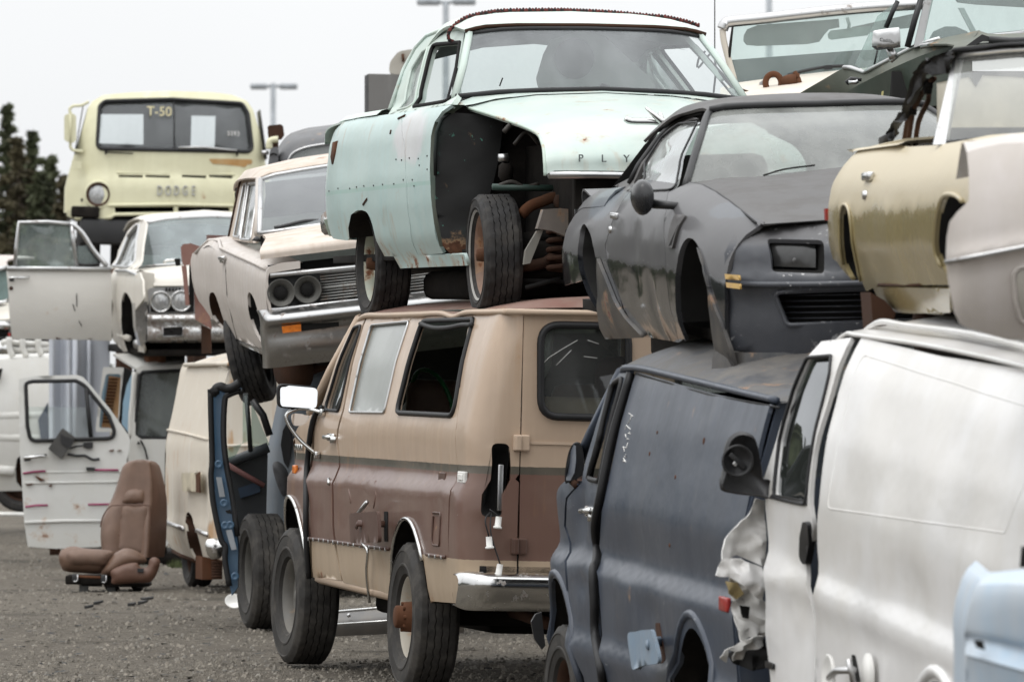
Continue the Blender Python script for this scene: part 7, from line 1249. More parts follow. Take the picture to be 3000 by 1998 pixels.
puff('rear_bumper_end', cv.X(V4(352, 1290, 372, 1262, 440, 1255, 472, 1285, 470, 1345, 440, 1385, 390, 1388, 360, 1350), xc - .15), xc - .15, .05, .05, M_chr, cv); tube('bumper_bar', [V((xc - .18, .75, .42)), V((xc - .2, -.85, .42))], .07, M_chr, E_, 8)
mk('underbody', *boxv((1.5, 0, .3), (3.2, 1.6, .15)), M_under, E_); st = cv.X(V4(332, 1370, 462, 1395, 460, 1515, 332, 1518), xc - .1); prism('axle_stand', st, V((.3, 0, 0)), M_rust, E_)
for i in range(6): tube('stand_rib', cv.X(V4(392, 1408 + i * 18, 458, 1408 + i * 18), xc - .12), .012, M_rustd, E_, 5)
prism('front_wall', [V((3.0, .9, .3)), V((3.0, .78, 1.8)), V((3.0, -.78, 1.8)), V((3.0, -.9, .3))], V((.02, 0, 0)), M_cr, E_); tube('sill_flange', [cv.flank(p.x, p.y, 1, 0) for p in S(V4(150, 1335, 200, 1365, 285, 1398))], .02, M_rustd, E_)
wheel(E_, (2.6, .75, -cv.M.translation.z + .3), 1, .6, .18, .38, M_rustd, M_rub)

# ================================================================== dark blue van with open door, behind the tan van's nose
M_db = paint('dark_blue_paint', (.085, .125, .17), .38, dirt=.3, dirtcol=(.22, .23, .24), streak=.6, seed=29, fade=((.17, .175, .18), .7)); M_dj = paint('blue_door_jamb', (.045, .11, .19), .34, dirt=.15, dirtcol=(.2, .22, .25), chips=.4, seed=30)
bv2 = Car('van', 'dark blue van with front door flung open, behind the nose of the tan van', 'van', place(V4(800, 1400)[0], 42.6, (0, 0, 0), 180), 180); E_ = bv2.e
rows = [bv2.X(V4(*p), x) for p, x in (((848, 235, 900, 232, 1000, 230, 1200, 230), -.25), ((800, 420, 860, 410, 950, 400, 1200, 400), -.05), ((765, 590, 820, 580, 900, 575, 1200, 570), .0), ((738, 715, 790, 735, 880, 740, 1200, 740), .03), ((728, 880, 790, 890, 880, 890, 1200, 890), .06), ((735, 1090, 790, 1100, 880, 1110, 1200, 1110), .04), ((745, 1400, 800, 1400, 880, 1400, 1200, 1400), .0))]
rows = [[V((p.x - (.12 if i == 0 else 0), p.y, p.z)) for i, p in enumerate(r)] for r in rows]; sheet('body_side', rows, M_db, E_, 12, 4, .02, V((-2, .5, 0))); sheet('roof', [rows[0], [p + V((-.4, .1, .08)) for p in rows[0]], [p + V((-1.5, .1, .1)) for p in rows[0]]], M_db, E_, 8, 2, 0, V((-.5, 0, -1)))
prism('cab_mirror_hole', bv2.X(V4(880, 500, 905, 640, 880, 810, 852, 770, 832, 660, 845, 570), .05), V((-.05, 0, 0)), M_seal, E_); puff('vent_scoop', bv2.X(V4(780, 790, 810, 765, 850, 790, 880, 850, 870, 960, 845, 985, 805, 900), .08), .08, .03, .02, plain('grey_plastic', (.08, .08, .085), .5), bv2)
# door: jamb facing us, glass and inner skin beyond
jm = V4(380, 300, 415, 292, 485, 298, 575, 295, 578, 312, 510, 335, 480, 352, 466, 420, 465, 600, 478, 760, 495, 900, 520, 1010, 548, 1200, 560, 1300, 558, 1568, 520, 1620, 490, 1480, 478, 1340, 485, 1305, 450, 1250, 425, 1100, 402, 1000, 392, 900, 400, 820, 390, 600)
d_, ol, _, f = slab(bv2, 'open_door', jm, .75, .07, M_dj, None, 0, (), .02, .06, .10)
tube('door_seal', cr(bv2.X(V4(384, 305, 388, 500, 395, 760, 388, 850, 398, 1000, 425, 1150, 455, 1270, 480, 1310, 478, 1400, 505, 1560), .80), 4), .022, M_seal, d_); tube('door_seal', cr(bv2.X(V4(384, 302, 412, 330, 420, 300, 450, 288, 480, 300, 520, 295, 570, 265), .80), 4), .03, M_seal, d_, 8); tube('inner_edge', cr(bv2.X(V4(578, 312, 505, 340, 476, 380, 468, 600, 485, 780, 520, 980, 555, 1240), .76), 4), .02, M_blk, d_)
for a in ((420, 866, 455, 865, 478, 990, 442, 992), (482, 1205, 520, 1198, 552, 1325, 518, 1330)): prism('door_label', bv2.X(V4(*a), .815), V((-.015, 0, 0)), plain('grey_sticker', (.26, .28, .30), .5), d_)
for a, b in ((437, 783), (470, 1030), (478, 1172), (510, 1170), (540, 1498)): lathe('jamb_boss', [(0, .028), (.008, .02), (.0, .012), (.0, .001)], bv2.X(V4(a, b), .81)[0], (1, 0, 0), M_dj, d_, 14)
prism('latch_hole', bv2.X(V4(478, 1080, 512, 1070, 520, 1100, 490, 1095), .815), V((-.01, 0, 0)), M_dark, d_)
slab(bv2, 'door_glass', V4(470, 690, 620, 640, 622, 330, 590, 330, 590, 640, 540, 740, 480, 772), .5, 0, glass('green_door_glass', (.55, .68, .62), .12, (.3, .36, .34), 1.2), d_); slab(bv2, 'vent_glass', V4(645, 385, 762, 660, 645, 678), .35, 0, glass('green_vent_glass', (.42, .52, .48), .2, (.25, .3, .28), 1.2), d_)
tube('window_bar', bv2.X(V4(612, 345, 628, 520, 640, 700), .42), .018, M_blk, d_); tube('window_bar', bv2.X(V4(650, 375, 720, 470, 762, 600), .3), .025, M_blk, d_); tube('window_ledge', bv2.X(V4(485, 782, 620, 728, 755, 675), .4), .035, plain('dark_trim', (.035, .04, .045), .5), d_)
slab(bv2, 'door_inner', V4(492, 785, 620, 735, 750, 690, 740, 1110, 560, 1290, 530, 1020), .35, .02, plain('dark_door_card', (.018, .020, .022), .7), d_); tube('belt_strap', bv2.X(V4(492, 785, 620, 860, 728, 920), .45), .018, plain('faded_red_strap', (.14, .06, .055), .7), d_); prism('armrest', bv2.X(V4(560, 935, 700, 890, 700, 960, 575, 1000), .38), V((-.05, 0, 0)), plain('dark_blue_plastic', (.015, .03, .055), .6), d_)
mk('underbody', *boxv((-.8, .6, -.1), (1.5, 1.2, .2)), M_under, E_); prism('cab_dark', bv2.X(V4(560, 800, 740, 760, 745, 1300, 560, 1300), -.4), V((-.02, 0, 0)), M_dark, E_)
# loose wheel standing in front
wp = at(V4(660, 1470)[0], 42.0); 
le = Car('wheel', 'dusty black tyre on steel rim standing upright beside the blue door', 'wheel', (wp.x, wp.y, gz(wp.x, wp.y)), 9); wheel(le.e, (0, -.06, .39), 1, .78, .24, .45, plain('dusty_rim', (.10, .095, .085), .7), M_rubd, .06)

# ================================================================== brown car seat on the gravel
M_st = plain('tan_leather', (.14, .084, .058), .46, var=.10, sc=7, bump=.12); M_st2 = plain('red_brown_side_vinyl', (.112, .058, .039), .5, var=.1, sc=7, bump=.15); M_st3 = plain('tan_insert', (.158, .10, .073), .6, var=.08, sc=9, bump=.2)
se = Car('car_seat', 'brown leather bucket car seat standing on the gravel', 'car seat', place(K2(650, 1440)[0], 50, (0, 0, 0), 180), 180); E_ = se.e
lv = [(28, 860, 960, 1010), (50, 775, 1035, 1075), (100, 722, 1048, 1118), (200, 690, 1058, 1150), (320, 656, 1068, 1178), (450, 608, 1070, 1200), (560, 552, 1062, 1206), (680, 505, 1055, 1206), (820, 490, 1050, 1202), (960, 497, 1045, 1196), (1090, 520, 1030, 1180)]
rows = []
for (yy, a, m, b) in lv:
    t = (yy - 28) / 1060.; q = se.X(K2(a, yy + 6, a + (m - a) * .06, yy, a + (m - a) * .25, yy, a + (m - a) * .5, yy, a + (m - a) * .8, yy, a + (m - a) * .94, yy, m, yy, m + (b - m) * .5, yy, b, yy + 4), 0); wng = .07 * max(0, min(1, (t - .42) * 3)); k = .5 if yy < 40 else 1
    off = [-.10, -.02 + wng, .02 + wng * .6, .02, .03, .05 + wng * .6, .03 + wng * .5, -.04, -.17]; lean = -.16 * (1 - t)
    fr = [V((p.x + o * k + lean, p.y, p.z)) for p, o in zip(q, off)]; rows.append(fr)
sheet('backrest', rows, M_st, E_, 26, 4, 0, V((-2, 0, .5)))
bkr = [[r[-1], r[-1].lerp(r[0], .5) + V((-.16, 0, 0)), r[0]] for r in rows]; sheet('backrest_rear', bkr, M_st2, E_, 8, 4, 0, V((2, 0, .5))); v, f = loftv([rows[0], [sum(rows[0], V()) / 9 + V((-.03, 0, .005))] * 9]); mk('backrest_top', v, f, M_st, E_)
sidr = [[r[6] + V((.004, 0, 0)), r[7] + V((.008, .0, 0)), r[8] + V((-.002, .004, 0))] for r in rows[1:]]; sheet('side_bolster', sidr, M_st2, E_, 8, 4, 0, V((-2, -.3, .5)))
puff('backrest_insert', se.X(K2(735, 530, 880, 524, 1030, 528, 1040, 700, 1035, 900, 1000, 1075, 840, 1060, 665, 1030, 690, 800), .0), -.045, .055, .01, M_st3, se, .03, .05, (0, -.15)); puff('headrest_pad', se.X(K2(735, 505, 740, 430, 770, 370, 830, 342, 930, 340, 985, 365, 1000, 440, 1000, 505, 870, 512), 0), -.09, .045, .01, M_st, se, .03, .04, (0, -.15))
for a, d in (((500, 760, 530, 640, 600, 540, 680, 520, 870, 520, 1020, 522, 1045, 560, 1050, 800, 1030, 1010), .0), ((690, 845, 830, 845, 980, 842), .0)): tube('seam', cr([p + V((.035 + -.16 * max(0, (1060 - 700) / 1060.) * .6, 0, 0)) for p in se.X(K2(*a), 0)], 4), .005, M_st2, E_, 5)
puff('seat_cushion', se.X(K2(45, 1090, 65, 1025, 130, 985, 215, 968, 330, 992, 560, 1008, 655, 1042, 610, 1130, 545, 1245, 480, 1272, 300, 1262, 110, 1240, 58, 1160), .42), .42, .10, .20, M_st, se, .03, .12); puff('cushion_pad', se.X(K2(130, 1080, 165, 1020, 330, 1005, 560, 1012, 640, 1040, 600, 1110, 540, 1178, 350, 1180, 175, 1170), .48), .50, .06, .1, M_st3, se, .03, .06)
puff('cushion_bolster', se.X(K2(505, 1268, 560, 1170, 610, 1090, 700, 1020, 785, 990, 900, 1020, 1000, 1105, 985, 1150, 800, 1220, 640, 1290, 560, 1290), .5), .50, .10, .16, M_st, se, .03, .1)
puff('side_shield', se.X(K2(615, 1240, 700, 1190, 790, 1158, 895, 1150, 940, 1198, 1015, 1192, 1035, 1120, 1085, 1088, 1140, 1110, 1152, 1160, 1120, 1260, 1075, 1335, 1020, 1366, 850, 1372, 640, 1382, 622, 1320), .62), .60, .045, .03, M_st2, se, .03, .05); prism('seat_switch', se.X(K2(905, 1210, 975, 1212, 968, 1255, 905, 1250), .66), V((-.02, 0, 0)), M_blk, E_)
b0 = se.X(K2(205, 1280, 600, 1300), .4); mk('seat_frame', *boxv(se.X(K2(410, 1330), .3)[0], (.42, .40, .07), None, .01), M_under, E_); mk('seat_frame', *boxv(se.X(K2(800, 1385), .3)[0], (.42, .36, .03), None, .01), M_under, E_)
for a, b in ((228, 1318), (540, 1328)): mk('rail_end', *boxv(se.X(K2(a, b), .55)[0], (.06, .05, .075), None, .012), M_blk, E_); tube('rail_rim', se.X(K2(a + 24, b - 40, a + 24, b + 20, a, b + 40, a - 20, b + 30), .59), .005, M_alu, E_)
tube('rail_bar', se.X(K2(260, 1300, 520, 1312), .56), .012, M_rust, E_); tube('seat_motor', se.X(K2(300, 1370, 520, 1372), .4), .028, M_blk, E_, 8)
for a in ((560, 1380, 585, 1440), (310, 1380, 320, 1420), (850, 1385, 880, 1440, 960, 1450), (640, 1400, 700, 1450)): tube('seat_foot', se.X(K2(*a), .35), .02, M_under, E_, 6)
for a, b in ((320, 1420), (620, 1435)): mk('foot_plate', *boxv(se.X(K2(a, b), .4)[0], (.03, .075, .085), None, .01), plain('grey_foot', (.13, .13, .125), .6), E_)

# ================================================================== far left: white van with roof rack, stacked car ends
fl_ = Car('van', 'white van with ladder roof rack at the far left edge', 'van', place(V3(0, 1300)[0], 64, (0, 0, 0), 180), 180); E_ = fl_.e
o_ = V3(-400, 160, 0, 170, 300, 150, 700, 150, 720, 1380, 200, 1370, 0, 1375, -400, 1375); slab(fl_, 'side_wall', o_, 0, .05, M_dw, None, 0, ((V3(205, 1370, 150, 1300, 145, 1180, 160, 1080, 190, 1050, 240, 1080, 262, 1370), .02),), .12, .12); sheet('roof', [fl_.X(V3(-400, 175, 0, 185, 300, 165, 700, 160), .0), fl_.X(V3(-400, 140, 20, 160, 300, 135, 700, 130), -.2), fl_.X(V3(-400, 120, 100, 120, 300, 110, 700, 105), -1.)], M_dw, E_, 9, 3, .01, V((-.5, 0, -1)))
for a in ((-20, 690, 170, 680, 700, 675), (-20, 880, 170, 885, 700, 885), (-20, 1180, 140, 1190)): tube('side_crease', [p + V((.10, 0, 0)) for p in fl_.X(V3(*a), 0)], .05, M_dw, E_, 8, False, .5)
prism('dark_window', fl_.X(V3(-200, 250, 25, 250, 0, 350, -200, 380), .13), V((-.02, 0, 0)), M_dark, E_); prism('torn_dark_cloth', fl_.X(V3(440, 560, 450, 900, 375, 900, 350, 720), .14), V((-.02, 0, 0)), plain('navy_scrap', (.03, .045, .07), .7), E_); slab(fl_, 'wheel_dark', V3(100, 1030, 300, 1030, 300, 1400, 100, 1400), -.25, 0, M_dark, None)
rk = MB(); 
for a in ((85, -40, 88, 60, 120, 145), (205, -40, 212, 70, 245, 145), (350, -30, 355, 70, 385, 130)): tube('rack_post', cr(fl_.X(V3(*a), -.1), 3), .035, M_dw, E_)
for a in ((10, 30, 40, 5, 100, 10, 250, 20, 450, 30), (80, 75, 250, 80, 450, 70)): tube('rack_bar', fl_.X(V3(*a), -.15), .03, M_dw, E_)
wheel(E_, (-.1, fl_.X(V3(195, 1230), 0)[0].y, fl_.X(V3(195, 1290), 0)[0].z), 1, .62, .2, .4, M_rustd, M_rub, pi / 2)
for y in (-.6, 1.2): mk('axle_block', *boxv((-.5, y, -.25 - fl_.M.translation.z + .0), (.3, .3, .5)), M_rustd, E_)
fc_ = Car('car', 'pale pink white sedan front with chrome grille, cut by the left edge', 'car', place(K3(0, 1000)[0], 67, (0, 0, 0), 180), 180); E_ = fc_.e
sheet('roof', [fc_.X(K3(-500, 245, 0, 248, 90, 245), 0), fc_.X(K3(-500, 150, 0, 160, 100, 160), -.3), fc_.X(K3(-500, 100, 0, 108, 120, 108, 400, 130), -.8)], paint('pinkish_white', (.60, .53, .50), .5), E_, 8, 3, .02, V((-1, 0, -1))); tube('screen_trim', fc_.X(K3(-500, 268, 0, 266, 95, 250), .02), .03, M_alu, E_); slab(fc_, 'windscreen', K3(-500, 275, 90, 275, 95, 630, -500, 640), -.05, 0, glass('teal_screen', (.55, .8, .75), .5, (.38, .52, .49), 1.2), None); slab(fc_, 'inside', K3(-500, 275, 300, 275, 300, 640, -500, 640), -.8, 0, M_dark, None)
sheet('bonnet', [fc_.X(K3(-500, 655, 0, 665, 98, 640), 0), fc_.X(K3(-500, 760, 0, 760, 105, 740), .5), fc_.X(K3(-500, 850, 0, 850, 112, 840), .7)], M_lw, E_, 8, 3, .02, V((0, 0, -2))); tube('wing_trim', fc_.X(K3(-200, 665, 20, 655, 98, 635), .05), .03, M_chr, E_); tube('grille_trim', fc_.X(K3(-500, 912, 0, 915, 118, 918), .75), .05, M_chr, E_, 8); slab(fc_, 'grille', K3(-500, 935, 118, 940, 115, 1060, -500, 1060), .7, .02, M_alu, None); tube('bumper', fc_.X(K3(-500, 1180, 0, 1185, 100, 1190), .9), .10, M_chr, E_, 8)
for k in range(10): tube('grille_bar', fc_.X(K3(-60 + k * 17, 940, -60 + k * 17, 1055), .73), .012, M_dark, E_, 4)
prism('red_lamp', fc_.X(K3(95, 1000, 120, 1000, 120, 1040, 95, 1040), .8), V((-.03, 0, 0)), M_red, E_); mk('body_core', *boxv((-1.2, -.4, -.1), (2.8, 1.6, .8)), M_dark, E_); sheet('lower_body_fill', [fc_.X(K3(-500, 1060, 118, 1060), .7), fc_.X(K3(-500, 1260, 130, 1260), .6)], M_dark, E_, 4, 2, 0, V((0, 0, 0)))

# ================================================================== pale convertible and dark green saloon, upper right, second row
M_wc = paint('cream_convertible_paint', (.62, .57, .50), .42, dirt=.25, dirtcol=(.5, .43, .34), rust=.1, seed=31); M_gr = paint('dark_green_paint', (.030, .043, .032), .35, dirt=.3, dirtcol=(.10, .105, .085), streak=.3, rust=.08, seed=32); M_grt = paint('lit_green_top', (.085, .095, .075), .5, dirt=.35, dirtcol=(.16, .16, .13), rust=.42, seed=33)  # light on the up-facing green put into its tone, beside rust and dirt
wc = Car('convertible', 'cream convertible with bare windscreen frame, behind the mint car on the right', 'car', place(Q2(500, 650)[0], 38.5, (0, 0, 0), 180), 180); E_ = wc.e
fo = wc.X(Q2(150, 300, 165, 215, 185, 175, 225, 160, 430, 140, 700, 110, 1000, 78, 1300, 52, 1640, 30), 0); tube('screen_frame', cr(fo[1:], 4), .035, M_alu, E_, 8); tube('screen_frame', cr(wc.X(Q2(165, 215, 175, 300, 205, 420, 255, 600), 0), 4), .022, M_wc, E_)
ig = wc.X(Q2(205, 420, 235, 190, 700, 130, 1300, 72, 1640, 50, 1640, 480, 1000, 515, 258, 602), -.02); prism('windscreen', ig, V((-.004, 0, 0)), glass('convertible_glass', (.86, .93, .91), .12, (.55, .58, .57), 1.0), E_)
tube('inner_trim', wc.X(Q2(212, 420, 240, 188, 700, 128, 1640, 46), .01), .012, M_seal, E_); prism('sun_visor', rnd([(p.y, p.z) for p in wc.X(Q2(320, 260, 345, 215, 420, 185, 1010, 140, 1015, 200, 940, 215, 905, 255, 870, 305, 780, 322, 420, 335, 340, 328, 318, 300), -.15)], .03) and wc.X(Q2(320, 260, 345, 215, 420, 185, 1010, 140, 1015, 200, 940, 215, 905, 255, 870, 305, 780, 322, 420, 335, 340, 328, 318, 300), -.15), V((-.03, 0, 0)), plain('grey_visor', (.22, .22, .215), .7), E_); prism('sun_visor', wc.X(Q2(1100, 200, 1560, 100, 1560, 200, 1200, 240), -.15), V((-.03, 0, 0)), plain('grey_visor_b', (.24, .24, .235), .7), E_)
mr2 = wc.X(Q2(930, 250, 950, 225, 1240, 190, 1245, 235, 1220, 258, 960, 290, 935, 280), -.1); m_ = prism('interior_mirror', mr2, V((-.03, 0, 0)), plain('pale_mirror_back', (.34, .37, .36), .5), E_); tube('mirror_stem', wc.X(Q2(1070, 130, 1085, 180, 1082, 215), -.08), .012, plain('pale_stem', (.4, .42, .41), .5), m_)
prism('dashboard', wc.X(Q2(205, 440, 1140, 368, 1500, 350, 1500, 500, 1000, 512, 255, 598), -.5), V((-.1, 0, 0)), plain('dash_grey', (.13, .145, .145), .7), E_)
hr = [wc.X(Q2(255, 604, 600, 558, 1000, 512, 1500, 470), .03), wc.X(Q2(265, 660, 600, 610, 1000, 560, 1500, 530), .5), wc.X(Q2(320, 750, 600, 700, 1000, 640, 1500, 620), 1.0), wc.X(Q2(330, 900, 600, 860, 1000, 820, 1500, 800), 1.3)]; sheet('bonnet', hr, M_wc, E_, 12, 3, .02, V((.5, 0, -2))); tube('bonnet_gap', cr(wc.X(Q2(280, 645, 380, 680, 470, 715, 520, 745), .6), 4), .008, M_rustd, E_)
for k in range(14): tube('cowl_vent', wc.X(Q2(735 + k * 7.2, 583 - k * .95, 738 + k * 7.2, 576 - k * .95), .28), .003, M_dark, E_, 4)
tube('wiper', cr(wc.X(Q2(640, 548, 720, 525, 900, 490, 1050, 480), .06), 4), .010, M_blk, E_); prism('wiper_joint', wc.X(Q2(900, 480, 955, 475, 965, 505, 905, 510), .08), V((-.02, 0, 0)), M_blk, E_); prism('chrome_jet', wc.X(Q2(430, 605, 470, 575, 480, 600, 440, 620), .4), V((-.05, 0, 0)), M_alu, E_)
sheet('wing_side', [wc.X(Q2(150, 640, 255, 606), .02), wc.X(Q2(150, 760, 265, 660), .4), wc.X(Q2(200, 950, 330, 900), 1.2)], M_wc, E_, 4, 3, 0, V((0, 2, -1))); mk('body_core', *boxv((-1.0, .8, -.35), (2.4, 1.9, .5)), M_dark, E_); mk('floor_pan', *boxv((-.2, .6, -.75), (4.2, 1.7, .1)), M_under, E_); [tube('support_post', [V((x, 1.3, -.8)), V((x, 1.3, -wc.M.translation.z))], .12, M_rustd, E_, 8) for x in (-.6, -2.)]
# rusty towing eye resting on the bonnet
hk = at(Q2(600, 600)[0], 37.95); h_ = empty('tow_hitch', 'rust brown towing eye lying on the cream bonnet', 'tow hitch', Matrix.Translation(hk)); 
def hkp(*a, d=37.95): return [p - hk for p in ats(Q2(*a), d)]
c_ = hkp(535, 605)[0]; tube('ring', [c_ + V((cos(a) * .048, 0, sin(a) * .055)) for a in [k * pi / 12 for k in range(24)]], .019, M_rust, h_, 10, True)
bt = MB().tube(hkp(590, 596, 640, 590, 700, 585), [.026, .038, .042], 10).tube(hkp(690, 520, 705, 560, 712, 590), [.012, .018, .02], 8).tube(hkp(700, 580, 735, 640), [.03, .018], 8).tube(hkp(690, 625, 740, 640), .012, 6); bt.build('shank', M_rust, h_); tube('flange', hkp(708, 535, 715, 600, 735, 640), .014, M_rust, h_, 8)
# dark green saloon
gc = Car('saloon', 'dark green old saloon with chrome door mirror, top right behind the black coupe', 'car', place(Q2(1500, 600)[0], 36.2, (0, 0, 0), 180), 180); E_ = gc.e
T_ = gc.X(Q2(560, 760, 800, 622, 1060, 478, 1110, 482, 1200, 522, 1400, 428, 1560, 348, 1700, 318, 1960, 275), 0); Cx = gc.X(Q2(800, 830, 1010, 700, 1160, 610, 1200, 590, 1290, 548, 1400, 500, 1600, 420, 1720, 385, 1900, 350), .12); Bx = gc.X(Q2(900, 900, 1060, 860, 1200, 840, 1300, 830, 1400, 820, 1500, 810, 1600, 800, 1720, 790, 1900, 780), .10)
dx = [-.9, -.6, -.25, -.2, -.1, .15, .35, .5, .75]; pr = lambda R_: [V((p.x + d, p.y, p.z)) for p, d in zip(R_, dx)]
sheet('body_side', [pr(T_), pr(Cx)], M_grt, E_, 24, 2, .01, V((-1, 2, -1))); sheet('lower_side', [pr(Cx), pr(Bx)], M_gr, E_, 24, 2, .01, V((-1, 2, -1)))
tube('belt_trim', [p + V((.01, 0, 0)) for p in pr(T_)[2:8]], .014, M_alu, E_)
sheet('cowl_top', [[p for p in pr(T_)[6:]] + gc.X(Q2(2100, 252, 2400, 240), .8), gc.X(Q2(1850, 330, 2000, 320, 2200, 300, 2400, 290, 2450, 285), 1.1), gc.X(Q2(1700, 450, 1900, 420, 2200, 400, 2400, 400, 2450, 400), 1.4)], M_grt, E_, 14, 3, .01, V((.5, .5, -3)))
prism('torn_cowl_strip', gc.X(Q2(1935, 335, 2050, 252, 2150, 285, 2160, 300, 2060, 300, 1990, 335), 1.15), V((-.05, 0, 0)), M_blk, E_); tube('torn_cowl_strip', gc.X(Q2(2100, 290, 2250, 300, 2360, 298), 1.15), .02, M_blk, E_)
v, f = prismv(gc.X(Q2(1555, 348, 1620, 330, 1700, -20, 1640, -20), .4), V((-.06, 0, 0))); mk('screen_pillar', v, f, M_alu, E_, False); tube('pillar_seal', gc.X(Q2(1508, 345, 1560, 150, 1612, -20), .32), .02, M_blk, E_); tube('screen_base', gc.X(Q2(1600, 340, 1900, 285, 2400, 235), .5), .016, M_alu, E_)
prism('windscreen', gc.X(Q2(1622, 325, 1692, -30, 2420, -30, 2420, 232, 1900, 280), .42), V((-.004, 0, 0)), glass('green_car_glass', (.86, .93, .91), .14, (.52, .55, .54), 1.0), E_); prism('seat_shape', rnd([(0, 0)] * 0, 0) or gc.X(Q2(1660, 300, 1700, 230, 1780, 195, 1860, 195, 1940, 230, 1990, 280, 1900, 290), -.6), V((-.1, 0, 0)), plain('grey_seat_b', (.2, .215, .215), .8), E_); prism('sun_visor', gc.X(Q2(1840, -30, 1870, 20, 2000, 35, 2420, 60, 2420, -30), .3), V((-.02, 0, 0)), plain('visor_grey', (.2, .2, .2), .7), E_); prism('far_pillar', gc.X(Q2(1880, 60, 1920, 60, 2040, 290, 2000, 290), -1.0), V((-.05, 0, 0)), plain('pale_pillar', (.4, .44, .43), .6), E_)
vg = gc.X(Q2(1128, 470, 1205, 520, 1290, 470, 1350, 205, 1432, 12, 1290, 120, 1210, 290), -.05); prism('door_glass', vg, V((-.006, 0, 0)), glass('raised_door_glass', (.80, .87, .85), .28, (.55, .60, .58), 1.2), E_); tube('glass_edge', gc.X(Q2(1438, 10, 1400, 90, 1352, 205), -.04), .016, M_blk, E_); tube('glass_divider', gc.X(Q2(1268, 470, 1290, 370), -.03), .006, M_seal, E_)
mb_ = puff('mirror', gc.X(Q2(1250, 330, 1258, 250, 1270, 225, 1420, 203, 1452, 215, 1458, 330, 1440, 350, 1290, 362, 1262, 350), .55), .55, .02, .06, M_alu, gc, .02, .02); prism('mirror_base_edge', gc.X(Q2(1252, 338, 1440, 330, 1452, 340, 1290, 366), .565), V((-.05, 0, 0)), M_blk, mb_); tube('mirror_stalk', gc.X(Q2(1375, 350, 1395, 390, 1412, 425), .5), [.022, .025, .03], M_alu, mb_, 8); tube('mirror_stalk', gc.X(Q2(1385, 450, 1430, 400), .5), [.012, .02], M_alu, mb_, 8)
q = gc.X(Q2(1360, 308), .575)[0]; letter('mirror_script', 'Cadillac', Matrix.Translation(q) @ FR @ Matrix.Shear('XY', 4, (.3, 0)), .028, M_dark, mb_, .0005); tube('door_handle', gc.X(Q2(1065, 608, 1100, 575, 1175, 582), .1), [.016, .014, .01], M_blk, E_, 8); tube('handle_bar', gc.X(Q2(1080, 600, 1130, 600, 1150, 590), .12), .012, M_alu, E_); prism('sticker', gc.X(Q2(1322, 665, 1336, 662, 1330, 722, 1314, 720), .55), V((-.01, 0, 0)), plain('yellowed_label', (.5, .45, .2), .6), E_); mk('body_core', *boxv((-1.0, .9, -.3), (2.6, 2.0, .7)), M_dark, E_); [tube('support_post', [V((x, 1.2, -.6)), V((x, 1.2, -gc.M.translation.z))], .12, M_rustd, E_, 8) for x in (-.2, -1.8)]
# ================================================================== dark car, rust plate, grey box behind the mint tail
M_dk = paint('charcoal_paint', (.070, .072, .078), .4, dirt=.35, dirtcol=(.16, .155, .15), rust=.34, rustcol=(.30, .12, .06), seed=34)
dc = Car('old_car', 'charcoal old car with rusting roof, behind the white sedan', 'car', place(K4(1000, 1300)[0], 50, (0, 0, 0), 180), 180); E_ = dc.e
R_ = [dc.X(K4(240, 1300, 480, 800, 640, 560, 800, 440, 1200, 310, 1850, 230, 2600, 200), -.7), dc.X(K4(300, 1300, 490, 850, 660, 600, 830, 500, 1220, 400, 1850, 330, 2600, 300), -.35), dc.X(K4(480, 1300, 520, 1000, 700, 760, 900, 640, 1250, 560, 1850, 500, 2600, 470), -.1), dc.X(K4(690, 1300, 720, 1130, 830, 960, 1000, 860, 1300, 770, 1850, 700, 2600, 670), 0)]; sheet('roof', R_, M_dk, E_, 20, 4, .015, V((-1, 1, -1)))
tube('screen_trim', cr(dc.X(K4(715, 1220, 760, 1080, 860, 950, 1050, 850, 1300, 780, 1720, 715, 2600, 640), .02), 4), .010, M_alu, E_); prism('windscreen', dc.X(K4(720, 1300, 760, 1090, 860, 960, 1050, 865, 1720, 725, 2600, 650, 2600, 1300), -.02), V((-.004, 0, 0)), M_glassd, E_); prism('inside', dc.X(K4(300, 1300, 600, 800, 2600, 700, 2600, 1400, 300, 1400), -1.2), V((-.02, 0, 0)), M_dark, E_)
prism('hinge_pillar', dc.X(K4(215, 1300, 270, 880, 330, 810, 440, 790, 480, 860, 478, 1300), -.05), V((-.1, 0, 0)), plain('grey_pillar', (.12, .12, .125), .5), E_); zb_ = 1.98 - dc.M.translation.z; mk('body_shell', *boxv((-1.3, .62, (zb_ - .05) / 2 + .12), (4.2, 1.75, -zb_ - .35), None, .25), M_dk, E_, True); [wheel(E_, (x, y, zb_ + .34), 1 if y > .6 else -1, .68, .18, .4, M_rustd, M_rub) for x in (.1, -2.7) for y in (-.15, 1.4)]; tube('pillar_rib', dc.X(K4(270, 1000, 360, 960, 450, 1000), -.03), .008, M_dark, E_); sheet('bonnet', [dc.X(K4(300, 1290, 1200, 1290, 2600, 1250), .02), dc.X(K4(300, 1900, 1200, 1900, 2600, 1900), 1.)], M_dk, E_, 6, 2, .01, V((0, 0, -2)))
bp_ = Car('mirror_plate', 'dark brown rounded plate beside the charcoal car roof', 'plate', place(K4(420, 700)[0], 54, (0, 0, 0), 180), 180); E_ = bp_.e
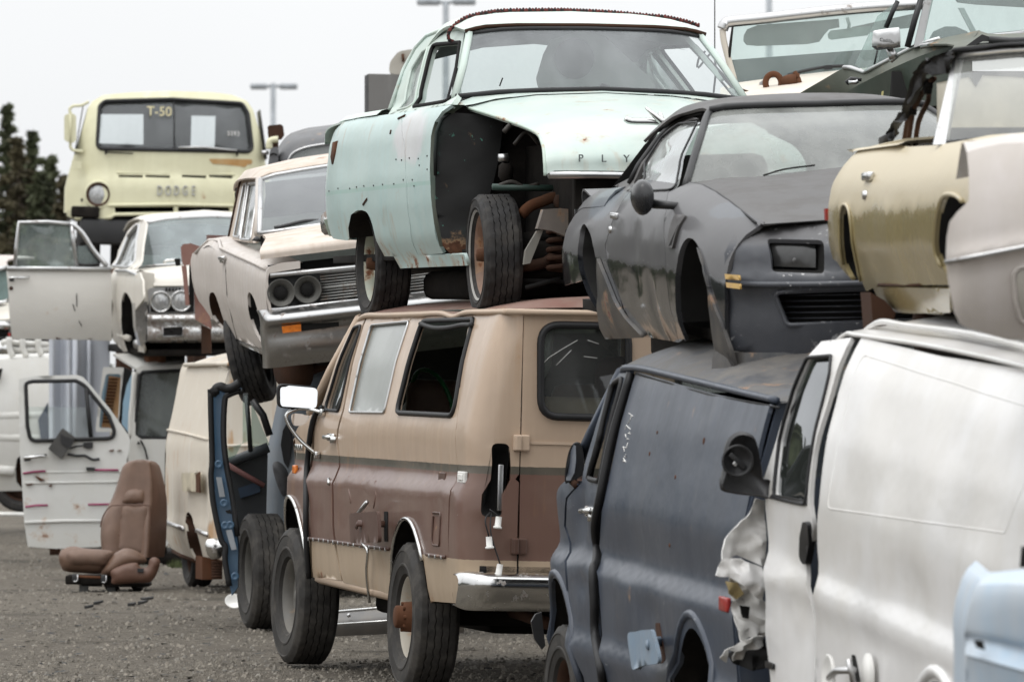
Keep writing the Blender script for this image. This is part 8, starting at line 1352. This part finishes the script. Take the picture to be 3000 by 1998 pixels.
prism('plate', [V((0, p.x, p.y)) for p in rnd([(p.y, p.z) for p in bp_.X(K4(205, 285, 240, 245, 540, 215, 600, 250, 630, 490, 560, 600, 240, 650, 215, 460), 0)], .02)], V((-.06, 0, 0)), M_rustd, E_); tube('yellow_bracket', cr(bp_.X(K4(255, 850, 260, 680, 330, 620, 480, 600), .05), 4), .03, M_yl, E_, 8); q = bp_.X(K4(400, 640), -.05)[0]; tube('post', [q, V((q.x, q.y, -bp_.M.translation.z))], .03, M_rustd, E_, 8); tube('cross_arm', bp_.X(K4(60, 940, 240, 935), 0), .02, M_alu, E_)
gb = Car('metal_box', 'grey sheet metal box behind the mint car tail', 'box', place(Z4(360, 560)[0], 53, (0, 0, 0), 180), 180); E_ = gb.e; M_gb = paint('grey_galvanised', (.20, .195, .185), .5, dirt=.3, dirtcol=(.13, .125, .12), streak=.9, seed=35)
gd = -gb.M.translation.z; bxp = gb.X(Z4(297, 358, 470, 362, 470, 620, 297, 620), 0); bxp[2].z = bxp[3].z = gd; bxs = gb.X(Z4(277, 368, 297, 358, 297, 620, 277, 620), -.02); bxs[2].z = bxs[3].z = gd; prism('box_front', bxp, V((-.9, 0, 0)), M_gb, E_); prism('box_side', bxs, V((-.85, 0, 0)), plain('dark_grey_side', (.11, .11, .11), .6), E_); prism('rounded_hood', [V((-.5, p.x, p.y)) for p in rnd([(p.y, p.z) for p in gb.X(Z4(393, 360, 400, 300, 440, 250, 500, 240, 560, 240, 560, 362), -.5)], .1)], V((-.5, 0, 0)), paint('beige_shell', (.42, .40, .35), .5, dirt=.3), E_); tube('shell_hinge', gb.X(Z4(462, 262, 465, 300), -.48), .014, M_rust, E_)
# grey car with chrome bumper glimpsed under the mint car
ug = Car('car', 'grey car with chrome bumper glimpsed beneath the mint sedan', 'car', place(R4(700, 1080)[0], 41, (0, 0, 0), 180), 180); E_ = ug.e; M_ug = paint('mid_grey_paint', (.12, .12, .122), .4, dirt=.3, seed=36)
sheet('body_end', [ug.X(R4(-100, 1000, 200, 985, 500, 945, 1000, 930, 1600, 930), -.3), ug.X(R4(-100, 1040, 200, 1030, 500, 1010, 1000, 1010, 1600, 1000), 0), ug.X(R4(-100, 1400, 200, 1400, 500, 1400, 1000, 1400, 1600, 1400), .05)], M_ug, E_, 12, 3, .01, V((-1, 0, 0))); mk('lower_body_fill', *boxv((-1.3, .15, -.62), (2.4, 2.1, 1.05), None, .1), M_dark, E_); tube('bumper', cr(ug.X(R4(-80, 1095, 60, 1060, 300, 1075, 480, 1060), .15), 4), .035, M_chr, E_, 8); tube('bumper', cr(ug.X(R4(900, 1060, 1100, 1010, 1350, 990, 1520, 985), .15), 4), .045, M_chr, E_, 8); tube('trim_rail', ug.X(R4(180, 1000, 330, 945, 480, 915), .0), .012, M_chr, E_); prism('number_panel', ug.X(R4(1330, 985, 1520, 975, 1525, 1060, 1330, 1060), .1), V((-.05, 0, 0)), plain('pale_lamp_box', (.5, .5, .48), .5), E_)  # unseen dark box added below the bumper to block light under the tan van

# ================================================================== lamp posts on the skyline
def lamp(name, label, top, heads, depth, gnd=0):
    p = at(top, depth); e = empty(name, label, 'lamp post', Matrix.Translation(V((p.x, depth, 0))), 'lamp posts on the skyline'); m = plain('grey_post', (.30, .32, .34), .5)
    tube('post', [V((0, 0, 0)), V((0, 0, p.z * .6)), V((0, 0, p.z))], [.12, .09, .07], m, e, 8)
    for a, b in heads:
        q = at(b, depth) - V((p.x, depth, 0)); k = at(a, depth) - V((p.x, depth, 0)); tube('arm', [V((0, 0, p.z - .1)), V((k.x, 0, k.z))], .04, m, e, 6); mk('lamp_head', *boxv((q + k) / 2, (abs(q.x - k.x), .28, .16), None, .05), m, e)
Lm = lambda *a: DD(*a)
lamp('lamp_post', 'grey twin headed lamp post above the mint car roof, left of two', Lm(1025, 2)[0], [(Lm(1012, 4)[0], Lm(958, 7)[0]), (Lm(1040, 4)[0], Lm(1094, 6)[0])], 150)
lamp('lamp_post', 'grey twin headed lamp post between yellow truck and grey box', Lm(628, 192)[0], [(Lm(615, 198)[0], Lm(575, 201)[0]), (Lm(642, 198)[0], Lm(684, 201)[0])], 170)
lamp('lamp_post', 'grey lamp post cut by the top edge, right of the mint roof', Lm(1768, -60)[0], [(Lm(1755, -58)[0], Lm(1710, -54)[0]), (Lm(1782, -58)[0], Lm(1828, -54)[0])], 150)
q = at(Lm(1643, 62)[0], 39); q2 = at(Lm(1643, -40)[0], 39); tag(tube('radio_aerial', [q - V((0, 0, .25)), q2], .004, M_blk, None, 5), 'thin black radio aerial rising beside the mint car roof', 'aerial')

# ================================================================== pines at the left edge and the wood they belong to
M_leaf = plain('pine_needles', (.06, .07, .034), .8, var=.6, sc=1.5); M_leaf2 = plain('brownish_pine_needles', (.07, .06, .032), .85, var=.6, sc=1.5); M_bark = plain('pine_bark', (.05, .038, .028), .9, bump=.5)
def pine(x, y, h, rad_, seed, label, n=900, solid=False):
    rg = random.Random(seed); e = empty('pine_tree', label, 'tree', Matrix.Translation(V((x, y, 0))), 'pines at the left edge'); tube('trunk', [V((0, 0, 0)), V((.1, 0, h * .5)), V((0, 0, h * .98))], [.22, .13, .03], M_bark, e, 8)
    vs = []; fs = []; ms = []; nb = int(h * 8)
    for i in range(nb):
        z = h * (.10 + .90 * (i / nb) ** .72); t = z / h; L_ = rad_ * (1 - t) ** 1.05 * rg.choice((.35, .7, 1., 1.45)) + .03; a = i * 2.4 + rg.uniform(-.5, .5); d = V((cos(a), sin(a), rg.uniform(.05, .35))); droop = -.12 * L_
        for k in range(int(n / nb)):
            s_ = rg.random() ** .7; c = d * (L_ * s_) + V((0, 0, z + droop * s_ * s_)) + V((rg.gauss(0, .07), rg.gauss(0, .07), rg.gauss(0, .05))) * (.4 + L_ * .9); u = V((rg.gauss(0, 1), rg.gauss(0, 1), rg.gauss(0, .6))).normalized(); w2 = u.orthogonal().normalized(); w2.rotate(Matrix.Rotation(rg.random() * 6.28, 3, u)); sz = rg.uniform(.04, .095); b = len(vs); vs += [c - u * sz, c + w2 * sz * .35, c + u * sz * 1.2, c - w2 * sz * .35]; fs.append((b, b + 1, b + 2, b + 3))
    o = mk('crown', vs, fs, M_leaf if seed % 2 else M_leaf2, e, False)
D_ = 112.
def pxx(kx): return at(K1(kx, 1000)[0], D_).x
for kx, ky, rr, dd, sd, lb_ in ((60, 150, 1.45, 112, 1, 'tallest dark pine at the left edge of the picture'), (-150, 260, 1.8, 110, 2, 'dark pine cut off by the left edge'), (268, 375, 1.5, 113, 3, 'second tallest dark pine, left of the yellow truck mirror'), (150, 430, 1.6, 108, 4, 'brownish pine standing between the two tallest pines'), (430, 585, .95, 115, 5, 'slim ragged pine just left of the yellow truck'), (530, 745, 1.0, 111, 6, 'small dark pine nearest the yellow truck cab'), (340, 720, 1.5, 106, 7, 'low bushy pine in front of the taller pines')):
    p = at(K1(kx, ky)[0], dd); pine(p.x, dd, p.z, rr, sd, lb_, 9000)
def wood():                        # the same wood running on beyond the left edge, seen only mirrored in the car sides
    rg = random.Random(3); vs = []; fs = []
    for i in range(150):
        az = rad(-7.5 - 62 * (i / 150.)); R0 = rg.uniform(105, 125); x, y = sin(az) * R0, cos(az) * R0; h = rg.uniform(7, 11)
        for k in range(70):
            t = rg.random(); rr = 2.3 * (1 - t) ** .8 * rg.uniform(.4, 1.1); a = rg.random() * 6.28; c = V((x + cos(a) * rr, y + sin(a) * rr, h * t)); u = V((rg.gauss(0, 1), rg.gauss(0, 1), rg.gauss(0, 1))).normalized(); w2 = u.orthogonal().normalized(); sz = rg.uniform(.5, 1.0); b = len(vs); vs += [c - u * sz, c + w2 * sz * .7, c + u * sz, c - w2 * sz * .7]; fs.append((b, b + 1, b + 2, b + 3))
    o = mk('pine_wood', vs, fs, M_leaf, None, False, 'stuff'); o['label'] = 'dark pine wood running on past the left edge'; o['category'] = 'wood'
wood()

# ================================================================== odds and ends on the ground
def gp_(p, extra=0):               # pixel onto the ground
    r = ray(p); t = (0 - CAM.z) / r.z
    for _ in range(6): q = CAM + r * t; t = (gz(q.x, q.y) + extra - CAM.z) / r.z
    return CAM + r * t
q = gp_(DD(522, 1398)[0]); o = lathe('plastic_lid', [(0, .0), (.02, .10), (.045, .125), (.05, .12), (.025, .095), (.01, .001)], (0, 0, 0), (.1, -.75, .65), M_white, None, 28); o.scale = (.55, .55, .55); o.location = q + V((.05, 0, .04)); tag(o, 'white dished plastic lid lying at the foot of the blue door', 'lid')
ch = empty('chrome_bumper', 'long grey steel bumper bar lying under the tan van', 'bumper', Matrix.Translation(gp_(R3(500, 1410)[0]))); hq = ch.matrix_world.translation
ba = [at(p, 38.6) - hq for p in R3(385, 1285, 640, 1262, 900, 1258)]; bb = [at(p, 38.5) - hq for p in R3(385, 1335, 640, 1318, 900, 1315)]; bc = [at(p, 38.55) - hq for p in R3(385, 1385, 640, 1372, 900, 1370)]; sheet('bar', [[p + V((0, .06, .0)) for p in ba], ba, bb, bc], M_ug, ch, 8, 3, .01, V((0, 2, -.2))); tube('bright_edge', [p + V((0, -.01, 0)) for p in ba], .008, M_chr, ch); tube('bright_edge', [p + V((0, -.012, 0)) for p in bb], .006, M_chr, ch); lathe('bolt', [(0, .014), (.012, .012), (.012, .001)], at(R3(440, 1300)[0], 38.5) - hq, (0, -1, 0), M_alu, ch, 8)
ms_ = [ch.matrix_world]; 
M_scr = plain('black_scrap_rubber', (.018, .017, .016), .7); rg = random.Random(11)
scr = ((795, 1490, .16, .05, 'flat black rubber scrap on gravel below the car seat, left piece'), (770, 1510, .12, .04, 'small black rubber chip beside the larger scrap below the seat'), (530, 1512, .10, .05, 'curled black scrap on gravel straight below the seat base'), (480, 1535, .09, .04, 'dark chip on gravel left below the car seat'), (715, 1520, .10, .04, 'thin dark flake on gravel right below the seat'), (760, 1428, .14, .05, 'dark strip on gravel just right of the seat foot'))
for a, b, L_, w_, lb_ in scr:
    q = gp_(Z2(a, b)[0]); L_ *= .4; n_ = 9; ol = [V((cos(k * 6.283 / n_) * L_ * rg.uniform(.6, 1.), sin(k * 6.283 / n_) * L_ * rg.uniform(.5, 1.), .005)) for k in range(n_)]; v, f = prismv(ol, V((0, 0, .02))); v = [p + V((0, 0, .02 * noise.noise(p * 9))) for p in v]; o = mk('rubber_scrap', v, f, M_scr, None, False); o.location = q; tag(o, lb_, 'scrap', 'rubber scraps on the gravel')
q0, q1 = gp_(Z2(0, 1030)[0]), gp_(Z2(130, 1036)[0]); o = tube('white_rail', [V((-.6, 0, .02)), q1 - q0 + V((0, 0, .02))], .025, M_white, None, 6); o.location = q0; tag(o, 'thin white rail lying on the gravel at the left edge', 'rail')
for a, b, lb_ in ((1010, 1290, 'crumpled white rag under the cream van'), (1060, 1300, 'second crumpled white rag under the cream van, right piece')):
    q = gp_(Z2(a, b)[0]); vs, fs = lathev([(0, .02), (.0, .14), (.07, .12), (.11, .06), (.12, .001)], (0, 0, 0), (0, 0, 1), 12); vs = [p * (1 + .45 * noise.noise(p * 14 + V((a, 0, 0)))) for p in vs]; o = mk('rag', vs, fs, plain('dirty_white_cloth', (.45, .46, .48), .9), None, False); o.location = q; tag(o, lb_, 'rag', 'rags under the cream van')
gs = []; fs = []
for i in range(110):
    q = gp_(Z2(950 + rg.uniform(-40, 60), 1310 + rg.uniform(-6, 8))[0]); b = len(gs); a = rg.random() * 6.28; h_ = rg.uniform(.03, .08); gs += [q + V((-.006, 0, 0)), q + V((.006, 0, 0)), q + V((cos(a) * .03, sin(a) * .03, h_))]; fs.append((b, b + 1, b + 2))
o = mk('grass', gs, fs, plain('weed_green', (.05, .062, .02), .8), None, False, 'stuff'); o['label'] = 'thin green weeds beneath the cream van'; o['category'] = 'grass'

rg = random.Random(21); vs = []; fs = []
for i in range(420):               # flakes of rubber, plastic and rust trodden into the gravel
    y = 34 + 24 * rg.random() ** 1.4; x = rg.uniform(-y * .083, -y * .012 if y > 37 else y * .01); z = gz(x, y) + .03 * noise.noise(V((x * .5, y * .35, 0))) + .012 * noise.noise(V((x * 2, y * 1.4, 3))) + .006; b = len(vs); s_ = rg.uniform(.012, .05); a = rg.random() * 6.28; k = rg.uniform(.3, .8)
    for j in range(4): t = a + j * 1.57; vs.append(V((x + cos(t) * s_ * (1 if j % 2 else k), y + sin(t) * s_ * (1 if j % 2 else k), z + rg.uniform(0, .012))))
    fs.append((b, b + 1, b + 2, b + 3))
o = mk('litter', vs, fs, M_scr, None, False, 'stuff'); o['label'] = 'dark flakes of scrap trodden into the gravel'; o['category'] = 'litter'
